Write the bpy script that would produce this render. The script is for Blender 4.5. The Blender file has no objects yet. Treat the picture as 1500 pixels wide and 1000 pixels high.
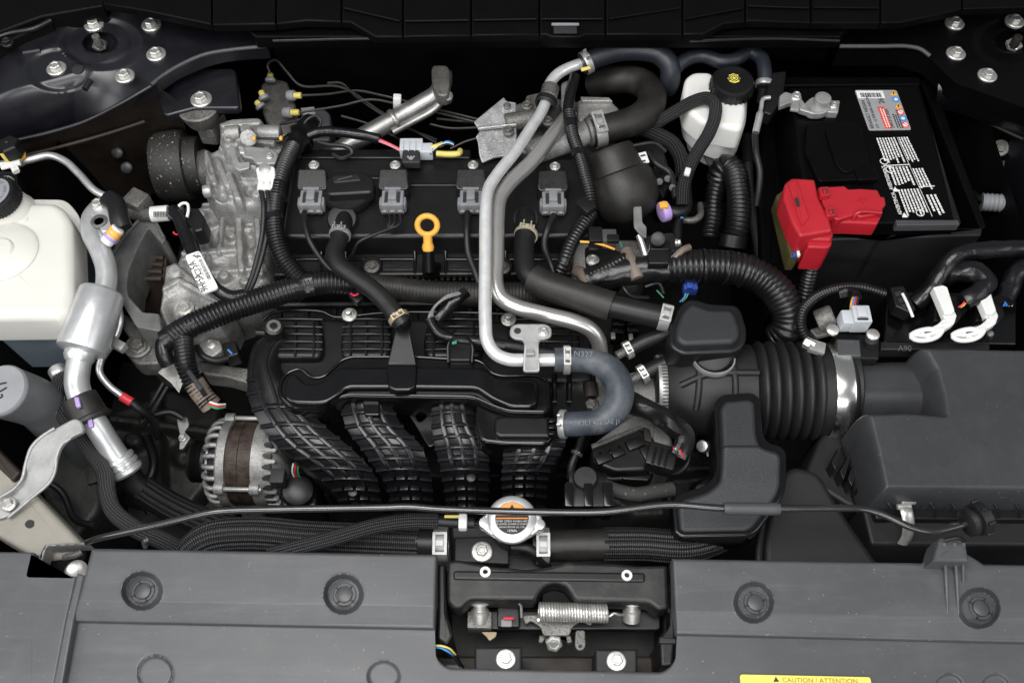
import bpy, bmesh, math, random
from mathutils import Vector, Matrix, noise
random.seed(7)
scene = bpy.context.scene
C = scene.collection
PI = math.pi

# ------------------------------------------------------------------ camera
CAM = Vector((0.0, -0.60, 1.44)); PITCH = math.radians(60)
FPX = 1384.6                                    # focal length in photograph pixels (1500 wide)
cd = bpy.data.cameras.new('camera'); cam = bpy.data.objects.new('camera', cd); C.objects.link(cam)
cam.location = CAM; cam.rotation_euler = (PI/2 - PITCH, 0, 0)
cd.sensor_width = 36; cd.lens = FPX/1500*36; cd.clip_start = 0.02; cd.clip_end = 60
scene.camera = cam

# ------------------------------------------------------------------ world and lamps
w = bpy.data.worlds.new('World'); scene.world = w; w.use_nodes = True
bg = w.node_tree.nodes['Background']; bg.inputs[0].default_value = (0.92, 0.96, 1.0, 1); bg.inputs[1].default_value = 0.21

def area(name, loc, target, sx, sy, power, col=(1, 1, 1)):
    l = bpy.data.lights.new(name, 'AREA'); l.shape = 'RECTANGLE'; l.size = sx; l.size_y = sy
    l.energy = power; l.color = col
    o = bpy.data.objects.new(name, l); C.objects.link(o); o.location = loc
    o.rotation_euler = (Vector(target) - Vector(loc)).to_track_quat('-Z', 'Y').to_euler()
area('softbox_overhead', (-0.25, -0.42, 2.35), (-0.05, -0.10, 0.4), 1.7, 0.9, 42, (1.0, 0.99, 0.97))
area('softbox_left', (-2.3, -0.8, 2.2), (0, 0.1, 0.4), 1.4, 1.6, 25, (0.98, 0.99, 1.0))
area('softbox_right', (2.3, -0.9, 2.2), (0.2, 0.0, 0.4), 1.2, 1.4, 13, (0.98, 0.99, 1.0))
area('softbox_front', (-0.2, -2.7, 2.3), (0, 0.1, 0.4), 2.8, 0.5, 46, (0.97, 0.985, 1.0))
scene.view_settings.view_transform = 'Standard'; scene.view_settings.look = 'None'
scene.view_settings.exposure = 0.0; scene.view_settings.gamma = 1.0
scene.view_settings.use_curve_mapping = False

# ------------------------------------------------------------------ survey: plan reading + height -> place in metres
SP, CP = math.sin(PITCH), math.cos(PITCH)
def ray(u, v):
    x, y = (u - 750)/FPX, (500 - v)/FPX
    return Vector((x, y*SP + CP, y*CP - SP))
def P(u, v, z):
    d = ray(u, v); t = (z - CAM.z)/d.z
    return CAM + d*t
def S(u, v, z):                                  # metres per survey unit there
    return ((z - CAM.z)/ray(u, v).z)/FPX

# ------------------------------------------------------------------ materials
MATS = {}
def nd(nt, t, **kw):
    n = nt.nodes.new(t)
    for k, val in kw.items():
        if k.startswith('i_'): n.inputs[k[2:].replace('_', ' ')].default_value = val
        else: setattr(n, k, val)
    return n
def mat(name, col, rough=0.5, metal=0.0, bump=0.0, bscale=300, var=0.25, vscale=18, spec=0.5, coat=0.0,
        speck=None, speck_amt=0.0, speck_scale=260, sss=0.0, rvar=0.12, dust=0.0, streak=0.0):
    if name in MATS: return MATS[name]
    m = bpy.data.materials.new(name); m.use_nodes = True; nt = m.node_tree; L = nt.links.new
    b = nt.nodes['Principled BSDF']
    tc = nd(nt, 'ShaderNodeTexCoord')
    n1 = nd(nt, 'ShaderNodeTexNoise', i_Scale=vscale, i_Detail=6.0, i_Roughness=0.62)
    L(tc.outputs['Object'], n1.inputs['Vector'])
    mx = nd(nt, 'ShaderNodeMix', data_type='RGBA')
    c = Vector(col)
    mx.inputs[6].default_value = (*(c*(1 - var)), 1); mx.inputs[7].default_value = (*(c*(1 + var)), 1)
    cr = nd(nt, 'ShaderNodeMapRange'); cr.inputs[1].default_value = 0.3; cr.inputs[2].default_value = 0.7
    L(n1.outputs['Fac'], cr.inputs[0]); L(cr.outputs[0], mx.inputs[0])
    out = mx.outputs[2]
    if speck:
        n3 = nd(nt, 'ShaderNodeTexNoise', i_Scale=speck_scale, i_Detail=3.0)
        L(tc.outputs['Object'], n3.inputs['Vector'])
        r3 = nd(nt, 'ShaderNodeMapRange'); r3.inputs[1].default_value = 0.72 - speck_amt; r3.inputs[2].default_value = 0.76 - speck_amt*0.6
        L(n3.outputs['Fac'], r3.inputs[0])
        m3 = nd(nt, 'ShaderNodeMix', data_type='RGBA'); m3.inputs[7].default_value = (*speck, 1)
        L(r3.outputs[0], m3.inputs[0]); L(out, m3.inputs[6]); out = m3.outputs[2]
    if streak:                                    # wiped and scuffed marks, long along the panel
        mp = nd(nt, 'ShaderNodeMapping'); mp.inputs['Scale'].default_value = (3.0, 26.0, 5.0); mp.inputs['Rotation'].default_value = (0, 0, 0.12)
        n5 = nd(nt, 'ShaderNodeTexNoise', i_Scale=1.6, i_Detail=9.0, i_Roughness=0.72, i_Distortion=0.6)
        L(tc.outputs['Object'], mp.inputs['Vector']); L(mp.outputs[0], n5.inputs['Vector'])
        r5 = nd(nt, 'ShaderNodeMapRange'); r5.inputs[1].default_value = 0.50; r5.inputs[2].default_value = 0.72; r5.inputs[4].default_value = streak
        L(n5.outputs['Fac'], r5.inputs[0])
        m5 = nd(nt, 'ShaderNodeMix', data_type='RGBA'); m5.inputs[7].default_value = (0.22, 0.225, 0.24, 1)
        L(r5.outputs[0], m5.inputs[0]); L(out, m5.inputs[6]); out = m5.outputs[2]
    if dust:                                      # settled dust: patchy pale film
        n4 = nd(nt, 'ShaderNodeTexNoise', i_Scale=34.0, i_Detail=8.0, i_Roughness=0.7)
        L(tc.outputs['Object'], n4.inputs['Vector'])
        r4 = nd(nt, 'ShaderNodeMapRange'); r4.inputs[1].default_value = 0.48; r4.inputs[2].default_value = 0.8; r4.inputs[4].default_value = dust
        L(n4.outputs['Fac'], r4.inputs[0])
        m4 = nd(nt, 'ShaderNodeMix', data_type='RGBA'); m4.inputs[7].default_value = (0.26, 0.25, 0.23, 1)
        L(r4.outputs[0], m4.inputs[0]); L(out, m4.inputs[6]); out = m4.outputs[2]
    L(out, b.inputs['Base Color'])
    rr = nd(nt, 'ShaderNodeMapRange'); rr.inputs[3].default_value = max(0.04, rough - rvar); rr.inputs[4].default_value = min(1, rough + rvar)
    L(n1.outputs['Fac'], rr.inputs[0]); L(rr.outputs[0], b.inputs['Roughness'])
    b.inputs['Metallic'].default_value = metal
    b.inputs['Specular IOR Level'].default_value = spec
    if coat: b.inputs['Coat Weight'].default_value = coat; b.inputs['Coat Roughness'].default_value = 0.30
    if sss:
        b.inputs['Subsurface Weight'].default_value = sss; b.inputs['Subsurface Radius'].default_value = (0.02, 0.018, 0.013)
        b.inputs['Subsurface Scale'].default_value = 0.6
    if bump:
        n2 = nd(nt, 'ShaderNodeTexNoise', i_Scale=bscale, i_Detail=3.0)
        L(tc.outputs['Object'], n2.inputs['Vector'])
        bp = nd(nt, 'ShaderNodeBump'); bp.inputs['Strength'].default_value = bump; bp.inputs['Distance'].default_value = 0.001
        L(n2.outputs['Fac'], bp.inputs['Height']); L(bp.outputs[0], b.inputs['Normal'])
    MATS[name] = m
    return m

def braid_mat(name, dark, light, n=14, pitch=0.0042):
    m = bpy.data.materials.new(name); m.use_nodes = True; nt = m.node_tree; L = nt.links.new
    b = nt.nodes['Principled BSDF']; uv = nd(nt, 'ShaderNodeUVMap'); sx = nd(nt, 'ShaderNodeSeparateXYZ'); L(uv.outputs[0], sx.inputs[0])
    def mul(a, k):
        q = nd(nt, 'ShaderNodeMath', operation='MULTIPLY'); L(a, q.inputs[0]); q.inputs[1].default_value = k; return q.outputs[0]
    def op(o, a, c=None):
        q = nd(nt, 'ShaderNodeMath', operation=o); L(a, q.inputs[0])
        if c is not None: L(c, q.inputs[1])
        return q.outputs[0]
    a = mul(sx.outputs[0], 2*PI*n); c = mul(sx.outputs[1], 2*PI/pitch)
    p = op('SINE', op('ADD', a, c)); q = op('SINE', op('SUBTRACT', a, c))
    h = op('MULTIPLY', p, q)
    mr = nd(nt, 'ShaderNodeMapRange'); mr.inputs[1].default_value = -0.1; mr.inputs[2].default_value = 0.9; L(h, mr.inputs[0])
    mx = nd(nt, 'ShaderNodeMix', data_type='RGBA'); mx.inputs[6].default_value = (*dark, 1); mx.inputs[7].default_value = (*light, 1)
    L(mr.outputs[0], mx.inputs[0]); L(mx.outputs[2], b.inputs['Base Color'])
    b.inputs['Roughness'].default_value = 0.5
    bp = nd(nt, 'ShaderNodeBump'); bp.inputs['Strength'].default_value = 0.7; bp.inputs['Distance'].default_value = 0.0015
    L(h, bp.inputs['Height']); L(bp.outputs[0], b.inputs['Normal'])
    MATS[name] = m; return m

K = dict(
 gloss=mat('gloss_black_plastic', (0.0035, 0.0035, 0.004), 0.19, bump=0.04, bscale=500, var=0.3, rvar=0.07),
 satin=mat('satin_black_plastic', (0.007, 0.007, 0.0075), 0.38, bump=0.08, bscale=600, var=0.3, spec=0.42),
 matte=mat('matte_black_plastic', (0.012, 0.012, 0.013), 0.5, bump=0.22, bscale=900, var=0.2, spec=0.42),
 runner=mat('runner_plastic', (0.0075, 0.0075, 0.0088), 0.27, bump=0.05, bscale=500, var=0.3, rvar=0.06),
 coiltop=mat('coil_plastic', (0.009, 0.009, 0.010), 0.28, bump=0.05, bscale=500, var=0.4, vscale=40),
 lineblk=mat('dark_brake_line', (0.045, 0.043, 0.04), 0.4, metal=0.4),
 domerub=mat('dusty_dome_rubber', (0.013, 0.012, 0.0105), 0.5, bump=0.25, bscale=400, var=0.35, dust=0.05),
 castdim=mat('dark_cast_metal', (0.028, 0.027, 0.026), 0.5, metal=0.3, bump=0.5, bscale=300, var=0.4, vscale=30),
 dullalu=mat('dulled_aluminium', (0.36, 0.355, 0.345), 0.40, metal=0.8, bump=0.15, bscale=300, var=0.25, vscale=40),
 pipealu=mat('bright_pipe_aluminium', (0.84, 0.84, 0.84), 0.34, metal=0.55, bump=0.08, bscale=250, var=0.10, vscale=60),
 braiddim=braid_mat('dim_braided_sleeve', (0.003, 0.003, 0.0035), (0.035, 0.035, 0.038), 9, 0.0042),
 brownrub=mat('brown_rubber', (0.045, 0.032, 0.026), 0.6, var=0.4, bump=0.3, bscale=200),
 dusty=mat('dusty_black_plastic', (0.008, 0.008, 0.008), 0.45, bump=0.15, bscale=400, var=0.4, dust=0.13),
 cover=mat('grey_shroud_plastic', (0.067, 0.0685, 0.073), 0.42, bump=0.05, bscale=900, var=0.10, vscale=9, rvar=0.07, dust=0.08, streak=0.15, speck=(.24, .24, .24), speck_amt=.006, speck_scale=260),
 airbox=mat('air_box_plastic', (0.037, 0.038, 0.041), 0.44, bump=0.3, bscale=1100, var=0.14, vscale=7, dust=0.05, speck=(.16, .16, .16), speck_amt=.012, speck_scale=300),
 reso=mat('textured_black_plastic', (0.020, 0.021, 0.024), 0.46, bump=0.55, bscale=1000, var=0.08),
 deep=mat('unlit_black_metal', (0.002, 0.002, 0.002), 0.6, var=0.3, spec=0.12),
 floor=mat('bay_floor_black', (0.013, 0.0125, 0.012), 0.55, var=0.5, bump=0.3, bscale=60, spec=0.4, dust=0.05),
 paint=mat('black_body_paint', (0.006, 0.006, 0.009), 0.40, var=0.2, coat=0.6, spec=0.4, dust=0.02),
 cowl=mat('cowl_black', (0.002, 0.002, 0.0022), 0.42, var=0.2, spec=0.10),
 rubber=mat('black_rubber', (0.009, 0.009, 0.0095), 0.46, bump=0.12, bscale=500, var=0.25, spec=0.45),
 rubberdust=mat('worn_rubber', (0.014, 0.013, 0.011), 0.52, bump=0.2, bscale=400, var=0.3, dust=0.06),
 blue=mat('blue_grey_rubber', (0.044, 0.052, 0.066), 0.48, bump=0.15, bscale=350, var=0.4, vscale=26, dust=0.38),
 darkblue=mat('dark_blue_rubber', (0.013, 0.016, 0.022), 0.44, bump=0.12, bscale=350, var=0.25),
 loom=mat('loom_plastic', (0.005, 0.005, 0.0058), 0.33, var=0.3, dust=0.03),
 tape=mat('loom_tape', (0.005, 0.005, 0.006), 0.30, bump=0.6, bscale=150, var=0.3, dust=0.03),
 cast=mat('cast_aluminium', (0.34, 0.336, 0.326), 0.48, metal=0.5, bump=0.6, bscale=520, var=0.34, vscale=46, speck=(0.17, 0.165, 0.16), speck_amt=0.16, speck_scale=620),
 castdark=mat('stained_cast_aluminium', (0.17, 0.165, 0.155), 0.5, metal=0.5, bump=0.6, bscale=420, var=0.45, vscale=34, speck=(0.06, 0.055, 0.05), speck_amt=0.17, speck_scale=500),
 alu=mat('drawn_aluminium', (0.78, 0.78, 0.78), 0.38, metal=0.85, bump=0.05, bscale=300, var=0.07, vscale=50),
 whitealu=mat('whitened_aluminium', (0.66, 0.665, 0.67), 0.33, metal=0.68, bump=0.06, bscale=400, var=0.07, vscale=60),
 steel=mat('stainless_steel', (0.70, 0.68, 0.65), 0.30, metal=0.85, bump=0.03, bscale=500, var=0.08, rvar=0.06),
 galv=mat('galvanised_sheet', (0.40, 0.40, 0.40), 0.45, metal=0.7, bump=0.35, bscale=380, var=0.3, vscale=70, speck=(0.75, 0.75, 0.75), speck_amt=0.13, speck_scale=420),
 strap=mat('bracket_steel', (0.36, 0.36, 0.355), 0.5, metal=0.55, bump=0.2, bscale=300, var=0.2, vscale=45),
 strapdark=mat('grey_cast_bracket', (0.15, 0.15, 0.148), 0.5, metal=0.35, bump=0.5, bscale=420, var=0.25, vscale=40),
 zinc=mat('zinc_bolt', (0.62, 0.61, 0.58), 0.38, metal=0.8, bump=0.2, bscale=500, var=0.15, vscale=90),
 band=mat('polished_band', (0.80, 0.79, 0.76), 0.22, metal=1.0, var=0.05, rvar=0.05),
 clip=mat('grey_spring_steel', (0.38, 0.38, 0.37), 0.38, metal=0.5, var=0.2, vscale=60),
 darksteel=mat('black_rod_steel', (0.09, 0.09, 0.09), 0.24, metal=0.85, var=0.2, bump=0.04),
 stator=mat('rusty_stator', (0.052, 0.036, 0.028), 0.55, metal=0.3, bump=0.6, bscale=300, var=0.75, vscale=75, speck=(.03, .022, .018), speck_amt=.16, speck_scale=300),
 rust=mat('rusty_steel', (0.022, 0.016, 0.012), 0.55, metal=0.2, bump=0.3, bscale=200, var=0.4),
 tank=mat('cream_tank_plastic', (0.66, 0.65, 0.60), 0.40, var=0.04, vscale=8, sss=0.2, bump=0.05, bscale=120),
 tanklow=mat('blue_grey_tank_plastic', (0.16, 0.20, 0.23), 0.45, var=0.15, vscale=6, sss=0.1),
 neck=mat('grey_neck_plastic', (0.105, 0.11, 0.115), 0.5, var=0.1, bump=0.05),
 capgrey=mat('grey_cap_plastic', (0.25, 0.255, 0.27), 0.5, var=0.1),
 resv=mat('white_reservoir_plastic', (0.78, 0.77, 0.74), 0.4, var=0.05, vscale=10, sss=0.4),
 white=mat('white_nylon', (0.74, 0.74, 0.72), 0.45, var=0.06),
 label=mat('white_label', (0.76, 0.76, 0.74), 0.5, var=0.05),
 silver=mat('silver_label', (0.40, 0.40, 0.41), 0.4, metal=0.3, var=0.06),
 ink=mat('black_print_and_void', (0.02, 0.02, 0.02), 0.6, var=0.0),  # print black, also draws the shade of holes and gaps as colour
 conn=mat('grey_connector_plastic', (0.20, 0.205, 0.215), 0.48, var=0.12, vscale=60, bump=0.05),
 conlight=mat('pale_grey_connector', (0.50, 0.52, 0.55), 0.45, var=0.08),
 red=mat('red_plastic', (0.41, 0.014, 0.024), 0.40, var=0.08, bump=0.06, bscale=700),
 redlab=mat('red_print', (0.70, 0.07, 0.05), 0.5, var=0.02),
 orange=mat('orange_yellow_plastic', (0.80, 0.40, 0.055), 0.45, var=0.12, vscale=90),
 orlab=mat('orange_print', (0.85, 0.30, 0.06), 0.5, var=0.02),
 yellow=mat('yellow_sticker', (0.82, 0.70, 0.12), 0.5, var=0.03),
 yellowtape=mat('yellow_tape', (0.68, 0.56, 0.14), 0.5, var=0.12),
 purple=mat('purple_plastic', (0.42, 0.30, 0.62), 0.5, var=0.08),
 bluep=mat('blue_plastic', (0.025, 0.06, 0.30), 0.45, var=0.1),
 bluew=mat('blue_wire', (0.05, 0.25, 0.65), 0.45, var=0.05),
 redw=mat('red_wire', (0.60, 0.03, 0.05), 0.45, var=0.05),
 greenw=mat('green_wire', (0.04, 0.25, 0.12), 0.45, var=0.05),
 pinkw=mat('pink_wire', (0.62, 0.25, 0.30), 0.45, var=0.05),
 brown=mat('brown_tape', (0.16, 0.125, 0.10), 0.6, var=0.3, bump=0.4, bscale=200),
 hoseink=mat('faded_hose_print', (0.125, 0.138, 0.16), 0.6, var=0.5, vscale=220),
 beige=mat('beige_primer_beam', (0.30, 0.28, 0.24), 0.5, var=0.15, vscale=12, bump=0.05),
 olive=mat('amber_clear_plastic', (0.06, 0.055, 0.02), 0.3, var=0.3),
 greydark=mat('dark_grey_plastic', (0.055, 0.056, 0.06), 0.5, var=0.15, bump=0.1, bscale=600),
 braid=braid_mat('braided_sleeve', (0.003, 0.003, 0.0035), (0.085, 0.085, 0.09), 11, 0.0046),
 braidfine=braid_mat('fine_braided_sleeve', (0.003, 0.003, 0.0035), (0.06, 0.06, 0.064), 9, 0.0042),
)

# ------------------------------------------------------------------ object bookkeeping (meshes are built in world metres, origins set at the end)
ALL = []
def _link(name, me, m, parent, label=None, cat=None, group=None, kind=None, angle=38):
    for p in me.polygons: p.use_smooth = True
    me.set_sharp_from_angle(angle=math.radians(angle))
    o = bpy.data.objects.new(name, me); C.objects.link(o)
    me.materials.append(K[m] if isinstance(m, str) else m)
    if parent is not None: o.parent = parent
    _tag(o, label, cat, group, kind); ALL.append(o)
    return o
def _tag(o, label=None, cat=None, group=None, kind=None):
    if label: o['label'] = label
    if cat: o['category'] = cat
    if group: o['group'] = group
    if kind: o['kind'] = kind
def thing(name, label, cat, group=None):
    o = bpy.data.objects.new(name, None); C.objects.link(o); o.empty_display_size = 0.02
    _tag(o, label, cat, group); ALL.append(o); return o
def struct_root(name):
    o = bpy.data.objects.new(name, None); C.objects.link(o); o.empty_display_size = 0.02
    o['kind'] = 'structure'; ALL.append(o); return o
def mesh_from(name, verts, faces, m, parent=None, uvs=None, **kw):
    me = bpy.data.meshes.new(name); me.from_pydata([tuple(v) for v in verts], [], faces)
    if uvs:
        lay = me.uv_layers.new(name='UVMap')
        for i, q in enumerate(uvs): lay.data[i].uv = q
    me.validate(clean_customdata=False); me.update()
    return _link(name, me, m, parent, **kw)
def mesh_bm(name, bm, m, parent=None, **kw):
    bmesh.ops.recalc_face_normals(bm, faces=bm.faces)
    me = bpy.data.meshes.new(name); bm.to_mesh(me); bm.free()
    return _link(name, me, m, parent, **kw)

# ------------------------------------------------------------------ shapes
def catmull(pts, step):
    if len(pts) == 2:
        n = max(1, int((pts[1]-pts[0]).length/step)); return [pts[0].lerp(pts[1], i/n) for i in range(n+1)]
    q = [pts[0]*2 - pts[1]] + list(pts) + [pts[-1]*2 - pts[-2]]
    out = []
    for i in range(1, len(q)-2):
        p0, p1, p2, p3 = q[i-1], q[i], q[i+1], q[i+2]
        n = max(2, int((p2-p1).length/step))
        for k in range(n):
            # centripetal Catmull-Rom
            t0 = 0.0; t1 = t0 + max(1e-5, (p1-p0).length)**0.5; t2 = t1 + max(1e-5, (p2-p1).length)**0.5; t3 = t2 + max(1e-5, (p3-p2).length)**0.5
            t = t1 + (t2-t1)*k/n
            a1 = p0*((t1-t)/(t1-t0)) + p1*((t-t0)/(t1-t0)); a2 = p1*((t2-t)/(t2-t1)) + p2*((t-t1)/(t2-t1)); a3 = p2*((t3-t)/(t3-t2)) + p3*((t-t2)/(t3-t2))
            b1 = a1*((t2-t)/(t2-t0)) + a2*((t-t0)/(t2-t0)); b2 = a2*((t3-t)/(t3-t1)) + a3*((t-t1)/(t3-t1))
            out.append(b1*((t2-t)/(t2-t1)) + b2*((t-t1)/(t2-t1)))
    out.append(pts[-1].copy()); return out
def even(path, step):
    acc = [0.0]
    for a, b in zip(path, path[1:]): acc.append(acc[-1] + (b-a).length)
    L = acc[-1]; n = max(2, int(round(L/step))); out = []; j = 0
    for i in range(n+1):
        s = L*i/n
        while j < len(acc)-2 and acc[j+1] < s: j += 1
        d = acc[j+1]-acc[j]; f = 0 if d < 1e-9 else (s-acc[j])/d
        out.append(path[j].lerp(path[j+1], min(1, max(0, f))))
    return out, L
def sweep(name, pts, r, m, parent=None, seg=16, step=0.004, rfun=None, lobes=None, squash=1.0, straight=False, hollow=False, **kw):
    path = list(pts) if straight and len(pts) > 2 else catmull(list(pts), max(step*0.5, 0.001))
    path, L = even(path, step)
    tang = []
    for i in range(len(path)):
        a = path[max(0, i-1)]; b = path[min(len(path)-1, i+1)]; tang.append((b-a).normalized())
    up = Vector((0, 0, 1)); t0 = tang[0]
    if abs(t0.dot(up)) > 0.95: up = Vector((0, 1, 0))
    nrm = (up - t0*up.dot(t0)).normalized(); verts = []; vv = []
    for i, p in enumerate(path):
        t = tang[i]; nrm = (nrm - t*nrm.dot(t)).normalized(); bi = t.cross(nrm)
        s = L*i/(len(path)-1); rr = r*(rfun(s, L) if rfun else 1.0); vv.append(s)
        for k in range(seg):
            a = 2*PI*k/seg; q = rr*(lobes(a, s) if lobes else 1.0)
            verts.append(p + bi*math.cos(a)*q + nrm*math.sin(a)*q*squash)
    faces = []; uvs = []
    for i in range(len(path)-1):
        for k in range(seg):
            k2 = (k+1) % seg
            faces.append((i*seg+k, i*seg+k2, (i+1)*seg+k2, (i+1)*seg+k))
            uvs += [(k/seg, vv[i]), ((k+1)/seg, vv[i]), ((k+1)/seg, vv[i+1]), (k/seg, vv[i+1])]
    if not hollow:
        faces.append(tuple(range(seg-1, -1, -1))); uvs += [(0, 0)]*seg
        n = len(path)-1; faces.append(tuple(n*seg+k for k in range(seg))); uvs += [(0, 0)]*seg
    return mesh_from(name, verts, faces, m, parent, uvs, **kw)
def PP(l): return [P(*q) for q in l]
def tube(name, l, rpx, m, parent=None, **kw):
    w_ = PP(l); r = rpx*sum(S(*q) for q in l)/len(l)
    return sweep(name, w_, r, m, parent, **kw)
def ridged(pitch, amp, sharp=1.0, seed=0, patch=0.0):
    def f(s, L):
        k = amp
        if patch: k *= 1 - patch*(0.5 + 0.5*noise.noise(Vector((s*14, seed, 0.3))))
        wv = 0.5 + 0.5*math.cos(2*PI*s/pitch)
        return 1 - k + 2*k*(wv**sharp)
    return f
def loom(name, l, rpx, m='loom', parent=None, pitch=0.0042, amp=0.07, seg=14, patch=0.0, sharp=0.8, **kw):
    return tube(name, l, rpx, m, parent, seg=seg, step=pitch/6, rfun=ridged(pitch, amp, sharp, seed=l[0][0], patch=patch), **kw)
def wrinkle(amp, freq=60, seed=0.0):
    return lambda a, s: 1 + amp*noise.noise(Vector((math.cos(a)*1.3, math.sin(a)*1.3 + seed, s*freq)))
def taped(name, l, rpx, parent=None, amp=0.16, m='tape', freq=55, **kw):
    return tube(name, l, rpx, m, parent, seg=18, step=0.0025, lobes=wrinkle(amp, freq, l[0][0]*0.37), **kw)

def lathe(name, p0, axis, prof, m, parent=None, seg=32, caps=True, **kw):
    ax = Vector(axis).normalized(); up = Vector((0, 0, 1)) if abs(ax.z) < 0.9 else Vector((0, 1, 0))
    a1 = (up - ax*up.dot(ax)).normalized(); a2 = ax.cross(a1); verts = []; faces = []
    for (h, r) in prof:
        for k in range(seg):
            a = 2*PI*k/seg; verts.append(p0 + ax*h + (a1*math.cos(a) + a2*math.sin(a))*max(r, 1e-5))
    for i in range(len(prof)-1):
        for k in range(seg):
            k2 = (k+1) % seg; faces.append((i*seg+k, i*seg+k2, (i+1)*seg+k2, (i+1)*seg+k))
    n = len(prof)-1
    if caps: faces.append(tuple(range(seg-1, -1, -1))); faces.append(tuple(n*seg+k for k in range(seg)))
    bm = bmesh.new(); vs = [bm.verts.new(v) for v in verts]
    for f in faces:
        try: bm.faces.new([vs[i] for i in f])
        except ValueError: pass
    return mesh_bm(name, bm, m, parent, **kw)
def rod(name, p0, p1, r, m, parent=None, seg=20, bev=None, **kw):
    d = p1 - p0; L = d.length; b = bev if bev is not None else min(r*0.2, L*0.25)
    return lathe(name, p0, d, [(0, r-b), (b*0.3, r-b*0.3), (b, r), (L-b, r), (L-b*0.3, r-b*0.3), (L, r-b)], m, parent, seg, **kw)
def hexhead(bm, p, ax, r, h, z0=0.0, dish=True):
    ax = Vector(ax).normalized(); up = Vector((0, 1, 0)) if abs(ax.y) < 0.9 else Vector((1, 0, 0))
    a1 = (up - ax*up.dot(ax)).normalized(); a2 = ax.cross(a1)
    rings = [(z0, r), (z0+h*0.85, r), (z0+h, r*0.86), (z0+h, r*0.62), (z0+h-h*0.12*dish, r*0.5)]
    vs = [[bm.verts.new(p + ax*hh + (a1*math.cos(PI/3*k+0.3) + a2*math.sin(PI/3*k+0.3))*rr) for k in range(6)] for hh, rr in rings]
    for i in range(len(rings)-1):
        for k in range(6): bm.faces.new((vs[i][k], vs[i][(k+1) % 6], vs[i+1][(k+1) % 6], vs[i+1][k]))
    bm.faces.new(vs[-1])
def disc(bm, p, ax, prof, seg=28):
    ax = Vector(ax).normalized(); up = Vector((0, 1, 0)) if abs(ax.y) < 0.9 else Vector((1, 0, 0))
    a1 = (up - ax*up.dot(ax)).normalized(); a2 = ax.cross(a1)
    vs = [[bm.verts.new(p + ax*hh + (a1*math.cos(2*PI*k/seg) + a2*math.sin(2*PI*k/seg))*rr) for k in range(seg)] for hh, rr in prof]
    for i in range(len(prof)-1):
        for k in range(seg): bm.faces.new((vs[i][k], vs[i][(k+1) % seg], vs[i+1][(k+1) % seg], vs[i+1][k]))
    bm.faces.new(vs[0][::-1]); bm.faces.new(vs[-1])
def bolt(parent, u, v, z, rpx=9, ax=(0, 0, 1), m='zinc', flange=1.75, h=0.8, name='bolt', p=None):
    p = p or P(u, v, z); s = S(u, v, z) if u is not None else 0.0009; r = rpx*s
    bm = bmesh.new()
    disc(bm, p - Vector(ax)*0.002, ax, [(0, r*flange*0.97), (0.002, r*flange), (0.002+r*0.16, r*flange), (0.002+r*0.3, r*flange*0.9), (0.002+r*0.34, r*1.1)])
    hexhead(bm, p, ax, r, r*h, r*0.3)
    return mesh_bm(name, bm, m, parent, angle=25)

def round_poly(pts, rad, n=4):
    if rad <= 0: return [Vector((a, b)) for a, b in pts]
    out = []; N = len(pts)
    for i in range(N):
        p = Vector(pts[i]); a = Vector(pts[i-1]); b = Vector(pts[(i+1) % N])
        da = (a-p); db = (b-p); la, lb = da.length, db.length
        if la < 1e-6 or lb < 1e-6: continue
        r = min(rad, la*0.45, lb*0.45); A = p + da/la*r; B = p + db/lb*r
        for k in range(n+1):
            t = k/n; out.append(A*(1-t)**2 + p*2*t*(1-t) + B*t*t)
    return out
def offset_poly(pts, d):
    """inset a counter-clockwise xy polygon by d"""
    N = len(pts); out = []
    for i in range(N):
        a, p, b = pts[i-1], pts[i], pts[(i+1) % N]
        e1 = Vector((p.x-a.x, p.y-a.y)); e2 = Vector((b.x-p.x, b.y-p.y))
        if e1.length < 1e-9: e1 = e2
        if e2.length < 1e-9: e2 = e1
        n1 = Vector((-e1.y, e1.x)).normalized(); n2 = Vector((-e2.y, e2.x)).normalized()
        nn = n1 + n2
        if nn.length < 1e-4: nn = n1
        nn.normalize(); c = max(0.5, nn.dot(n1))
        out.append(Vector((p.x + nn.x*d/c, p.y + nn.y*d/c, p.z)))
    for _ in range(6):                            # collapse runs that folded over at tight corners
        bad = False
        for i in range(N):
            j = (i+1) % N; e0 = pts[j]-pts[i]; e1 = out[j]-out[i]
            if e0.x*e1.x + e0.y*e1.y < 0:
                m_ = (out[i]+out[j])/2; out[i] = m_.copy(); out[j] = m_.copy(); bad = True
        if not bad: break
    return out
def area2(pts): return sum(a.x*b.y - b.x*a.y for a, b in zip(pts, pts[1:] + pts[:1]))
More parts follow.
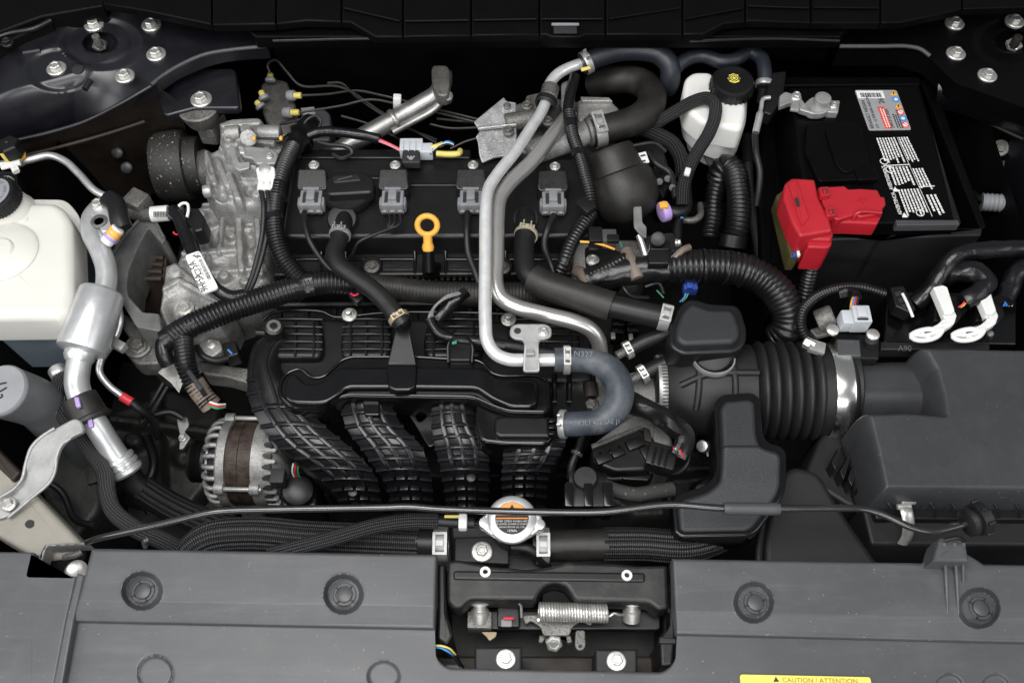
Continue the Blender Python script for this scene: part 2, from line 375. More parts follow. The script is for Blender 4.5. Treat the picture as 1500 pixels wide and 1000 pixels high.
def prism_w(name, top, depth, m, parent=None, bevel=0.002, nb=3, flare=0.0, dish=0.0, dishw=0.004, **kw):
    """top: list of world points (CCW fixed here), extruded downwards; rounded upper edge"""
    top = [v.copy() for v in top]
    if area2(top) < 0: top.reverse()
    rings = []
    bot = offset_poly(top, -flare); rings.append([Vector((v.x, v.y, t.z - depth)) for v, t in zip(bot, top)])
    if bevel > 0:
        for k in range(nb+1):
            a = PI/2*k/nb; o = offset_poly(top, bevel*(1-math.cos(a)))
            rings.append([Vector((v.x, v.y, v.z - bevel*(1-math.sin(a)))) for v in o])
    else: rings.append(top)
    if bevel > 0 and not dish:
        rings.append(offset_poly(top, bevel + 0.0006))
    if dish:
        o = offset_poly(top, bevel + dishw); rings.append(o)
        o2 = offset_poly(top, bevel + dishw + abs(dish)*0.7); rings.append([Vector((v.x, v.y, v.z - dish)) for v in o2])
    N = len(top); verts = [v for r in rings for v in r]; faces = []
    for i in range(len(rings)-1):
        for k in range(N):
            k2 = (k+1) % N; faces.append((i*N+k, i*N+k2, (i+1)*N+k2, (i+1)*N+k))
    last = rings[-1]; b0 = (len(rings)-1)*N
    keep = [k for k in range(N) if (last[k]-last[k-1]).length > 2e-5]
    if len(keep) > 2: faces.append(tuple(b0+k for k in keep))
    faces.append(tuple(range(N-1, -1, -1)))
    o_ = mesh_from(name, verts, faces, m, parent, **kw)
    for p in list(o_.data.polygons)[-2:]: p.use_smooth = False
    return o_
def prism(name, outline, z, depth, m, parent=None, rnd=0, bevel=0.002, n=4, **kw):
    pts = round_poly(outline, rnd, n)
    zf = z if callable(z) else (lambda u, v: z)
    return prism_w(name, [P(q.x, q.y, zf(q.x, q.y)) for q in pts], depth, m, parent, bevel, **kw)
def rect(u0, v0, u1, v1): return [(u0, v0), (u1, v0), (u1, v1), (u0, v1)]
def box(name, c, size, m, parent=None, rot=(0, 0, 0), bevel=0.002, seg=2, taper=None, **kw):
    bm = bmesh.new(); bmesh.ops.create_cube(bm, size=1.0)
    for v in bm.verts:
        k = 1.0
        if taper and v.co.z > 0: k = taper
        v.co = Vector((v.co.x*size[0]*k, v.co.y*size[1]*k, v.co.z*size[2]))
    if bevel: bmesh.ops.bevel(bm, geom=list(bm.edges), offset=min(bevel, min(size)*0.3), segments=seg, affect='EDGES', profile=0.6)
    from mathutils import Euler
    M = Matrix.Translation(c) @ Euler(rot).to_matrix().to_4x4()
    bmesh.ops.transform(bm, matrix=M, verts=bm.verts)
    return mesh_bm(name, bm, m, parent, **kw)
def grid(name, fn, ns, nt, m, parent=None, skirt=0.0, **kw):
    bm = bmesh.new(); V = [[bm.verts.new(fn(i/ns, j/nt)) for j in range(nt+1)] for i in range(ns+1)]
    for i in range(ns):
        for j in range(nt): bm.faces.new((V[i][j], V[i+1][j], V[i+1][j+1], V[i][j+1]))
    bmesh.ops.recalc_face_normals(bm, faces=bm.faces)
    if sum(f.normal.z for f in bm.faces) < 0: bmesh.ops.reverse_faces(bm, faces=bm.faces)
    if skirt:
        e = [x for x in bm.edges if x.is_boundary]
        r = bmesh.ops.extrude_edge_only(bm, edges=e)
        for g in r['geom']:
            if isinstance(g, bmesh.types.BMVert): g.co.z -= skirt
    me = bpy.data.meshes.new(name); bm.to_mesh(me); bm.free()
    return _link(name, me, m, parent, **kw)
def sdf(poly, x, y):
    """signed distance to a polygon, positive inside"""
    d = 1e9; ins = False; n = len(poly)
    for i in range(n):
        ax, ay = poly[i-1]; bx, by = poly[i]; ex, ey = bx-ax, by-ay; wx, wy = x-ax, y-ay
        q = max(0, min(1, (wx*ex + wy*ey)/(ex*ex + ey*ey + 1e-9))); dx, dy = wx-ex*q, wy-ey*q; d = min(d, dx*dx + dy*dy)
        if (ay > y) != (by > y) and x < (bx-ax)*(y-ay)/(by-ay+1e-12) + ax: ins = not ins
    return math.sqrt(d) if ins else -math.sqrt(d)
def moulded(name, poly, z0, m, parent, ribs=(), bosses=(), pockets=(), roll=7, out=5, side=.05, step=1.3, rough=0.0006, tilt=None):
    """one continuous moulded or cast surface: rolled rim, blended ribs, bosses and pockets"""
    us_ = [p[0] for p in poly]; vs_ = [p[1] for p in poly]; u0, u1, v0, v1 = min(us_)-out-2*step, max(us_)+out+2*step, min(vs_)-out-2*step, max(vs_)+out+2*step
    nu, nv = max(2, int((u1-u0)/step)), max(2, int((v1-v0)/step)); verts = {}; V = []; faces = []
    def height(u, v, d):
        z = z0 + (tilt(u, v) if tilt else 0)
        for (a, b, c, e, wd, h) in ribs:
            ex, ey = c-a, e-b; q = max(0, min(1, ((u-a)*ex + (v-b)*ey)/(ex*ex+ey*ey+1e-9))); r = math.hypot(u-a-ex*q, v-b-ey*q)/wd
            if r < 2.2: z = max(z, z0 + h/(1+r**7))
        for (a, b, r0, h) in bosses:
            r = math.hypot(u-a, (v-b)*1.2)/r0
            if r < 1.9: z = max(z, z0 + h/(1+r**9))
        for (a, b, ru, rv, dp) in pockets:
            r = math.hypot((u-a)/ru, (v-b)/rv)
            if r < 1.5: z -= dp/(1+r**8)
        z += rough*noise.noise(Vector((u*.09, v*.09, z0*50))) + rough*.6*noise.noise(Vector((u*.3, v*.3, z0*50)))
        if d < roll:
            t = min(1.0, (roll-d)/(roll+out)); z -= side*(1-math.sqrt(max(0.0, 1-t*t)))
        return z
    for i in range(nu+1):
        for j in range(nv+1):
            u, v = u0+(u1-u0)*i/nu, v0+(v1-v0)*j/nv; d = sdf(poly, u, v)
            if d < -out and d > -out-1.6*step:      # snap the rim onto an even contour
                gx = sdf(poly, u+.4, v)-sdf(poly, u-.4, v); gy = sdf(poly, u, v+.4)-sdf(poly, u, v-.4); gl = math.hypot(gx, gy) or 1
                u += gx/gl*(-out-d); v += gy/gl*(-out-d); d = -out
            if d >= -out: p = P(u, v, z0); verts[i, j] = len(V); V.append(Vector((p.x, p.y, height(u, v, d))))
    for i in range(nu):
        for j in range(nv):
            k = [(i, j), (i, j+1), (i+1, j+1), (i+1, j)]
            if all(q in verts for q in k): faces.append(tuple(verts[q] for q in k))
    bm = bmesh.new(); vs = [bm.verts.new(v) for v in V]
    for f in faces: bm.faces.new([vs[q] for q in f])
    e = [x for x in bm.edges if x.is_boundary]; r = bmesh.ops.extrude_edge_only(bm, edges=e)
    for g in r['geom']:
        if isinstance(g, bmesh.types.BMVert): g.co.z -= .03
    for x in [v for v in bm.verts if not v.link_faces]: bm.verts.remove(x)
    return mesh_bm(name, bm, m, parent, angle=60)
def polyat(l, t):                                 # piecewise-linear lookup of a list of tuples
    n = len(l)-1; x = min(max(t, 0), 1)*n; i = min(int(x), n-1); f = x-i
    return tuple(a*(1-f) + b*f for a, b in zip(l[i], l[i+1]))
def smoothat(l, t):
    n = len(l)-1; x = min(max(t, 0), 1)*n; i = min(int(x), n-1); f = x-i
    p0 = l[max(0, i-1)]; p1 = l[i]; p2 = l[i+1]; p3 = l[min(n, i+2)]
    return tuple(0.5*((2*b) + (-a+c)*f + (2*a-5*b+4*c-d)*f*f + (-a+3*b-3*c+d)*f**3) for a, b, c, d in zip(p0, p1, p2, p3))
def lettering(parent, s, o, xd, yd, size, m='ink', align='LEFT', lift=0.0004, name='lettering', sx=1.0, thick=0.0):
    cu = bpy.data.curves.new('t', 'FONT'); cu.body = s; cu.size = size; cu.align_x = align; cu.resolution_u = 3
    if thick: cu.offset = thick
    to = bpy.data.objects.new('t', cu); me = bpy.data.meshes.new_from_object(to)
    bpy.data.objects.remove(to); bpy.data.curves.remove(cu)
    x = Vector(xd).normalized(); y = Vector(yd); y = (y - x*y.dot(x)).normalized(); z = x.cross(y)
    for v in me.vertices: v.co = o + x*v.co.x*sx + y*v.co.y + z*lift
    me.name = name
    return _link(name, me, m, parent)
def decal(name, corners, m, parent, t=0.0006):
    """thin sticker: four world corners (counter-clockwise seen from outside)"""
    a, b, c, d = corners; n = (b-a).cross(d-a).normalized()
    vs = [q - n*0.0002 for q in corners] + [q + n*t for q in corners]
    return mesh_from(name, vs, [(3, 2, 1, 0), (4, 5, 6, 7), (0, 1, 5, 4), (1, 2, 6, 5), (2, 3, 7, 6), (3, 0, 4, 7)], m, parent)
def band_ring(name, p, ax, r, wid, m, parent, th=0.0015, seg=32):
    ax = Vector(ax).normalized(); a = p - ax*wid/2
    return lathe(name, a, ax, [(0, r), (0, r+th), (wid*0.1, r+th*1.3), (wid*0.9, r+th*1.3), (wid, r+th), (wid, r), (0, r)], m, parent, seg, caps=False)
def clamp(parent, a, b, rpx, wpx, m='clip', tang=True, tdir=None, slot=True):
    """spring hose clamp on the axis a->b (survey triples): band, raised slot frame and two tangs"""
    pa, pb = P(*a), P(*b); ax = (pb-pa).normalized(); s = S(*a); r = rpx*s; wid = wpx*s; p = (pa+pb)/2
    c = band_ring('hose_clamp', p, ax, r, wid, m, parent)
    view = (CAM - p); td = Vector(tdir) if tdir else Vector((0, -0.25, 1)); td = (td - ax*td.dot(ax)).normalized(); sd = ax.cross(td)
    bm = bmesh.new()
    def bx(cc, ex, ey, ez):
        q = bmesh.ops.create_cube(bm, size=1.0)['verts']
        for v in q: v.co = cc + ax*v.co.x*ex + sd*v.co.y*ey + td*v.co.z*ez
    if slot:
        for k in (-1, 1): bx(p + td*(r+0.002) + ax*k*wid*0.42, wid*0.2, r*1.25, 0.0022)
        for k in (-1, 1): bx(p + td*(r+0.002) + sd*k*r*0.62, wid*1.02, r*0.16, 0.0024)
        bx(p + td*(r+0.003), wid*0.5, r*0.3, 0.003)
    if tang:
        for k in (-0.35, 0.35): bx(p + td*(r+0.006) + sd*k*r, wid*0.5, 0.0018, 0.010)
    if len(bm.verts): mesh_bm('clamp_tang', bm, m, c)
    else: bm.free()
    return c
# ================================================================== THE SETTING
def sheet(name, pts, faces, m, parent=None, kind='structure'):
    return mesh_from(name, pts, faces, m, parent, kind=kind if parent is None else None)
# bay floor and walls
mesh_from('bay_floor', [(-1.1, -0.9, 0.0), (1.1, -0.9, 0.0), (1.1, 0.9, 0.0), (-1.1, 0.9, 0.0)], [(0, 1, 2, 3)], 'floor', kind='structure')
def wall_fn(s, t):
    x = -0.37 + 0.86*s; z = 0.005 + 0.515*t
    y = 0.52 - 0.07*max(0, t-0.90)/0.10 + 0.006*math.sin(x*9) + 0.02*(1-t)
    return Vector((x, y, z))
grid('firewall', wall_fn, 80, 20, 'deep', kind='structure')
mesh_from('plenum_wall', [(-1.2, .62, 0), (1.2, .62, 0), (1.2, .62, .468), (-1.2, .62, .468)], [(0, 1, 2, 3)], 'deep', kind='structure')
fwline = thing('firewall_cable', 'thin black cable clipped along the dark bulkhead under the scuttle', 'cable')
sweep('cable', [Vector((x, 0.492 - 0.004*math.sin(x*7), 0.490 - 0.012*math.sin((x+0.3)*5)**2)) for x in (-0.33, -0.2, -0.1, 0.0, 0.1, 0.2)], 0.0035, 'satin', fwline)
for x in (-0.195, 0.0): box('clip', Vector((x, 0.486, 0.488)), (0.005, 0.010, 0.022), 'greydark', fwline)

# scuttle (cowl) panels above the bulkhead
cowl = struct_root('cowl')
edge = [(150, 5), (210, 15), (310, 36), (400, 35), (450, 30), (513, 32), (550, 54), (800, 50), (808, 54), (850, 54), (858, 50), (1030, 50), (1060, 34), (1100, 30), (1190, 33), (1318, 33), (1410, 13), (1560, 8)]
def cowl_v(u):
    for (a, b), (c, d) in zip(edge, edge[1:]):
        if a <= u <= c: return b + (d-b)*(u-a)/(c-a)
    return 8
seams = [150, 310, 404, 500, 590, 690, 790, 887, 1000, 1092, 1188, 1290, 1410, 1560]
for a, b in zip(seams, seams[1:]):
    us = sorted({a+.6, b-.6} | {e[0] for e in edge if a < e[0] < b})
    fr = [P(q, cowl_v(q), 0.525) for q in us]
    bk = [Vector((P(q, 0, 0.525).x*1.12, 0.86, 0.555)) for q in (b-.6, a+.6)]
    prism_w('cowl_panel', fr + bk, 0.012, 'cowl', cowl, bevel=0.003)
    ra, rb = P(a+4, cowl_v(a)-22 if a > 520 else 12, 0.5285), P(b-4, cowl_v(b)-22 if b < 1000 and b > 520 else 12, 0.5285)
    if 480 < a < 1290:
        sweep('ridge', [ra, rb], 0.0022, 'cowl', cowl, seg=10, step=0.02)
box('catch_slot', P(828, 36, 0.532), (0.038, 0.0035, 0.003), 'capgrey', cowl)
box('catch_recess', P(828, 44, 0.5285), (0.032, 0.014, 0.003), 'ink', cowl)
tube('seam_lip', [(400, 60, .512), (480, 58, .512), (548, 57, .512)], 2.0, 'paint', cowl, seg=8)
tube('seam_lip', [(1010, 60, .512), (1130, 57, .512), (1230, 60, .512)], 2.0, 'paint', cowl, seg=8)

prism_w('cowl_shelf', [Vector((-.36, .432, .506)), Vector((.46, .432, .506)), Vector((1.3, 1.6, .50)), Vector((-1.3, 1.6, .50))], .02, 'cowl', cowl, bevel=.003)
# ---- left strut tower
st = struct_root('strut_tower_left')
ZT = 0.475
def tower_z(u, v):
    d = math.hypot((u-147), (v-64)*1.55)
    z = ZT
    if d < 62: z -= 0.006*min(1, (62-d)/14)
    if d < 26: z -= 0.016*min(1, (26-d)/5)
    # raised foot pad round the left nut
    e = math.hypot(u-86, (v-103)*1.5)
    z -= 0.004*max(0, min(1, (50-e)/10))*(1 if d > 60 else 0.3)
    return z
bk = [(-70, 92), (30, 52), (75, 40), (128, 23), (170, 10), (215, 15), (310, 38), (392, 36)]
ft = [(-70, 236), (10, 206), (70, 192), (125, 176), (175, 151), (222, 124), (262, 98), (320, 77), (392, 70)]
def tower_fn(s, t):
    a = polyat(bk, s); b = smoothat(ft, s)
    u, v = a[0]*(1-t)+b[0]*t, a[1]*(1-t)+b[1]*t
    z = tower_z(u, v)
    # skirt rolls down to the weld flange on the left, front half
    k = max(0, 1 - max(0, u-110)/120)
    roll = max(0, (t-0.50)/0.50)
    z -= (0.070*k)*(roll**1.25)
    side = max(0, (40-u)/110); z -= 0.05*side*side
    return P(u, v, z)
grid('tower_top', tower_fn, 150, 70, 'paint', st, skirt=0.02)
tube('weld_flange', [(-70, 240, .418), (10, 210, .419), (70, 195, .425), (125, 178, .436), (175, 153, .455), (222, 126, .468)], 3.2, 'paint', st, seg=10)
tube('edge_rail', [(222, 124, .473), (240, 110, .474), (265, 95, .475), (300, 80, .476), (340, 73, .477), (390, 68, .477)], 3.0, 'greydark', st, seg=12)  # black rail set in grey, its thin highlight put into the colour
for (u, v) in [(138, 37), (222, 37), (229, 80), (83, 101), (183, 112)]: bolt(st, u, v, tower_z(u, v)+0.001, 8.2)
rod('strut_stud', P(147, 68, .462), P(147, 68, .462)+Vector((0, 0, .020)), 0.0055, 'castdark', st)
lathe('stud_nut', P(147, 68, .457), (0, 0, 1), [(0, .011), (.004, .0112), (.006, .0095), (.006, .006)], 'castdark', st, seg=6)
lathe('drain_plug', P(114, 102, .4715), (0, 0, 1), [(0, .0085), (.001, .008), (.0012, .005)], 'ink', st)
for q in [[(35, 78), (60, 74)], [(124, 131), (133, 118)]]:
    tube('pressed_rib', [(q[0][0], q[0][1], .4735), (q[1][0], q[1][1], .4745)], 4.5, 'paint', st, seg=12)
prism('hinge_base', [(-60, 60), (60, 22), (75, 34), (30, 52), (-60, 95)], .49, .05, 'deep', st, bevel=.003)
tube('fender_edge', [(-40, 70, .492), (10, 50, .492), (50, 42, .492), (75, 30, .492)], 4, 'satin', st, seg=10)
bolt(st, 11, 63, .492, 6, m='satin', flange=1.5)
prism('fender_skin', [(-120, -60), (175, -60), (150, 8), (60, 24), (-120, 90)], .50, .04, 'cowl', st, bevel=.004)
# bracket behind the tower carrying a flange bolt
prism('mount_plate', [(226, 128), (262, 100), (345, 100), (352, 158), (285, 158), (240, 170)], .44, .012, 'paint', st, rnd=8, bevel=.003)
bolt(st, 295, 146, .441, 9)
lathe('mount_collar', P(298, 176, .405), (0, 0, 1), [(0, .022), (.012, .026), (.028, .03), (.03, .028)], 'castdark', st)

# ---- left apron below the tower
fl = struct_root('inner_fender_left')
def apron(s, t):
    l1 = [(-70, 238, .41), (70, 194, .42), (175, 152, .45), (222, 126, .465), (262, 150, .44)]
    l2 = [(-70, 330, .30), (60, 300, .26), (190, 290, .23), (240, 280, .22), (290, 260, .22)]
    a = smoothat(l1, s); b = smoothat(l2, s); q = [a[i]*(1-t)+b[i]*t for i in range(3)]
    return P(*q)
grid('apron', apron, 40, 20, 'rust', fl)
bar = [(20, 232, .39), (90, 215, .40), (160, 195, .40), (212, 178, .40)]
tube('crease', bar, 3.0, 'rust', fl, seg=10)
for (u, v) in [(172, 224), (186, 246)]: lathe('body_plug', P(u, v, .345), (0.1, -0.6, 0.75), [(0, .0095), (.003, .009), (.0045, .0065)], 'satin', fl)
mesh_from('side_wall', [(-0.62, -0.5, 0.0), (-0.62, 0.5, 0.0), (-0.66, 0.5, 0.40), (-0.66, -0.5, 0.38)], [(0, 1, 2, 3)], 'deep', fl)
# chassis rail seen low beside the engine
prism('chassis_rail', [(120, 520), (300, 540), (330, 640), (270, 720), (140, 700), (60, 620)], .10, .09, 'floor', fl, rnd=14, bevel=.006)
prism('crossmember', [(180, 640), (330, 590), (350, 760), (250, 800), (160, 760)], .14, .13, 'floor', fl, rnd=16, bevel=.006)
prism('rail_hole', [(250, 681), (263, 681), (263, 688), (250, 688)], .1415, .003, 'ink', fl, bevel=0)

prism_w('fender_top', [Vector((-1.15, -.55, .47)), Vector((-.74, -.55, .47)), Vector((-.74, .36, .47)), Vector((-1.15, .36, .47))], .40, 'paint', fl, bevel=.02)
# ---- right strut tower
sr = struct_root('strut_tower_right')
bk2 = [(1228, 40), (1320, 38), (1410, 17), (1470, 16), (1590, 8)]
ft2 = [(1228, 74), (1325, 74), (1362, 86), (1400, 122), (1590, 190)]
def tower2_fn(s, t):
    a = polyat(bk2, s); b = polyat(ft2, s); u, v = a[0]*(1-t)+b[0]*t, a[1]*(1-t)+b[1]*t
    d = math.hypot(u-1483, (v-62)*1.55); z = ZT
    if d < 60: z -= .006*min(1, (60-d)/14)
    if d < 27: z -= .014*min(1, (27-d)/5)
    return P(u, v, z)
grid('tower_top', tower2_fn, 130, 60, 'cowl', sr, skirt=.03)
tube('edge_rail', [(1230, 68, .487), (1290, 68, .487), (1328, 68, .487), (1348, 72, .486), (1362, 82, .482)], 3.0, 'greydark', sr, seg=12)  # grey tone again stands for the highlight along a black rail
for (u, v) in [(1398, 35), (1486, 32), (1400, 79), (1446, 111)]: bolt(sr, u, v, ZT+.001, 8.0)
rod('strut_stud', P(1484, 68, .462), P(1484, 68, .462)+Vector((0, 0, .018)), .0065, 'rust', sr)
lathe('stud_nut', P(1484, 68, .457), (0, 0, 1), [(0, .012), (.005, .0122), (.007, .010), (.007, .006)], 'zinc', sr, seg=6)
fr_ = struct_root('inner_fender_right')
def apron2(s, t):
    l1 = [(1375, 120, .455), (1405, 126, .46), (1450, 146, .46), (1590, 200, .46)]
    l2 = [(1370, 160, .40), (1400, 165, .40), (1470, 190, .40), (1590, 232, .40)]
    a = smoothat(l1, s); b = smoothat(l2, s); t2 = t
    q = [a[i]*(1-t)+b[i]*t for i in range(3)]; q[2] += .012*math.sin(PI*t)
    return P(*q)
grid('apron', apron2, 40, 16, 'paint', fr_)
mesh_from('side_wall', [(0.66, -0.5, 0.0), (0.66, 0.6, 0.0), (0.69, 0.6, 0.42), (0.69, -0.5, 0.40)], [(3, 2, 1, 0)], 'deep', fr_)
tube('lower_crease', [(1390, 155, .40), (1430, 172, .40), (1500, 204, .40), (1560, 225, .40)], 2.5, 'rust', fr_, seg=10)
bolt(fr_, 1465, 217, .36, 7, ax=(-.3, -.5, .8), m='castdark')

prism_w('fender_top', [Vector((.74, -.55, .47)), Vector((1.15, -.55, .47)), Vector((1.15, .36, .47)), Vector((.74, .36, .47))], .40, 'paint', fr_, bevel=.02)
# ---- front beam at the lower left
fb = struct_root('radiator_support')
prism('beam', [(-30, 640), (20, 690), (118, 792), (105, 815), (60, 822), (-30, 770)], .40, .06, 'beige', fb, rnd=5, bevel=.006)
prism('beam_hole', [(36, 766), (42, 760), (50, 762), (50, 770), (43, 774), (37, 771)], .4006, .002, 'ink', fb, rnd=3, bevel=0)
prism('beam_flange', [(-30, 630), (30, 690), (18, 704), (-30, 660)], .408, .03, 'rust', fb, rnd=3, bevel=.003)
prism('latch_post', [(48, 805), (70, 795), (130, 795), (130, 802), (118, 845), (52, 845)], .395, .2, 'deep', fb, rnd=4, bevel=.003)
prism('corner_lip', [(54, 815), (66, 796), (125, 793), (132, 797), (68, 800), (60, 826)], .425, .02, 'strap', fb, rnd=3, bevel=.002)
tube('hinge_pin', [(94, 816, .42), (112, 812, .425), (120, 808, .425)], 5, 'castdark', fb)
lathe('alignment_bush', P(113, 838, .43), (0, 0, 1), [(0, .0125), (.004, .0125), (.006, .010), (.004, .007)], 'zinc', fb)
tube('locating_pin', [(213, 800, .43), (212, 792, .44), (218, 790, .44)], 4, 'castdark', fb)
mesh_from('lower_crossbeam', [(-0.6, -0.40, 0.0), (0.6, -0.40, 0.0), (0.6, -0.33, 0.30), (-0.6, -0.33, 0.30)], [(0, 1, 2, 3)], 'floor', fb)

# ================================================================== FRONT SHROUD
cov = thing('radiator_shroud', 'matte dark grey plastic shroud across the front with round push clips', 'shroud')
ZC = 0.462
CL_L = [(208, 865, 30, 28), (503, 870, 29, 29)]; CL_R = [(1104, 882, 29, 30), (1434, 890, 31, 30)]
def dish(u, v, l, dep=0.018):
    z = 0
    for (a, b, ru, rv) in l:
        d = math.hypot((u-a)/ru, (v-b)/rv)
        if d < 1: z -= dep*min(1, (1-d)/0.20)**0.9 if d > 0.80 else dep
        elif d < 1.07: z += 0.0003*math.sin(PI*(d-1)/0.07)
    return z
def edge_round(d, r=4.0, h=0.003): return 0 if d >= r else -h*(1-math.sqrt(max(0, 1-(1-d/r)**2)))
def panel(name, tl, tr, bl, br, crease, clips, bulge=None):
    def fn(s, t):
        # finer rows towards both rims
        t = t if 0.06 < t < 0.94 else t
        u = (tl[0]*(1-s)+tr[0]*s)*(1-t) + (bl[0]*(1-s)+br[0]*s)*t
        v = (tl[1]*(1-s)+tr[1]*s)*(1-t) + (bl[1]*(1-s)+br[1]*s)*t
        if bulge: v += bulge(u)*(1-t)
        du = abs(br[0]-bl[0]); dv = abs(bl[1]-tl[1])
        e = min(s*du, (1-s)*du, t*dv, (1-t)*dv)
        z = ZC + edge_round(e) + dish(u, v, clips)
        cv = crease[0] + (crease[1]-crease[0])*s
        if v > cv: z -= 0.010*min(1, (v-cv)/27)
        z += 0.0006*noise.noise(Vector((u*0.012, v*0.012, 1.7)))
        return P(u, v, z)
    return grid(name, fn, int(abs(br[0]-bl[0])/1.5), 75, 'cover', cov, skirt=.020, angle=50)
panel('upper_panel', (135, 803), (640, 812), (106, 910), (637, 921), (880, 888), CL_L)
panel('upper_panel', (985, 818), (1600, 829), (990, 929), (1600, 944), (896, 908), CL_R, bulge=lambda u: -26*max(0, 1-abs(u-1395)/45)**0.9 if abs(u-1395) < 45 else 0)
# lower apron with the latch cut-out
LOW = [(228, 985, 27, 27), (562, 990, 25, 23), (1390, 1006, 22, 20), (1458, 1006, 22, 20)]
us = [60 + i*1.6 for i in range(int((636-60)/1.6)+1)] + [636.5, 637] + [637 + 1.0*i for i in range(1, 29)] + [666 + i*2 for i in range(148)] + [962 + i for i in range(29)] + [991.5, 992] + [992 + i*1.7 for i in range(1, 360)]
def vtop(u):
    if u <= 637: return 906 + (u-60)*0.0195
    if u < 665: x = (665-u)/28; return 978 - 30*(1-math.sqrt(max(0, 1-x*x)))
    if u <= 962: return 978 + (u-665)*0.02
    if u < 991: x = (u-962)/29; return 984 - 32*(1-math.sqrt(max(0, 1-x*x)))
    return 925 + (u-992)*0.025
def low_fn(s, t):
    u = us[int(round(s*(len(us)-1)))]; v0 = vtop(u); v = v0 + (1150-v0)*t
    z = ZC - 0.018 + (dish(u, v, LOW[1:], 0.004)) - .0012*max(0, min(1, 1 - abs(math.hypot((u-228)/25, (v-985)/25)-1)/0.10))*2
    if 636 < u < 993: z += edge_round(v-v0, 4, .002)
    z += 0.0007*noise.noise(Vector((u*0.011, v*0.011, 5.1)))
    # left side drops along the slanted seam
    return P(u, v, z)
grid('lower_panel', low_fn, len(us)-1, 110, 'cover', cov, skirt=.016, angle=50)
prism('side_panel', [(-130, 805), (50, 808), (43, 841), (112, 843), (98, 905), (50, 1155), (-130, 1155)], ZC-.005, .014, 'cover', cov, rnd=2, bevel=.0025)
prism('panel_step', [(113, 838), (124, 842), (108, 908), (64, 1155), (46, 1155), (96, 905)], ZC-.0062, .012, 'cover', cov, bevel=.002)
def push_clip(u, v, dep, tilt):
    s = S(u, v, ZC-dep); o = P(u, v, ZC-dep)
    c = lathe('push_clip', o - Vector((0, 0, .002)), (0, 0, 1), [(0, 17*s), (.0028, 17*s), (.0036, 16*s), (.0036, 13.2*s), (.0022, 12.8*s), (.0022, 11.6*s), (.0044, 11.2*s), (.0048, 10.2*s), (.0048, 0.5*s)], 'cover', cov, seg=40)
    for k in range(4):
        a = tilt + k*PI/2; d = Vector((math.cos(a), math.sin(a), 0))
        box('slot', o + d*14.6*s + Vector((0, 0, .0013)), (5.2*s, 2.6*s, .0020), 'ink', c, rot=(0, 0, a), bevel=0)
for (u, v, *_), a in zip(CL_L + CL_R, (0.5, 0.9, 0.3, 1.0)): push_clip(u+2, v+1, .018, a)
# rod rest at the right: post with three tapering ribs
prism('rod_rest', [(1374, 795), (1377, 786), (1410, 788), (1416, 800), (1420, 822), (1366, 822)], .488, .035, 'cover', cov, rnd=3, bevel=.003)
for k, (x0, x1, vb) in enumerate([(1383, 1388, 898), (1398, 1404, 900), (1411, 1411, 855)]):
    a, b = P(x0, 800, .4885), P(x0+1, 818, .478); c_ = P(x1, vb, ZC-.001)
    sweep('rib', [P(x0, 794, .4875), P(x0, 806, .4835), P((x0+x1)/2, 840, .468), c_], .0022, 'cover', cov, seg=10, straight=False, rfun=lambda s, L: 1.15-0.6*s/L)
for v in (776, 797):
    sweep('rod_clip', PP([(1384, v-6, .497), (1404, v-10, .503), (1412, v-5, .499)]), .0022, 'satin', cov, seg=8)
# yellow caution strip
yl = [P(1085, 987, ZC-.0168), P(1087, 1012, ZC-.0168), P(1282, 1016, ZC-.0168), P(1277, 991, ZC-.0168)]
sticker = prism_w('caution_label', [P(q.x, q.y, ZC-.0155) for q in round_poly([(1084, 987), (1275, 991), (1279, 1016), (1086, 1013)], 4)], .003, 'yellow', cov, bevel=.0003)
o = P(1146, 998.5, ZC-.0154); xd = P(1230, 1000, ZC-.0154)-o
lettering(sticker, 'CAUTION / ATTENTION', o, xd, (0, 1, 0), .0064, mat('worn_print', (.22, .18, .03), .6, var=.05), sx=1.08)
a = P(1133, 998, ZC-.0152); mesh_from('warning_triangle', [a, a+Vector((.006, .0002, 0)), a+Vector((.003, .0052, 0))], [(0, 1, 2)], 'ink', sticker)

# ================================================================== HOOD PROP ROD
pr = thing('hood_prop_rod', 'long thin black steel prop rod lying bent across the bay front', 'prop rod')
ZR = .500
tube('rod', [(128, 794, .46), (145, 788, .475), (200, 776, .49), (305, 751, ZR), (330, 748, ZR), (400, 746, ZR), (560, 743, ZR), (598, 742, ZR), (640, 745, ZR), (720, 748, ZR), (868, 750, ZR), (900, 748, ZR), (965, 740, ZR), (990, 739, ZR), (1060, 744, ZR), (1240, 744, ZR), (1265, 745, ZR), (1290, 752, ZR), (1335, 772, ZR), (1368, 778, ZR), (1398, 772, ZR), (1425, 763, ZR)], 5.2, 'darksteel', pr, seg=14, step=.003)
tube('grip_sleeve', [(1060, 744.5, ZR), (1142, 745, ZR)], 9.4, 'greydark', pr, seg=20, rfun=lambda s, L: 1.0 if .0015 < s < L-.0015 else .9)
kn = lathe('end_knob', P(1414, 767, ZR), P(1440, 757, ZR)-P(1414, 767, ZR), [(0, .011), (.002, .0145), (.007, .0155), (.009, .0125), (.011, .0125), (.012, .017), (.022, .0175), (.025, .0145), (.026, .009)], 'rubber', pr, seg=26)
for k in range(7):
    a = 2*PI*k/7; ax = (P(1440, 757, ZR)-P(1414, 767, ZR)).normalized(); e1 = ax.cross(Vector((0, 0, 1))).normalized(); e2 = ax.cross(e1)
    box('lug', P(1414, 767, ZR)+ax*.018 + (e1*math.cos(a)+e2*math.sin(a))*.0175, (.008, .004, .004), 'rubber', kn, rot=(a, 0, .3))

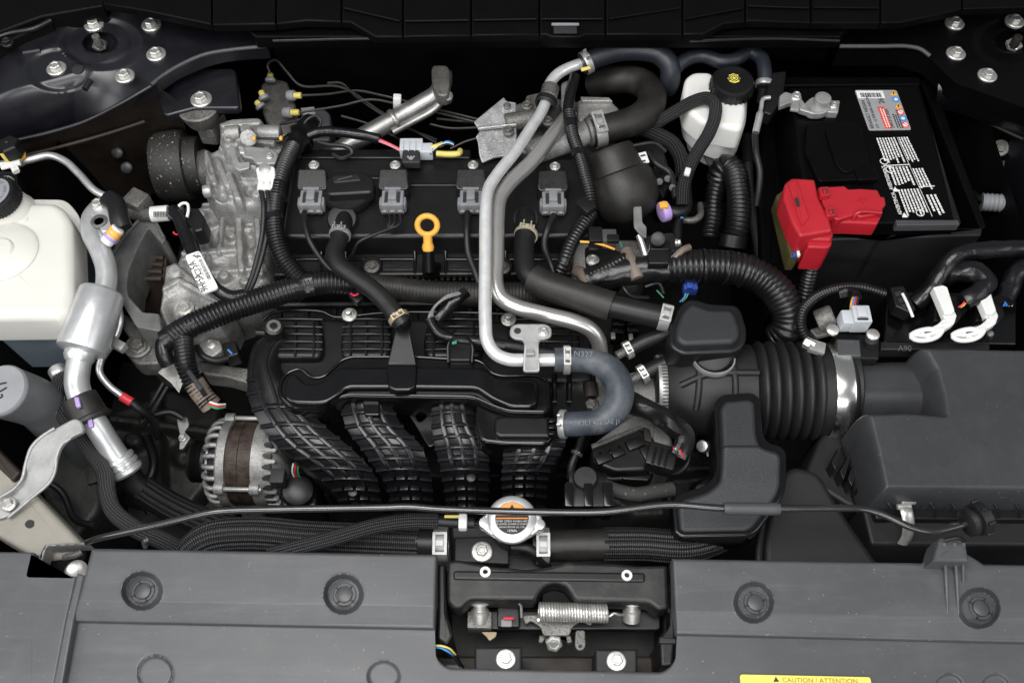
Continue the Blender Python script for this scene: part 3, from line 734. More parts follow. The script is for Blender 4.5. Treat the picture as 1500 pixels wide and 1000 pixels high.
# ================================================================== LATCH AREA
la = thing('hood_latch', 'hood latch with coil spring under a black plastic beam in the shroud cut-out', 'hood latch')
prism('beam', [(655, 822), (668, 818), (690, 822), (720, 828), (770, 832), (800, 830), (832, 822), (900, 824), (935, 828), (978, 827), (980, 890), (965, 894), (950, 882), (842, 879), (836, 868), (828, 857), (812, 853), (798, 858), (790, 868), (784, 879), (690, 878), (676, 890), (664, 890), (655, 880)], .446, .03, 'dusty', la, rnd=5, bevel=.004)
prism('beam_step', [(664, 835), (945, 838), (945, 852), (664, 848)], .4485, .006, 'satin', la, rnd=4, bevel=.002)
for (u, v) in [(711, 838), (918, 843)]:
    lathe('bush', P(u, v, .4475), (0, 0, 1), [(0, 8*S(u, v, .45)), (.003, 8*S(u, v, .45)), (.0038, 7*S(u, v, .45)), (.0038, 4*S(u, v, .45)), (.0, 3.6*S(u, v, .45))], 'white', la)
prism('side_post', [(641, 826), (653, 824), (655, 900), (664, 930), (655, 945), (641, 935)], .44, .12, 'satin', la, rnd=4, bevel=.003)
prism('side_post', [(979, 828), (985, 828), (990, 925), (986, 975), (968, 975), (966, 935), (978, 915)], .44, .12, 'satin', la, rnd=4, bevel=.003)
prism('side_clip', [(966, 932), (990, 934), (990, 942), (966, 941)], .445, .012, 'matte', la, bevel=.001)
# spring
sp0, sp1 = P(789, 895, .432), P(889, 898, .432); sd = sp1-sp0; n = 24; sr_ = 12.2*S(840, 896, .432); ex = sd.normalized(); ey = ex.cross(Vector((0, 0, 1))).normalized(); ez = ex.cross(ey)
sweep('spring', [sp0 + sd*(i/(n*12)) + (ey*math.cos(2*PI*i/12) + ez*math.sin(2*PI*i/12))*sr_ for i in range(n*12+1)] , .00150, 'zinc', la, seg=8, step=.0016)
tube('spring_hook', [(889, 900, .440), (893, 902, .444), (899, 898, .445), (907, 900, .441), (914, 900, .436)], 2.0, 'zinc', la, seg=8, step=.001)
prism('latch_plate', rect(688, 893, 968, 922), .405, .01, 'satin', la, rnd=6, bevel=.002)
prism('slot_plate', [(765, 900), (870, 900), (866, 916), (852, 908), (838, 918), (834, 930), (796, 930), (792, 918), (778, 908), (770, 914)], .418, .004, 'castdark', la, rnd=4, bevel=.001)
def stud(u, v, z):
    s = S(u, v, z); o = P(u, v, z)
    return lathe('pivot_stud', o, (0, .75, .66), [(0, 13*s), (.012, 13*s), (.013, 10*s), (.020, 10*s), (.021, 15.5*s), (.024, 15.5*s), (.0255, 12*s), (.0255, 2*s)], 'zinc', la, seg=24)
stud(925, 908, .410); stud(703, 908, .410)
box('pivot_block', P(703, 912, .40), (.026, .018, .03), 'castdark', la)
prism('sensor_block', rect(728, 884, 762, 918), .412, .02, 'satin', la, rnd=4)
prism('sensor_face', rect(734, 906, 750, 917), .4145, .003, 'conn', la, rnd=2, bevel=.001)
tube('red_lead', [(738, 905, .4175), (745, 905, .419), (752, 905, .4175)], 2.2, 'redw', la, seg=8)
tube('wire_frame', [(728, 882, .43), (752, 880, .432), (762, 884, .432), (764, 904, .428)], 2.2, 'castdark', la, seg=8)
prism('striker_bracket', [(790, 930), (836, 930), (838, 940), (832, 941), (828, 934), (798, 934), (795, 941), (789, 940)], .412, .012, 'castdark', la, bevel=.001)
bm = bmesh.new(); o = P(811, 938, .405); hexhead(bm, o, (0, -.6, .8), .0095, .009); mesh_bm('bolt', bm, 'zinc', la, angle=25)
prism('eyelet', [(843, 922), (857, 922), (858, 945), (854, 952), (846, 952), (842, 945)], .41, .003, 'castdark', la, rnd=4, bevel=.001)
prism('eyelet_hole', [(848, 943), (852, 943), (853, 947), (850, 949), (847, 947)], .4108, .001, 'ink', la, rnd=1.5, bevel=0)
prism('rust_flake', [(705, 925), (728, 925), (726, 932), (717, 938), (712, 931)], .407, .002, mat('tan_foam', (.42, .33, .20), .7), la, rnd=2, bevel=.0005)
for (a, b, c_, d, bu, bv) in [(695, 946, 765, 990, 741, 965), (872, 949, 934, 992, 903, 968)]:
    prism('mount_foot', rect(a, b, c_, d), .432, .05, 'matte', la, rnd=3, bevel=.003)
    bolt(la, bu, bv, .433, 8.6, flange=1.7)
prism('crossbeam', rect(640, 960, 990, 1010), .37, .05, 'rust', la, bevel=.003)
prism('latch_back', rect(636, 890, 994, 985), .33, .05, 'floor', la, bevel=.003)
pw = thing('horn_wires', 'pair of yellow and blue wires dipping out from the shroud cut-out corner', 'wires')
tube('wire', [(630, 946, .43), (645, 945, .44), (658, 949, .438), (667, 958, .425)], 1.6, 'yellowtape', pw, seg=8)
tube('wire', [(630, 949, .43), (645, 948, .437), (657, 954, .434), (665, 961, .42)], 1.6, 'bluew', pw, seg=8)
tube('sheath', [(664, 957, .424), (671, 968, .41), (677, 978, .40)], 3.4, 'rubber', pw, seg=10)
prism('plug', rect(652, 971, 678, 985), .405, .012, 'greydark', pw, rnd=2)
# ================================================================== RADIATOR NECK, CAP, HOSES
rn = thing('radiator', 'radiator filler block with silver warning cap behind the latch', 'radiator')
prism('block', rect(660, 768, 800, 838), .40, .2, 'satin', rn, rnd=8, bevel=.004)
prism('bracket', [(665, 786), (746, 784), (746, 826), (665, 822)], .415, .03, 'matte', rn, rnd=4)
bolt(rn, 706, 808, .417, 9, flange=1.75)
ZK = .462; o = P(750, 759, ZK); s = S(750, 759, ZK)
rod('neck', o - Vector((0, 0, .09)), o - Vector((0, 0, .008)), .022, 'satin', rn)
cp = lathe('cap', o - Vector((0, 0, .012)), (0, 0, 1), [(0, 33*s), (.005, 36*s), (.0085, 37*s), (.0105, 36*s), (.012, 33*s), (.0125, 26*s), (.0126, 2*s)], 'alu', rn, seg=48)
for k in (-1, 1):
    c0 = o + Vector((k*40*s, -.004*(k < 0) - .006*(k > 0), -.006))
    lathe('ear', c0 - Vector((0, 0, .004)), (0, 0, 1), [(0, 9*s), (.006, 9.5*s), (.0085, 8*s), (.009, 3*s)], 'alu', cp, seg=20)
    prism_w('ear_web', [o + Vector((k*26*s, .012, -.002)), o + Vector((k*44*s, .003, -.002)), o + Vector((k*44*s, -.010, -.002)), o + Vector((k*24*s, -.02, -.002))], .006, 'alu', cp, bevel=.002)
ld = lathe('warning_disc', o + Vector((0, 0, .0008)), (0, 0, 1), [(0, 24.5*s), (.0008, 24.5*s), (.0009, 24*s)], 'ink', cp, seg=48)
R_ = 23.8*s; arc = [o + Vector((R_*math.cos(a), R_*math.sin(a), .002)) for a in [math.asin(.18) + (PI-2*math.asin(.18))*k/20 for k in range(21)]]
prism_w('orange_field', arc, .0004, 'orlab', cp, bevel=0)
prism_w('orange_stripe', [o + Vector((x*R_, y*R_, .002)) for x, y in [(-.985, -.06), (.985, -.06), (.97, .02), (-.97, .02)]], .0004, 'orlab', cp, bevel=0)
tri = [o + Vector((x*s, y*s, .0023)) for x, y in [(-8, 6), (8, 6), (0, 21)]]; prism_w('warning_triangle', tri, .0003, 'ink', cp, bevel=0)
for tx, yy, sz in [('NEVER OPEN WHEN HOT.', -6.5, 4.0), ('NE JAMAIS OUVRIR A CHAUD', -10.5, 3.3), ('NISSAN MOTOR CO., LTD.', -15, 2.9), ('137kPa', -21, 4.4)]:
    lettering(cp, tx, o + Vector((0, yy*s, .0019)), (1, 0, 0), (0, 1, 0), sz*s*1.1, 'label', 'CENTER', lift=.0002)

lob = lambda k, d: (lambda a, s: 1 + d*math.cos(k*a + 2*math.sin(s*9)) )
uh = thing('upper_radiator_hose', 'fat radiator hose in ribbed braided sleeve running left from the filler neck', 'hose')
tube('hose', [(655, 797, .42), (610, 795, .42)], 22, 'rubber', uh)
tube('sleeve', [(614, 795, .42), (540, 792, .42), (450, 788, .42), (370, 782, .42), (310, 788, .42), (285, 805, .41), (270, 830, .395)], 25, 'braid', uh, seg=64, step=.004, lobes=lambda a, s: 1 + .055*math.cos(9*a), squash=.9)
clamp(uh, (636, 797, .42), (656, 797, .42), 23, 20, 'strap', tang=False)
rh = thing('lower_radiator_hose', 'brown-black radiator hose with braided sleeve running right from the filler neck', 'hose')
tube('hose', [(780, 800, .415), (890, 797, .415)], 23, 'rubberdust', rh)
tube('sleeve', [(884, 797, .415), (940, 797, .415), (1000, 800, .412), (1040, 790, .40), (1075, 770, .385), (1110, 745, .36)], 23, 'braid', rh, seg=64, lobes=lambda a, s: 1 + .055*math.cos(9*a), squash=.95)
clamp(rh, (784, 799, .415), (806, 799, .415), 24, 19, 'strap', tang=False)
tube('branch', [(750, 800, .43), (775, 803, .432), (792, 818, .42), (805, 835, .40)], 7, 'rubber', rh)
th = thing('transmission_cooler_hose', 'slim braided hose rising over the ribbed sleeve to a white clip', 'hose')
tube('sleeve', [(395, 812, .445), (430, 803, .452), (490, 787, .462), (550, 770, .466), (600, 763, .466), (642, 763, .464)], 11.5, 'braidfine', th, seg=20)
tube('end', [(640, 763, .464), (694, 766, .46)], 8, 'rubber', th)
tube('tip', [(690, 766, .46), (715, 768, .45)], 4.5, 'satin', th)
box('white_clip', P(678, 765, .472), (.009, .016, .012), 'white', th)
tube('cable_tie', [(652, 756, .473), (664, 756, .476), (684, 756, .473)], 2.4, 'yellowtape', th, seg=8)
hb = thing('braided_coolant_hose', 'black braided hose snaking down past the grey filler neck', 'hose')
tube('sleeve', [(95, 545, .37), (82, 575, .375), (92, 605, .37), (125, 650, .36), (152, 690, .36), (158, 725, .37), (168, 750, .385), (200, 775, .395), (245, 795, .405), (300, 825, .40)], 12, 'braid', hb, seg=24)
rod('end_ferrule', P(90, 552, .372), P(83, 540, .372), .012, 'alu', hb)
ah = thing('air_conditioning_hose', 'fat dark braided hose leaving the aluminium air conditioning pipe collar', 'hose')
tube('rubber_end', [(183, 678, .33), (196, 706, .31), (215, 722, .295)], 17, 'rubber', ah)
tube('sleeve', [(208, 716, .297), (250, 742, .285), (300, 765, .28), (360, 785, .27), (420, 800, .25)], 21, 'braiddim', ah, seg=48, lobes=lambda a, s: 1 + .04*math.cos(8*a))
lathe('boot_ring', P(190, 705, .305), (0.5, -.7, -.3), [(0, .018), (.004, .021), (.006, .018)], 'rubber', ah)

# ================================================================== LEFT SIDE: TANKS
tk = thing('coolant_tank', 'cream plastic expansion tank with a ribbed black cap', 'tank')
body = [(-90, 296), (78, 294), (93, 303), (103, 322), (105, 385), (105, 424), (97, 452), (84, 464), (-90, 466)]
prism('tank_body', body, .452, .055, 'tank', tk, rnd=14, bevel=.012, nb=6, n=6)
prism('seam_flange', [(-90, 290), (96, 292), (112, 310), (118, 322), (118, 430), (108, 470), (90, 489), (-90, 492)], .405, .006, 'tank', tk, rnd=12, bevel=.002)
prism('lower_tank', [(-90, 300), (96, 304), (110, 330), (113, 428), (103, 474), (84, 490), (-90, 492)], .395, .085, 'tanklow', tk, rnd=14, bevel=.008)  # lower part set bluer and darker than the cream upper body
lathe('boss', P(5, 372, .449), (0, 0, 1), [(0, .046), (.005, .045), (.009, .040), (.010, .018), (.013, .015), (.014, .002)], 'tank', tk, seg=48)
lathe('boss', P(38, 322, .4515), (0, 0, 1), [(0, .0035), (.0015, .003)], 'tank', tk, seg=14)
o = P(12, 305, .452); s = S(12, 305, .452)
lathe('filler_neck', o - Vector((0, 0, .01)), (-.12, 0, 1), [(0, 36*s), (.008, 33*s), (.02, 31*s), (.024, 28*s)], 'tank', tk, seg=36)
cap = lathe('cap', o + Vector((-.001, 0, .012)), (-.15, -.05, 1), [(0, 27*s), (.002, 31*s), (.018, 31.5*s), (.021, 29.5*s), (.021, 26*s), (.0205, 1*s)], 'satin', tk, seg=72)
ca = Vector((-.15, -.05, 1)).normalized(); e1 = ca.cross(Vector((0, 1, 0))).normalized(); e2 = ca.cross(e1)
for k in range(40):
    a = 2*PI*k/40; box('grip_rib', o + Vector((-.001, 0, .012)) + ca*.010 + (e1*math.cos(a)+e2*math.sin(a))*31.4*s, (.0016, .0016, .016), 'satin', cap, rot=(0, -.15, 0), bevel=.0004)
top = o + Vector((-.001, 0, .012)) + ca*.0212
lathe('cap_label', top - ca*.0004, ca, [(0, 25*s), (.001, 25*s), (.0011, 24.4*s)], 'capgrey', cap, seg=40)
for j, ch in enumerate('COOLANT ENGINE NEVER OPEN '):
    a = 2.4 - j*2*PI/26; d = e1*(-math.cos(a)) + e2*math.sin(a)
    d = (Vector((math.cos(a), math.sin(a), 0)) - ca*Vector((math.cos(a), math.sin(a), 0)).dot(ca)).normalized()
    t_ = -ca.cross(d)
    if ch != ' ': lettering(cap, ch, top + d*17*s, t_, d, .0052, 'ink', 'CENTER', lift=.0009)
wf = thing('washer_filler', 'grey washer bottle filler neck with a flat lid below the cream tank', 'washer filler')
o = P(8, 574, .425); s = S(8, 574, .425); ax = Vector((-.12, -.16, 1)).normalized()
lid = lathe('lid', o, ax, [(0, 37*s), (.003, 39*s), (.007, 39*s), (.010, 36.5*s), (.0105, 2*s)], 'capgrey', wf, seg=48)
sweep('funnel', [o, o - ax*.05 + Vector((.010, .0, 0)), o - ax*.085 + Vector((.012, -.01, 0))], 37*s, 'neck', wf, seg=36, rfun=lambda q, L: 1.06 - .1*(q/L))
sweep('pipe', [o - ax*.05 + Vector((.022, .0, 0)), o - ax*.14 + Vector((.018, -.025, 0)), o - ax*.24 + Vector((-.005, -.05, 0))], 26*s, 'neck', wf, seg=30)
tp = o + ax*.0108
for i, q in enumerate([[(-14, -2), (-2, 8), (8, 10)], [(-16, -12), (0, -4), (10, 2)], [(2, -14), (6, -12), (4, -8)]]):
    sweep('washer_symbol', [tp + Vector((x*s, y*s*.95, -(x*s*-.12) + y*s*.16)) for x, y in q], .0011, 'ink', lid, seg=6, step=.002)

# ================================================================== AIR CONDITIONING LINES
ac = thing('air_conditioning_pipe', 'thick bright aluminium pipe with a barrel silencer beside the cream tank', 'pipe')
tube('pipe', [(150, 302, .432), (136, 318, .438), (134, 340, .44), (146, 365, .438), (155, 390, .435), (156, 415, .432), (150, 440, .43)], 15, 'whitealu', ac, seg=22)
a, b = P(152, 422, .432), P(118, 517, .415); L = (b-a).length; s = S(135, 470, .425)
lathe('silencer', a, b-a, [(0, 14*s), (.001, 20*s), (.004, 30*s), (.008, 33*s), (L*.45, 34*s), (L-.010, 36*s), (L-.004, 35*s), (L-.001, 30*s), (L, 22*s), (L+.006, 22*s), (L+.012, 18*s)], 'whitealu', ac, seg=40)
tube('pipe', [(122, 505, .417), (114, 540, .41), (113, 565, .405), (122, 590, .40), (140, 620, .385), (162, 655, .36), (182, 684, .34)], 17.5, 'whitealu', ac, seg=24)
ax = P(184, 687, .338) - P(166, 660, .356); o = P(172, 669, .350)
lathe('collar', o, ax, [(0, .0165), (.001, .019), (.005, .0195), (.006, .0178), (.008, .0178), (.009, .0200), (.013, .0200), (.014, .018), (.016, .018), (.017, .020), (.022, .0205), (.025, .018)], 'whitealu', ac, seg=32)
o = P(118, 588, .401); ax = P(140, 620, .385) - P(113, 570, .404)
lathe('rubber_sleeve', o, ax, [(-.006, .0165), (-.005, .0215), (.012, .0225), (.022, .0235), (.024, .026), (.028, .026), (.029, .018)], 'rubberdust', ac, seg=30)
for (u, v, z) in [(112, 590, .4215), (131, 620, .405)]: prism('paint_mark', [(u-4, v-9), (u+3, v-9), (u+6, v+4), (u-1, v+6)], z+.004, .004, 'purple', ac, rnd=2, bevel=.001)
blk = prism('pipe_block', [(132, 300), (140, 290), (152, 290), (162, 300), (166, 330), (160, 340), (148, 340), (140, 322), (130, 312)], .452, .028, 'whitealu', ac, rnd=5, bevel=.003)
bolt(blk, 144, 300, .4525, 7.5, flange=1.35)
lathe('port', P(145, 324, .4525), (0, 0, 1), [(0, .011), (.001, .0105), (.0015, .007), (-.0, .006)], 'castdark', blk)
se = thing('pressure_sensor', 'black pressure sensor with yellow striped plug on the aluminium pipe', 'sensor')
sweep('body', PP([(158, 290, .462), (170, 300, .464), (175, 322, .462), (180, 335, .458)]), .0125, 'satin', se, seg=14, squash=.8)
rod('plug', P(174, 334, .464), P(155, 356, .452), .0085, 'white', se)
for k in range(3):
    p_ = P(172, 336, .463).lerp(P(155, 356, .452), .12 + k*.23); band_ring('stripe', p_, P(155, 356, .452)-P(174, 334, .464), .0085, .0045, 'orange' if k != 2 else 'purple', se, th=.0006)
st2 = thing('refrigerant_line', 'slim silver refrigerant line arching from white clips to a grey end block', 'pipe')
tube('line', [(-40, 243, .42), (10, 240, .42), (40, 235, .42), (72, 228, .42), (95, 236, .42), (115, 254, .42), (140, 280, .418), (165, 292, .415), (195, 302, .41), (250, 315, .40)], 5.6, 'alu', st2, seg=14)
box('end_block', P(202, 296, .418), (.028, .026, .022), 'castdark', st2, rot=(0, 0, -.5))
tube('label_sleeve', [(222, 314, .412), (247, 312, .412)], 11.5, 'label', st2, seg=20)
for k in range(9):
    u = 225 + k*2.3; decal('barcode', [P(u, 318, .4238), P(u+1.2, 318, .4238), P(u+1.2, 310, .424), P(u, 310, .424)], 'ink', st2, .0004)
tube('pipe_tail', [(186, 312, .405), (224, 314, .411), (268, 310, .412)], 9.5, 'castdark', st2)
sv = thing('service_port', 'black hexagonal service cap with a yellow stripe above the slim silver line', 'valve cap')
a = P(26, 232, .425); ax = Vector((-.12, .10, 1)).normalized()
rod('stem', a - ax*.01, a + ax*.012, .009, 'alu', sv)
lathe('cap', a + ax*.006, ax, [(0, .0145), (.003, .0165), (.020, .0165), (.0225, .015), (.0225, .004), (.0215, .003)], 'satin', sv, seg=6, angle=20)
lathe('collar', a + ax*.001, ax, [(0, .0125), (.005, .014)], 'orange', sv, seg=24)
box('stripe', a + ax*.016 + Vector((-.0045, -.0160, 0)), (.005, .0012, .018), 'yellowtape', sv, rot=(-.1, -.12, 0), bevel=.0003)
wc = thing('line_clip', 'white nylon star-shaped clip holding the slim silver line', 'clip')
for q in [[(2, 245), (30, 238)], [(12, 225), (24, 252)], [(18, 250), (27, 246)]]:
    sweep('arm', [P(q[0][0], q[0][1], .432), P(q[1][0], q[1][1], .432)], .0050, 'white', wc, seg=10, squash=.7)
lb = thing('fender_bolt_plate', 'dark bracket with a ringed bolt behind the cream tank cap', 'bracket')
prism('plate', [(-60, 252), (24, 250), (26, 296), (-60, 300)], .42, .03, 'satin', lb, rnd=4, bevel=.003)
bolt(lb, 6, 270, .423, 8, flange=1.9, h=.6)
sl = thing('thin_silver_line', 'thin bent silver line with a red tape tag beside the barrel silencer', 'pipe')
tube('line', [(168, 430, .40), (176, 468, .395), (166, 500, .38), (148, 528, .365), (146, 545, .36), (160, 565, .35), (182, 582, .34)], 5.2, 'alu', sl, seg=14)
box('bracket', P(174, 506, .385), (.02, .012, .012), 'clip', sl, rot=(0, 0, -.5))
tube('red_tag', [(178, 580, .342), (193, 589, .337)], 7, 'redw', sl, seg=14)
tube('rubber_tail', [(190, 587, .337), (206, 600, .325), (222, 612, .30), (232, 640, .26)], 6, 'rubber', sl)
gw = thing('earth_lead', 'black earth lead ending in a zinc ring terminal on the dark rail', 'cable')
tube('lead', [(206, 618, .29), (225, 608, .285), (250, 603, .28), (268, 612, .272)], 5, 'rubber', gw)
tube('lead', [(240, 560, .33), (222, 590, .315), (205, 615, .29), (210, 622, .285), (225, 600, .31), (246, 565, .33)], 3.2, 'rubber', gw)
prism('terminal', [(258, 612), (274, 610), (277, 622), (270, 632), (279, 640), (268, 657), (262, 658), (264, 640)], .262, .004, 'strap', gw, rnd=3, bevel=.001)
bolt(gw, 268, 641, .264, 5, flange=1.3)
ss = thing('support_strap', 'wavy galvanised steel strap from the aluminium pipe down to the beige beam', 'bracket')
prism('strap', [(108, 612), (118, 614), (126, 630), (104, 640), (90, 652), (84, 668), (80, 692), (72, 706), (52, 722), (12, 756), (-6, 762), (-20, 744), (0, 726), (22, 714), (32, 702), (38, 678), (46, 655), (58, 642), (78, 628)], lambda u, v: .418 - .012*max(0, (v-640)/100)+.006*math.sin(v*.05), .005, 'strap', ss, rnd=10, bevel=.0018)
tube('rolled_edge', [(80, 627, .420), (60, 640, .420), (46, 655, .420), (38, 678, .416), (32, 702, .412), (20, 716, .411), (-4, 730, .41)], 2.6, 'strap', ss, seg=10)
tube('rolled_edge', [(104, 641, .42), (90, 653, .419), (84, 668, .417), (80, 692, .413), (72, 707, .411), (50, 726, .409), (12, 758, .406)], 2.6, 'strap', ss, seg=10)
bolt(ss, 13, 738, .410, 7.5, flange=1.5)

# ================================================================== ENGINE MOUNT AND TIMING SIDE CASTINGS
em = thing('engine_mount', 'sooty black drum engine mount under the tower bolt', 'engine mount')
a, b = P(228, 246, .335), P(296, 240, .335); L = (b-a).length; s = S(260, 245, .335)
lathe('drum', a, b-a, [(0, 30*s), (.003, 46*s), (.010, 50*s), (L*.5, 52*s), (L*.72, 50*s), (L*.74, 42*s), (L, 40*s)], mat('sooty_rubber', (.022, .021, .020), .6, speck=(.35, .34, .32), speck_amt=.075, speck_scale=240, bump=.3, bscale=200), em, seg=44)
rod('side_nut', P(222, 246, .335), P(230, 246, .335), .010, 'zinc', em, seg=6)
lathe('inner_bush', P(290, 248, .335), (1, 0, 0), [(0, .026), (.012, .030), (.020, .026)], 'castdark', em)
prism('top_tab', [(283, 168), (330, 166), (318, 178), (312, 192), (288, 190)], .395, .03, 'castdark', em, rnd=4, bevel=.003)

tcv = thing('timing_cover', 'speckled grey cast aluminium timing end casting with bosses and ribs', 'engine casting')
moulded('lower_casting', [(284, 302), (300, 296), (394, 288), (396, 412), (370, 432), (330, 446), (290, 442), (262, 422), (256, 384), (268, 352), (282, 340)], .362, 'cast', tcv,
  ribs=[(300, 302, 350, 298, 4, .008), (350, 298, 356, 400, 6, .012), (304, 330, 306, 400, 4, .006), (270, 374, 345, 368, 4, .007), (306, 400, 388, 394, 5, .007), (330, 300, 322, 372, 4, .008), (376, 296, 384, 404, 5, .009), (350, 340, 384, 336, 4, .005), (290, 345, 325, 330, 4, .005)],
  bosses=[(318, 300, 10, .014), (378, 294, 9, .018), (340, 348, 8, .010), (366, 320, 8, .010), (330, 408, 9, .011), (380, 374, 8, .010), (296, 320, 9, .012), (290, 420, 9, .010), (360, 416, 8, .010)],
  pockets=[(338, 322, 7, 8, .006), (315, 352, 7, 10, .006), (366, 352, 8, 12, .006), (366, 386, 7, 8, .005), (325, 386, 12, 6, .004)], roll=8, out=5, side=.06, rough=.0004, step=1.0)
moulded('upper_casting', [(298, 224), (330, 210), (354, 224), (358, 250), (392, 254), (396, 300), (340, 304), (312, 298), (298, 272)], .396, 'cast', tcv,
  ribs=[(302, 228, 316, 272, 6, .010), (338, 262, 352, 300, 6, .012), (320, 240, 334, 274, 5, .008), (356, 262, 394, 262, 4, .006)],
  bosses=[(306, 282, 8, .012), (330, 222, 8, .010), (378, 288, 9, .010), (340, 288, 8, .008)], pockets=[(326, 286, 8, 8, .008), (366, 278, 9, 8, .008), (312, 250, 5, 10, .005)], roll=7, out=5, side=.06, rough=.0004, step=1.0)
moulded('pump_body', [(322, 188), (345, 180), (380, 179), (402, 186), (410, 214), (402, 238), (372, 248), (352, 242), (344, 228), (330, 224), (320, 206)], .416, 'cast', tcv,
  ribs=[(330, 190, 380, 186, 7, .014), (350, 206, 400, 212, 5, .008)], bosses=[(364, 200, 10, .018), (392, 200, 8, .012), (336, 206, 8, .010)], pockets=[(378, 222, 8, 6, .006), (352, 216, 5, 5, .005)], roll=6, out=5, side=.05, rough=.0004, step=1.0)
rod('pump_boss', P(330, 196, .425), P(352, 194, .425), .011, 'cast', tcv)
rod('pump_boss', P(378, 196, .422), P(412, 196, .422), .0125, 'cast', tcv)
rod('pump_boss', P(364, 202, .428), P(364, 202, .442), .012, 'cast', tcv)
rod('pump_boss', P(396, 226, .41), P(418, 222, .41), .010, 'castdark', tcv)
prism('angle_tab', [(333, 216), (338, 211), (344, 214), (350, 238), (366, 236), (366, 246), (350, 250), (343, 246)], .437, .005, 'strap', tcv, rnd=3, bevel=.0015)
prism('pump_lug', [(350, 222), (360, 213), (400, 218), (408, 226), (404, 240), (374, 240), (370, 232), (356, 230)], .432, .012, 'strap', tcv, rnd=4, bevel=.002)
bolt(tcv, 395, 229, .4325, 4.2, flange=1.3)
bolt(tcv, 355, 222, .4335, 3.6, flange=1.3)
bolt(tcv, 304, 281, .405, 5.5, flange=1.4); bolt(tcv, 317, 296, .382, 5, flange=1.3)
rod('steel_plug', P(298, 281, .41), P(310, 279, .41), .009, 'clip', tcv)

mb = thing('mount_arch', 'grey cast arch bracket framing the dark mount recess', 'engine bracket')
prism('arch', [(161, 370), (172, 352), (186, 338), (204, 322), (218, 313), (228, 322), (243, 350), (237, 357), (217, 334), (202, 362), (188, 396), (185, 420), (188, 434), (209, 457), (233, 459), (237, 486), (200, 479), (173, 434), (164, 402)], .400, .07, 'strapdark', mb, rnd=3, bevel=.0015)
tube('arch_lip', [(163, 375, .402), (186, 341, .402), (217, 315, .402), (240, 348, .402)], 2.5, 'strapdark', mb, seg=10)
prism('foot', [(178, 456), (205, 472), (240, 468), (240, 505), (205, 508), (178, 480)], .352, .12, 'castdark', mb, rnd=8, bevel=.005)
rb = thing('mount_rubber', 'rusty brown ribbed rubber block inside the grey arch bracket', 'rubber block')
prism('block', [(206, 340), (248, 352), (240, 410), (186, 415), (192, 370)], .345, .1, 'brownrub', rb, rnd=5, bevel=.002)
for k in range(4): tube('rib', [(198-k*2, 372+k*12, .349), (240-k*1, 378+k*10, .349)], 4, 'brownrub', rb, seg=10)
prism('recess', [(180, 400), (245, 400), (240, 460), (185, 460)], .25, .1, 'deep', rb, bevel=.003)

mf = thing('mount_foot_casting', 'triangular cast aluminium foot with a recessed flange bolt under the loom', 'engine bracket')
moulded('foot', [(236, 424), (240, 388), (256, 380), (284, 402), (304, 424), (330, 444), (318, 470), (262, 494), (240, 474), (231, 450)], .386, 'cast', mf,
  ribs=[(240, 424, 262, 412, 4, .005), (262, 412, 318, 442, 4, .005)], bosses=[(256, 396, 10, .003)], pockets=[(270, 452, 26, 22, .014), (256, 458, 14, 12, .003)], roll=6, out=5, side=.06, rough=.0004, step=1.0)
bolt(mf, 271, 452, .376, 9, flange=1.45)
lettering(mf, 'OR', P(256, 398, .3865), P(264, 412, .386)-P(256, 398, .386), P(270, 394, .386)-P(256, 398, .386), .012, 'castdark', lift=.001)
lf = thing('lower_mount_bracket', 'flat grey bracket with a large washer bolt below the arch', 'engine bracket')
prism('bracket', [(186, 496), (200, 486), (236, 484), (262, 492), (266, 520), (240, 532), (200, 534), (184, 518)], .345, .03, 'castdark', lf, rnd=8, bevel=.003)
lathe('washer', P(203, 508, .346), (0, 0, 1), [(0, .018), (.003, .018), (.004, .016)], 'castdark', lf)
bolt(lf, 203, 507, .351, 9.5, flange=1.4, m='castdark')
prism('tin_shield', [(231, 545), (252, 527), (268, 560), (262, 575), (250, 560)], .352, .002, 'zinc', lf, rnd=2, bevel=.0006)
prism('web', [(290, 528), (330, 534), (372, 540), (366, 562), (330, 552), (298, 548)], .325, .03, 'castdark', lf, rnd=5, bevel=.003)
cs = thing('cam_sensor', 'cast sensor flange with a small bolt and black plug left of the manifold', 'sensor')
prism('flange', [(286, 506), (300, 496), (322, 498), (326, 512), (310, 524), (296, 520)], .362, .016, 'cast', cs, rnd=5, bevel=.002)
bolt(cs, 309, 504, .363, 5.5, flange=1.4)
prism('plug', [(324, 502), (345, 498), (350, 518), (330, 524)], .36, .025, 'satin', cs, rnd=4, bevel=.002)
tube('lead', [(288, 508, .366), (298, 522, .37), (316, 528, .365), (334, 524, .36)], 5, 'rubber', cs)
tube('blue_lead', [(334, 512, .362), (340, 518, .362)], 1.5, 'bluew', cs, seg=6)

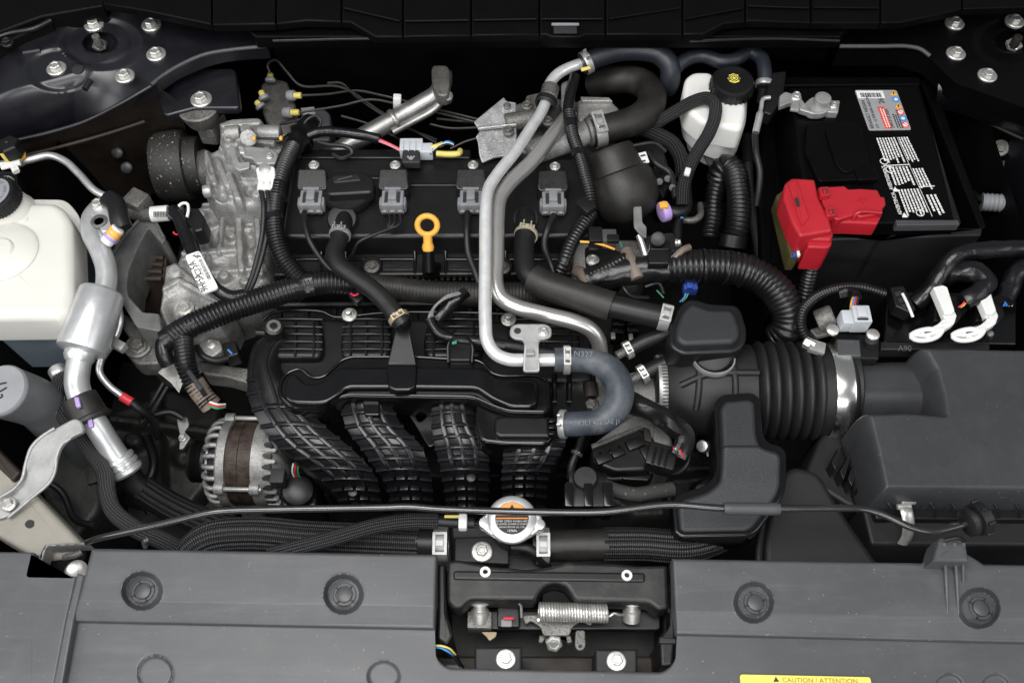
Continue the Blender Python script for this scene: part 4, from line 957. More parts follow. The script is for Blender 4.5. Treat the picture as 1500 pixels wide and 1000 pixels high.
# ================================================================== ALTERNATOR
al = thing('alternator', 'cast alternator with finned ends and a rusty brown stator band', 'alternator')
zA = .26; a = P(314, 676, zA); ax = Vector((1, -.02, 0)).normalized(); s = S(360, 676, zA); R = 63*s
px = s
lathe('front_core', a + ax*3*px, ax, [(0, 30*px), (1*px, 44*px), (20*px, 54*px), (30*px, 54*px)], 'ink', al, seg=40)  # core coloured black to give the shaded void behind the fins
lathe('front_housing', a + ax*19*px, ax, [(0, 55*px), (.5*px, 63*px), (3*px, 65*px), (14*px, 65*px), (15*px, 58*px), (15*px, 55*px), (0, 55*px)], 'cast', al, seg=48, caps=False)
lathe('front_cap', a - ax*1*px, ax, [(0, 20*px), (0, 40*px), (2*px, 46*px), (5*px, 46*px), (5*px, 20*px)], 'cast', al, seg=40)
lathe('stator', a + ax*33*px, ax, [(0, 58*px), (1*px, 61*px), (17*px, 61.5*px), (17.4*px, 60.5*px), (18*px, 61.5*px), (36*px, 61*px), (37*px, 58*px)], 'stator', al, seg=48)
lathe('rear_housing', a + ax*69*px, ax, [(0, 60*px), (.001, 64*px), (14*px, 64*px), (26*px, 58*px), (36*px, 48*px), (44*px, 34*px), (46*px, 10*px)], 'cast', al, seg=48)
e1 = Vector((0, 0, 1)); e2 = ax.cross(e1).normalized(); e1 = e2.cross(ax)
def fin(c0, ang, r0, lx, nm, m='cast', w=5.6, hgt=9):
    d = e1*math.cos(ang) + e2*math.sin(ang); t_ = ax.cross(d); bm = bmesh.new(); q = bmesh.ops.create_cube(bm, size=1.0)['verts']
    for v in q: v.co = Vector((v.co.x*lx, v.co.y*w*px, v.co.z*hgt*px))
    bmesh.ops.bevel(bm, geom=list(bm.edges), offset=.0011, segments=2, affect='EDGES')
    for v in bm.verts: v.co = c0 + ax*v.co.x + t_*v.co.y + d*(r0 + v.co.z)
    mesh_bm(nm, bm, m, al)
for k in range(24):
    an = 2*PI*k/24; d = e1*math.cos(an) + e2*math.sin(an)
    sweep('fin', [a + ax*h*px + d*r*px for h, r in ((20, 61), (12, 61), (5, 57.5), (1, 51), (0, 43))], 3.6*px, 'cast', al, seg=10, step=.002)
    fin(a + ax*92*px, an + .1, 58*px, 26*px, 'fin', w=5)
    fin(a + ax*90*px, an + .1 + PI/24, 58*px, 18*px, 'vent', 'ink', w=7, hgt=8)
for ang in (-.9, 1.0, 2.6):
    d = e1*math.cos(ang) + e2*math.sin(ang); rod('through_bolt', a + ax*22*px + d*66*px, a + ax*86*px + d*66*px, .0032, 'clip', al)
    for q in (26, 76): rod('lug', a + ax*(q-7)*px + d*64*px, a + ax*(q+7)*px + d*64*px, .0085, 'cast', al)
prism('pivot_lug', [(346, 730), (376, 728), (378, 744), (346, 746)], .215, .05, 'cast', al, rnd=4, bevel=.003)
lathe('pulley', a - ax*32*px, ax, [(0, 20*px), (1*px, 30*px), (5*px, 31*px), (7*px, 27*px), (10*px, 31*px), (12*px, 27*px), (15*px, 31*px), (18*px, 27*px), (21*px, 32*px), (26*px, 32*px), (28*px, 16*px), (33*px, 14*px)], 'satin', al, seg=40)
ak = thing('idler_cap', 'round black plastic cap beside the alternator tail', 'cap')
o = P(437, 720, .275)
lathe('cap', o, (.15, -.15, 1), [(0, 24*px), (.004, 24*px), (.010, 21*px), (.013, 14*px), (.0138, 3*px)], 'satin', ak, seg=36)
prism('holder', [(410, 700), (430, 690), (462, 694), (464, 742), (412, 742)], .268, .1, 'satin', ak, rnd=6, bevel=.004)
for k, (m_, du) in enumerate([('white', 0), ('redw', 4), ('greenw', 8)]):
    tube('wire', [(430+du, 678, .31), (428+du, 690, .30), (432+du, 700, .285)], 1.4, m_, ak, seg=6)
box('plug', P(408, 700, .30), (.018, .02, .02), 'ink', al)
# ================================================================== VALVE COVER
vc = thing('valve_cover', 'black plastic valve cover with stepped ribbed front edge', 'valve cover')
prism('cover_top', [(428, 230), (868, 230), (866, 290), (872, 346), (412, 348), (420, 290)], .412, .12, 'satin', vc, rnd=10, bevel=.006)
prism('front_step', [(410, 344), (872, 342), (876, 402), (398, 404)], .372, .12, 'satin', vc, rnd=5, bevel=.004)
prism('rear_step', [(440, 218), (690, 218), (690, 232), (440, 232)], .395, .08, 'satin', vc, rnd=4, bevel=.003)
for v, z, r in [(345, .4085, 2.6), (366, .3735, 2.6), (380, .3735, 2.2)]:
    for x0, x1 in [(412, 470), (505, 606), (652, 706), (740, 860)]:
        tube('front_ridge', [(x0, v, z), (x1, v, z)], r, 'gloss', vc, seg=10, step=.01)
for u in (420, 470, 506, 607, 652, 706, 740, 860):
    tube('front_rib', [(u, 342, .409), (u, 356, .385), (u+1, 378, .374), (u+1, 402, .370)], 2.6, 'gloss', vc, seg=10)
prism('end_rib', [(508, 256), (566, 256), (566, 262), (508, 262)], .4155, .006, 'satin', vc, rnd=2)
prism('top_rib', rect(600, 268, 676, 272), .4155, .006, 'satin', vc, rnd=1)
prism('top_rib', rect(735, 250, 776, 254), .4155, .006, 'satin', vc, rnd=1)
for (u, v) in [(545, 391), (736, 392)]:
    lathe('bolt_boss', P(u, v, .371), (0, 0, 1), [(0, .016), (.004, .015), (.006, .013)], 'satin', vc)
    bolt(vc, u, v, .3775, 6.6, flange=1.7, m='castdark')
for u in range(555, 712, 9): prism('gasket_tooth', rect(u, 399, u+5, 410), .369, .02, 'gloss', vc, bevel=.0008)
tube('grommet', [(632, 386, .378), (632, 404, .365)], 14, 'gloss', vc)
prism('warm_strip', rect(560, 386, 606, 396), .3745, .004, 'dusty', vc, rnd=2, bevel=.001)
prism('warm_strip', rect(656, 386, 706, 396), .3745, .004, 'dusty', vc, rnd=2, bevel=.001)
# dark engine block under everything
eb = thing('engine_block', 'dark engine block below the valve cover and looms', 'engine')
prism('block', [(400, 395), (900, 390), (900, 520), (380, 520)], .30, .28, 'floor', eb, bevel=.006)
prism('block_front', [(430, 520), (880, 520), (860, 700), (470, 700)], .15, .14, 'floor', eb, bevel=.006)
for k in range(12):
    tube('block_rib', [(410+k*40, 452, .305), (408+k*40, 478, .30)], 4, 'dusty', eb, seg=8)
tube('block_rail', [(400, 447, .315), (640, 445, .315), (890, 445, .315)], 5, 'dusty', eb, seg=8)

# ---- ignition coils and their plugs
coil_lab = ['beside the round oil filler cap', 'between the oil cap and the dipstick', 'beside the bright bent pipes', 'beside the ribbed vertical loom']
def coil(u, v, lab, wires):
    z = .424; s = S(u, v, z)
    t = thing('ignition_coil', 'black topped ignition coil with grey plug ' + lab, 'ignition coil', 'ignition coils along the valve cover')
    prism('coil_top', [(u-21, v-15), (u+21, v-15), (u+23, v+10), (u+20, v+15), (u-20, v+15), (u-23, v+10)], lambda a, b: .440 - (b-v)*.00025, .03, 'coiltop', t, rnd=4, bevel=.002)
    prism('coil_lug', [(u-9, v-24), (u+13, v-24), (u+15, v-12), (u-11, v-12)], .432, .02, 'satin', t, rnd=3)
    bolt(t, u+3, v-20, .433, 5.2, flange=1.5)
    c = P(u, v+33, .424)
    pl = box('plug', c, (.030, .030, .020), 'conn', t, bevel=.003)
    box('plug_collar', c + Vector((0, -.004, -.002)), (.037, .016, .018), 'conn', pl, bevel=.004)
    box('latch', c + Vector((0, .002, .0115)), (.011, .018, .004), 'conn', pl, bevel=.001)
    box('latch_slot', c + Vector((-.0082, -.001, .0098)), (.0045, .018, .0016), 'ink', pl, bevel=0)
    box('latch_slot', c + Vector((.0082, -.001, .0098)), (.0045, .018, .0016), 'ink', pl, bevel=0)
    box('latch_bar', c + Vector((0, .011, .0125)), (.022, .004, .005), 'conn', pl, bevel=.001)
    for k in (-1, 0, 1):
        o = c + Vector((k*.0105, -.014, -.003))
        rod('seal', o, o + Vector((0, -.0035, -.001)), .0052, 'conn', pl, seg=16); rod('seal_bore', o + Vector((0, -.002, 0)), o + Vector((0, -.0042, -.0012)), .0030, 'stator' if k else 'ink', pl, seg=12)
    for l, r in wires: tube('lead', l, r, 'rubber', t, seg=10)
coil(457, 262, coil_lab[0], [([(446, 310, .43), (447, 330, .435), (455, 355, .43), (475, 385, .415), (495, 405, .405)], 4)])
coil(576, 262, coil_lab[1], [([(570, 314, .43), (571, 325, .432), (568, 334, .430)], 2), ([(578, 314, .43), (577, 328, .432), (568, 335, .43)], 2), ([(586, 314, .43), (586, 328, .430), (568, 336, .43), (545, 345, .43), (525, 355, .425), (516, 372, .41)], 2.6)])
coil(690, 262, coil_lab[2], [([(685, 311, .43), (684, 335, .432), (686, 370, .42), (697, 400, .405), (702, 415, .40)], 5)])
coil(810, 264, coil_lab[3], [([(812, 315, .43), (802, 335, .432), (797, 360, .42), (806, 385, .405), (812, 400, .40)], 5)])
# ---- oil cap
oc = thing('oil_filler_cap', 'round black oil filler cap with a raised grip bar', 'oil cap')
o = P(511, 286, .414); s = S(511, 286, .414)
lathe('cap', o, (0, 0, 1), [(0, 36*s), (.004, 38*s), (.012, 38.5*s), (.016, 36*s), (.0165, 1*s)], 'satin', oc, seg=48)
prism('grip', [(476, 264), (488, 252), (530, 250), (546, 258), (549, 270), (545, 282), (478, 286)], .444, .018, 'satin', oc, rnd=8, bevel=.004)
prism('grip_top', [(486, 258), (526, 254), (530, 264), (488, 268)], .4465, .004, 'matte', oc, rnd=4, bevel=.002)
tube('oil_can_symbol', [(494, 264, .4470), (504, 261, .4472), (516, 258, .4472)], 1.2, 'greydark', oc, seg=6)
# ---- dipstick
ds = thing('oil_dipstick', 'yellow-orange ring handled oil dipstick', 'dipstick')
c = P(626, 330, .450); s = S(626, 330, .45); ux = Vector((1, 0, 0)); uy = Vector((0, .62, .78))
ring = [c + (ux*math.cos(2*PI*k/28)*14.5 + uy*math.sin(2*PI*k/28)*14)*s for k in range(29)]
sweep('ring', ring, 4.4*s, 'orange', ds, seg=14, step=.0015)
sweep('handle', [c - uy*15*s, c - uy*30*s], 6.8*s, 'orange', ds, seg=16)
sweep('stop', [c - uy*28*s, c - uy*39*s], 9.2*s, 'orange', ds, seg=18, rfun=lambda q, L: .85 + .15*math.sin(PI*q/L))
sweep('tube', [c - uy*38*s, c - uy*52*s, c - uy*70*s], 9*s, 'gloss', ds, seg=16)

# ================================================================== INTAKE MANIFOLD
im = thing('intake_manifold', 'glossy black plastic intake manifold with four ribbed runners', 'intake manifold')
# rear flange body with ribbing
prism('rear_body', [(384, 478), (420, 466), (560, 466), (700, 468), (840, 474), (868, 490), (868, 560), (700, 560), (400, 560), (376, 520)], .352, .09, 'satin', im, rnd=12, bevel=.006)
for x0, x1 in [(392, 474), (500, 574), (622, 708), (745, 850)]:
    prism('runner_neck', [(x0+8, 462), (x1-6, 462), (x1, 500), (x1-4, 524), (x0, 524), (x0-2, 494)], .366, .05, 'satin', im, rnd=10, bevel=.006)
    for k in range(5):
        v = 468 + k*11; tube('neck_rib', [(x0+2, v, .366), ((x0+x1)/2, v-1, .371), (x1-2, v, .366)], 1.7, 'satin', im, seg=8)
    for k in range(3):
        u = x0 + 14 + k*(x1-x0-28)/2; tube('neck_rib', [(u, 463, .366), (u, 492, .370), (u-1, 522, .368)], 1.7, 'satin', im, seg=8)
tube('rear_edge', [(384, 470, .362), (400, 458, .366), (470, 456, .368), (490, 464, .366), (560, 458, .368), (700, 458, .366), (850, 466, .362)], 2.5, 'gloss', im, seg=10)
tube('vacuum_stub', [(376, 487, .362), (398, 488, .362)], 6, 'satin', im)
# end dome at the left
def dome(s, t):
    l = smoothat([(366, 590), (362, 560), (364, 530), (374, 502), (392, 488)], s); r = smoothat([(440, 590), (425, 560), (410, 535), (416, 512), (425, 500)], s)
    u = l[0]*(1-t)+r[0]*t; v = l[1]*(1-t)+r[1]*t
    return P(u, v, .335 + .045*math.sin(PI*min(1, .08+t*.75)) - .012*(s-.4)**2)
grid('end_dome', dome, 24, 16, 'dusty', im, skirt=.04)
for t0 in (.12, .55):
    sweep('dome_rib', [dome(k/8, t0) + Vector((0, 0, .001)) for k in range(9)], .0022, 'satin', im, seg=8)
st_ = rod('end_spigot', P(403, 497, .362), P(401, 478, .397), .0125, 'satin', im)
lathe('spigot_bore', P(401, 478, .396), P(401, 478, .397)-P(403, 497, .362), [(0, .0095), (.0018, .009), (.0018, .005), (-.002, .0045)], 'castdark', im)
# rimmed plenum lid
rim = [(406, 580), (407, 558), (418, 543), (437, 536), (448, 540), (458, 550), (472, 549), (484, 538), (497, 525), (513, 519), (572, 519), (612, 519), (640, 521), (700, 524), (712, 530), (722, 543), (735, 547), (790, 546), (806, 556), (808, 596), (800, 606), (745, 605), (718, 596), (692, 584), (564, 582), (506, 581), (488, 592), (470, 598), (424, 598)]
prism('plenum_rim', rim, .386, .05, 'gloss', im, rnd=8, bevel=.004)
pl_ = [(416, 583), (417, 560), (424, 547), (434, 547), (441, 556), (450, 562), (466, 561), (480, 553), (490, 543), (500, 537), (564, 537), (613, 537), (705, 538), (716, 544), (729, 554), (780, 554), (788, 560), (788, 590), (778, 597), (748, 597), (722, 586), (697, 569), (610, 568), (508, 568), (496, 579), (478, 590), (464, 592), (428, 591)]
prism('plenum_lid', pl_, .396, .02, 'gloss', im, rnd=8, bevel=.004)
rl = [P(q.x, q.y, .3875) for q in round_poly([(a, b) for a, b in rim], 9)]
rl = offset_poly(rl if area2(rl) > 0 else rl[::-1], .0035)
sweep('rim_bead', rl + rl[:1], .0016, 'gloss', im, seg=8, step=.003)
prism('centre_tab', [(566, 534), (611, 534), (609, 566), (600, 572), (576, 572), (568, 566)], .402, .02, 'gloss', im, rnd=5, bevel=.003)
prism('hose_tower', [(581, 474), (599, 474), (610, 534), (567, 534)], lambda u, v: .414 - .010*(v-474)/60, .035, 'satin', im, rnd=3, bevel=.002)
rod('hose_spigot', P(590, 478, .424), P(587, 462, .436), .0125, 'gloss', im)
# loop clip on the back rim
prism('clip_bracket', [(655, 508), (660, 494), (688, 492), (692, 508), (690, 528), (657, 528)], .392, .03, 'satin', im, rnd=4, bevel=.002)
tube('clip_loop', [(657, 530, .392), (657, 505, .402), (664, 495, .406), (684, 495, .406), (692, 505, .402), (692, 530, .392)], 2.2, 'gloss', im, seg=8)
prism('green_dot', [(662, 500), (669, 499), (669, 503), (662, 504)], .4085, .001, 'greenw', im, rnd=1.5, bevel=0)
# runners
blocky = lambda a, s: min(1.30, (abs(math.cos(a))**5 + abs(math.sin(a))**5)**(-1/5))
def runner(L_, R_, zp, nx, rows, bul=.03, low=0.62):
    def fn(s, t, lift=0.0):
        a = smoothat(L_, s); b = smoothat(R_, s); u = a[0]*(1-t)+b[0]*t; v = a[1]*(1-t)+b[1]*t
        z = smoothat(zp, s)[0] + bul*(math.sin(PI*(.10 + .80*t))**.8 - 1) + lift
        return P(u, v, z)
    ro = grid('runner', lambda s, t: fn(s, t), 50, 28, 'runner', im, skirt=.05)
    for k in range(rows+1):
        s = .03 + .94*k/rows; lo = s > low
        if lo:
            sgm = [(0, .24), (.30, .47), (.53, .70), (.76, 1)]
        else: sgm = [(0, 1)]
        for a, b in sgm:
            sweep('rib', [fn(s - .02*math.sin(PI*t), t, .0016) for t in [a + (b-a)*j/10 for j in range(11)]], .0030, 'runner', ro, seg=16, step=.003, lobes=blocky, squash=.85)
    for k in range(nx):
        t = (k+1)/(nx+1)
        sweep('rib', [fn(.03 + (low-.03)*j/10, t, .0016) for j in range(11)], .0030, 'runner', ro, seg=16, step=.003, lobes=blocky, squash=.85)
    return fn
z1 = [(.366,), (.367,), (.364,), (.356,), (.342,), (.320,), (.288,), (.250,)]
f1 = runner([(363, 552), (364, 584), (383, 625), (405, 652), (440, 676), (473, 703), (495, 728), (499, 744)], [(424, 556), (436, 584), (477, 625), (509, 652), (537, 679), (552, 703), (556, 728), (557, 744)], z1, 3, 11, bul=.014, low=.76)
f2 = runner([(497, 575), (499, 595), (507, 625), (526, 652), (545, 679), (563, 703), (571, 728), (574, 744)], [(568, 575), (574, 595), (590, 625), (616, 652), (626, 679), (631, 703), (633, 728), (633, 744)], z1, 3, 11, bul=.014, low=.68)
f3 = runner([(631, 575), (632, 595), (633, 625), (637, 652), (644, 679), (649, 703), (654, 728), (655, 744)], [(690, 575), (692, 595), (700, 625), (714, 652), (716, 679), (716, 703), (714, 728), (713, 744)], z1, 3, 11, bul=.014, low=.64)
f4 = runner([(744, 630), (741, 645), (739, 660), (737, 676), (736, 692), (736, 708), (738, 726), (740, 746)], [(832, 626), (830, 640), (824, 658), (812, 676), (804, 692), (800, 708), (799, 726), (798, 746)], z1, 3, 9, bul=.014, low=.58)
for f, s, t in [(f1, .82, .42), (f3, .70, .62)]:
    o = f(s, t); rod('moulded_stud', o - Vector((0, 0, .003)), o + Vector((0, -.001, .007)), .0062, 'satin', im)
o = f2(.10, .62); lathe('screw_lug', o + Vector((0, 0, -.004)), (0, -.2, 1), [(0, .0125), (.008, .0125), (.009, .010), (.006, .006)], 'gloss', im)
prism('lug_base', [(530, 583), (556, 583), (556, 608), (534, 608)], .374, .02, 'gloss', im, rnd=3, bevel=.002)
prism('web', [(590, 594), (604, 598), (614, 618), (624, 610), (628, 590), (640, 590), (640, 650), (628, 656)], .335, .01, 'gloss', im, rnd=5, bevel=.002)
# vacuum chamber at the right
prism('vacuum_chamber', [(697, 588), (722, 600), (748, 607), (806, 607), (812, 640), (800, 652), (742, 652), (705, 648), (694, 622)], .378, .06, 'gloss', im, rnd=8, bevel=.005)
prism('chamber_box', [(724, 612), (738, 608), (804, 610), (806, 640), (730, 640), (724, 634)], .386, .02, 'satin', im, rnd=4, bevel=.004)
for k in range(3): prism('chamber_tab', rect(804, 612+k*9, 814, 618+k*9), .385, .012, 'gloss', im, bevel=.001)
prism('right_end', [(800, 470), (872, 480), (876, 600), (856, 640), (806, 640), (800, 590)], .35, .1, 'gloss', im, rnd=14, bevel=.008)
for u in (812, 834): tube('end_rib', [(u, 548, .356), (u, 570, .358), (u, 588, .356)], 4, 'gloss', im, seg=10)
for (u, v, z) in [(512, 461, .372), (745, 468, .37)]:
    b_ = bolt(im, u, v, z, 7.5, flange=1.5); rod('stud_end', P(u, v, z+.004), P(u, v, z)+Vector((0, -.003, .014)), .004, 'zinc', im)
# dark brown bracket plate right of the manifold (seen inside the blue hose loop)
fx = thing('manifold_end_plate', 'grey steel end plate with a large bolt inside the blue hose loop', 'bracket')
prism('plate', [(850, 535), (884, 545), (892, 575), (886, 605), (860, 612), (850, 590)], .345, .02, 'castdark', fx, rnd=8, bevel=.003)
bolt(fx, 865, 594, .347, 8, flange=1.6, m='castdark')
rod('boss', P(864, 560, .35), P(866, 582, .345), .010, 'rust', fx)

# ================================================================== LOOMS ACROSS THE ENGINE
lm = thing('main_wiring_loom', 'thick ribbed black wiring loom running across the engine front', 'wiring loom')
loom('conduit', [(252, 494, .392), (270, 482, .396), (300, 468, .40), (340, 452, .402), (390, 436, .402), (430, 423, .402), (470, 414, .402), (520, 414, .40)], 18, 'loom', lm, pitch=.0052, amp=.06, patch=.75)
loom('conduit', [(515, 413, .398), (560, 419, .396), (620, 427, .394), (690, 430, .392), (760, 430, .39), (830, 430, .388)], 17, 'rubberdust', lm, pitch=.0045, amp=.035, patch=.6)
taped('tape_wrap', [(430, 424, .402), (445, 418, .402), (460, 415, .402)], 19, lm)
taped('tape_wrap', [(240, 500, .39), (252, 494, .392), (275, 480, .397), (290, 473, .399)], 17, lm)
taped('elbow', [(248, 494, .39), (240, 505, .388), (242, 522, .38), (248, 532, .372)], 12, lm)
loom('branch', [(268, 492, .39), (270, 515, .392), (274, 538, .39), (284, 562, .38), (298, 580, .37), (306, 590, .365)], 14, 'loom', lm, pitch=.0048, amp=.09)
taped('branch_end', [(284, 560, .381), (298, 580, .37), (310, 594, .36)], 15, lm, m='brown', amp=.1)
box('branch_tie', P(290, 564, .381), (.038, .006, .036), 'ink', lm, rot=(0, 0, -.9), bevel=.002)
for k, m_ in enumerate(['white', 'redw', 'greenw']): tube('wire', [(306, 588+k*3, .375), (318, 592+k*3, .375), (330, 592+k*2, .365)], 1.6, m_, lm, seg=6)
tube('red_wire', [(514, 430, .412), (520, 433, .415), (525, 430, .414)], 1.6, 'redw', lm, seg=6)
box('branch_clip', P(522, 437, .405), (.018, .012, .01), 'satin', lm, rot=(0, 0, -.8))
vl = thing('vertical_wiring_loom', 'ribbed black loom descending left of the first coil', 'wiring loom')
loom('conduit', [(450, 185, .42), (436, 205, .43), (422, 230, .438), (408, 270, .44), (402, 310, .436), (404, 345, .43), (416, 380, .42), (436, 405, .41), (448, 415, .404)], 13, 'loom', vl, pitch=.0044, amp=.07)
for (a, b) in [((408, 270, .44), (404, 290, .438)), ((401, 316, .436), (402, 324, .435))]: taped('tape_wrap', [a, b], 14, vl, amp=.05)
taped('tape_wrap', [(456, 180, .418), (442, 196, .425), (430, 216, .434)], 15, vl)
pv = thing('breather_hose', 'black rubber breather hose from the valve cover to the manifold tower', 'hose')
tube('hose', [(506, 318, .414), (501, 336, .430), (495, 356, .436), (490, 370, .438), (497, 388, .438), (520, 406, .438), (548, 426, .438), (568, 446, .437), (582, 464, .436), (590, 474, .432)], 13.5, 'rubber', pv, seg=20)
lathe('boot', P(502, 322, .416), (0, -.35, 1), [(0, .021), (.004, .0205), (.007, .0185), (.008, .013)], 'rubber', pv)
clamp(pv, (500, 336, .432), (496, 352, .434), 14, 8, 'clip')
clamp(pv, (581, 461, .436), (587, 470, .434), 14, 8, mat('tan_clip', (.36, .30, .20), .45, metal=.4), )
hh = thing('heater_return_hose', 'black hose in a thick sleeve dropping from the valve cover to a white clamp', 'hose')
tube('hose', [(770, 316, .412), (769, 332, .426), (768, 350, .430), (768, 380, .434), (774, 402, .436), (800, 418, .436)], 15, 'rubber', hh, seg=22)
tube('sleeve', [(780, 408, .436), (800, 418, .437), (850, 434, .438), (896, 449, .438)], 22, 'rubberdust', hh, seg=28)
tube('hose_end', [(890, 447, .438), (940, 458, .438), (978, 466, .437)], 17, 'rubber', hh, seg=22)
clamp(hh, (772, 338, .427), (769, 350, .430), 15.5, 7, mat('tan_clip2', (.50, .45, .34), .45, metal=.3))
clamp(hh, (966, 463, .4375), (982, 467, .437), 18, 16, 'clip')
lathe('boot', P(770, 322, .410), (0, -.2, 1), [(0, .018), (.006, .017), (.007, .012)], 'rubber', hh)
tw = thing('taped_sensor_lead', 'taped lead with grey, green and red wires spilling out above the manifold', 'cable')
for k, (m_, d) in enumerate([('conn', 0), ('greenw', 3), ('redw', 6), ('conn', -3), ('conn', 8)]):
    tube('wire', [(672+k, 428+k*.5, .408), (655-d*.4, 434+d*.4, .414), (640-d*.5, 446+d*.5, .41), (630+d*.4, 462, .40), (630+d*.5, 476, .39)], 2.0, m_, tw, seg=8)
taped('tape', [(684, 428, .404), (668, 440, .402), (650, 458, .396), (640, 468, .392)], 9, tw, amp=.3)
taped('tape', [(630, 468, .395), (640, 486, .392), (660, 495, .392), (700, 500, .392), (740, 507, .392)], 8, tw, amp=.12)
tube('tail', [(700, 500, .392), (760, 508, .392), (800, 516, .390), (830, 520, .388)], 8, 'rubber', tw)

# ================================================================== METAL PIPES OVER THE ENGINE
bp = thing('heater_pipe', 'slim whitish aluminium pipe bent down over the engine', 'pipe')
tube('pipe', [(862, 90, .462), (840, 97, .462), (818, 108, .462), (806, 122, .46), (802, 140, .458), (796, 158, .458), (780, 184, .462), (755, 222, .472), (728, 256, .478), (716, 276, .480), (712, 300, .480), (711, 380, .474), (711, 470, .468), (714, 500, .465), (726, 518, .461), (744, 526, .457), (775, 527, .452), (830, 527, .447)], 8.8, 'pipealu', bp, seg=20, step=.003)
lathe('nut', P(804, 140, .458), P(798, 156, .458)-P(806, 124, .46), [(-.016, .0105), (-.015, .0125), (.004, .0125), (.006, .0105)], 'castdark', bp, seg=18)
band_ring('rubber_collar', P(800, 150, .458), P(798, 156, .458)-P(804, 140, .459), .0115, .010, 'rubber', bp, th=.003)
hp = thing('coolant_pipe', 'shiny stainless steel pipe running beside the slim whitish pipe', 'pipe')
tube('pipe', [(835, 165, .44), (812, 195, .45), (778, 238, .456), (745, 270, .460), (732, 290, .460), (728, 320, .458), (727, 380, .452), (726, 415, .448), (734, 436, .444), (756, 449, .440), (800, 461, .434), (840, 471, .428), (864, 482, .420), (876, 498, .408), (880, 520, .390)], 11.5, 'steel', hp, seg=24, step=.003)
pb = thing('pipe_bracket', 'grey stamped bracket with a hole and bolt clamping the whitish pipe', 'bracket')
prism('plate', [(748, 478), (756, 474), (800, 474), (808, 480), (808, 492), (800, 496), (791, 497), (789, 505), (791, 544), (766, 544), (768, 505), (766, 497), (754, 496), (746, 490)], lambda u, v: .468 if v < 505 else .468 - .0002*(v-505), .0035, 'strap', pb, rnd=5, bevel=.0012)
lathe('hole', P(758, 485, .4675), (0, 0, 1), [(0, .0042), (.0012, .0042), (.0013, .003)], 'ink', pb, seg=18)
bolt(pb, 796, 486, .469, 5.5, flange=1.5)
prism('retainer', rect(771, 512, 783, 519), .471, .004, 'strap', pb, bevel=.001)
uh2 = thing('blue_coolant_hose', 'blue-grey U-shaped rubber hose looping off the manifold end', 'hose')
tube('hose', [(812, 527, .445), (845, 527, .445), (870, 530, .445), (892, 541, .445), (905, 560, .445), (907, 582, .443), (898, 603, .44), (880, 616, .436), (855, 620, .430), (818, 621, .425)], 18.5, 'blue', uh2, seg=32, rfun=lambda s, L: .97 + .18*math.exp(-((s-L*.5)/(L*.22))**4))
clamp(uh2, (824, 527, .445), (836, 527, .445), 19, 10, 'clip')
clamp(uh2, (820, 621, .426), (830, 621, .428), 19, 9, 'clip', slot=False)
for tx, q, sz in [('N327', (840, 522, .465), .010)]:
    lettering(uh2, tx, P(*q), (1, -.05, 0), (0, 1, .4), sz, 'hoseink', lift=.0012)
lettering(uh2, 'N18.3L1 432 SAE J1', P(834, 624, .4505), (1, .05, .02), (0, 1, .3), .0080, 'hoseink', lift=.0012, sx=.9)
# ================================================================== BACK OF THE BAY
ab = thing('brake_modulator', 'small grey brake modulator block with yellow tipped unions', 'brake unit')
prism('block', [(382, 122), (398, 114), (420, 118), (432, 150), (436, 200), (402, 200), (384, 164)], .36, .10, 'castdark', ab, rnd=4, bevel=.004)
prism('motor', [(440, 160), (470, 156), (484, 166), (484, 206), (442, 206)], .345, .09, 'greydark', ab, rnd=5, bevel=.004)
prism('tag', [(440, 158), (460, 156), (462, 166), (444, 168)], .349, .004, 'capgrey', ab, bevel=.001)
prism('label', rect(443, 172, 458, 190), .3475, .002, 'label', ab, bevel=.0003)
for (u, v, du, dv) in [(422, 140, 14, 0), (416, 165, 16, 0), (396, 120, 0, -8), (388, 146, -4, -8), (383, 158, -5, -6)]:
    rod('union', P(u, v, .375), P(u+du*.7, v+dv*.7, .378), .008, 'capgrey', ab); rod('yellow_tip', P(u+du*.6, v+dv*.6, .378), P(u+du*1.4, v+dv*1.4, .379), .0048, 'yellowtape', ab)
bl = thing('brake_lines', 'bundle of thin dark brake lines crossing the bulkhead', 'brake lines')
for l in [[(438, 140, .378), (480, 138, .378), (522, 133, .38), (560, 140, .38), (600, 150, .375), (720, 180, .36)],
          [(440, 165, .378), (500, 155, .378), (542, 146, .38), (580, 152, .38), (640, 165, .37), (740, 190, .36)],
          [(396, 108, .40), (392, 95, .41), (404, 88, .42), (420, 105, .41), (440, 125, .40), (500, 128, .40), (560, 165, .36), (640, 210, .34)],
          [(480, 122, .40), (500, 122, .40), (520, 140, .38), (580, 180, .35), (640, 205, .33)],
          [(640, 174, .36), (680, 178, .36), (740, 180, .36)], [(630, 182, .36), (660, 188, .36), (740, 184, .36)],
          [(660, 218, .34), (690, 205, .35), (740, 200, .35)],
          [(500, 170, .34), (540, 182, .33), (600, 212, .32)]]:
    tube('line', l, 1.8, 'lineblk', bl, seg=8)
box('line_clip', P(582, 149, .385), (.012, .012, .022), 'white', bl, rot=(0, .1, 0))
ap = thing('bulkhead_pipe', 'silvery pipe slanting up to a flanged joint on the bulkhead', 'pipe')
tube('pipe', [(476, 236, .36), (505, 216, .365), (540, 196, .372), (590, 168, .38), (622, 150, .388), (640, 138, .395), (648, 122, .41), (648, 106, .425)], 14, 'dullalu', ap, seg=22)
o = P(577, 176, .378); band_ring('joint', o, P(590, 168, .38)-P(540, 196, .372), .0150, .006, 'dullalu', ap)
tube('side_pipe', [(575, 194, .372), (605, 178, .376), (632, 163, .382), (644, 152, .39), (648, 138, .40)], 5.2, 'dullalu', ap, seg=14)
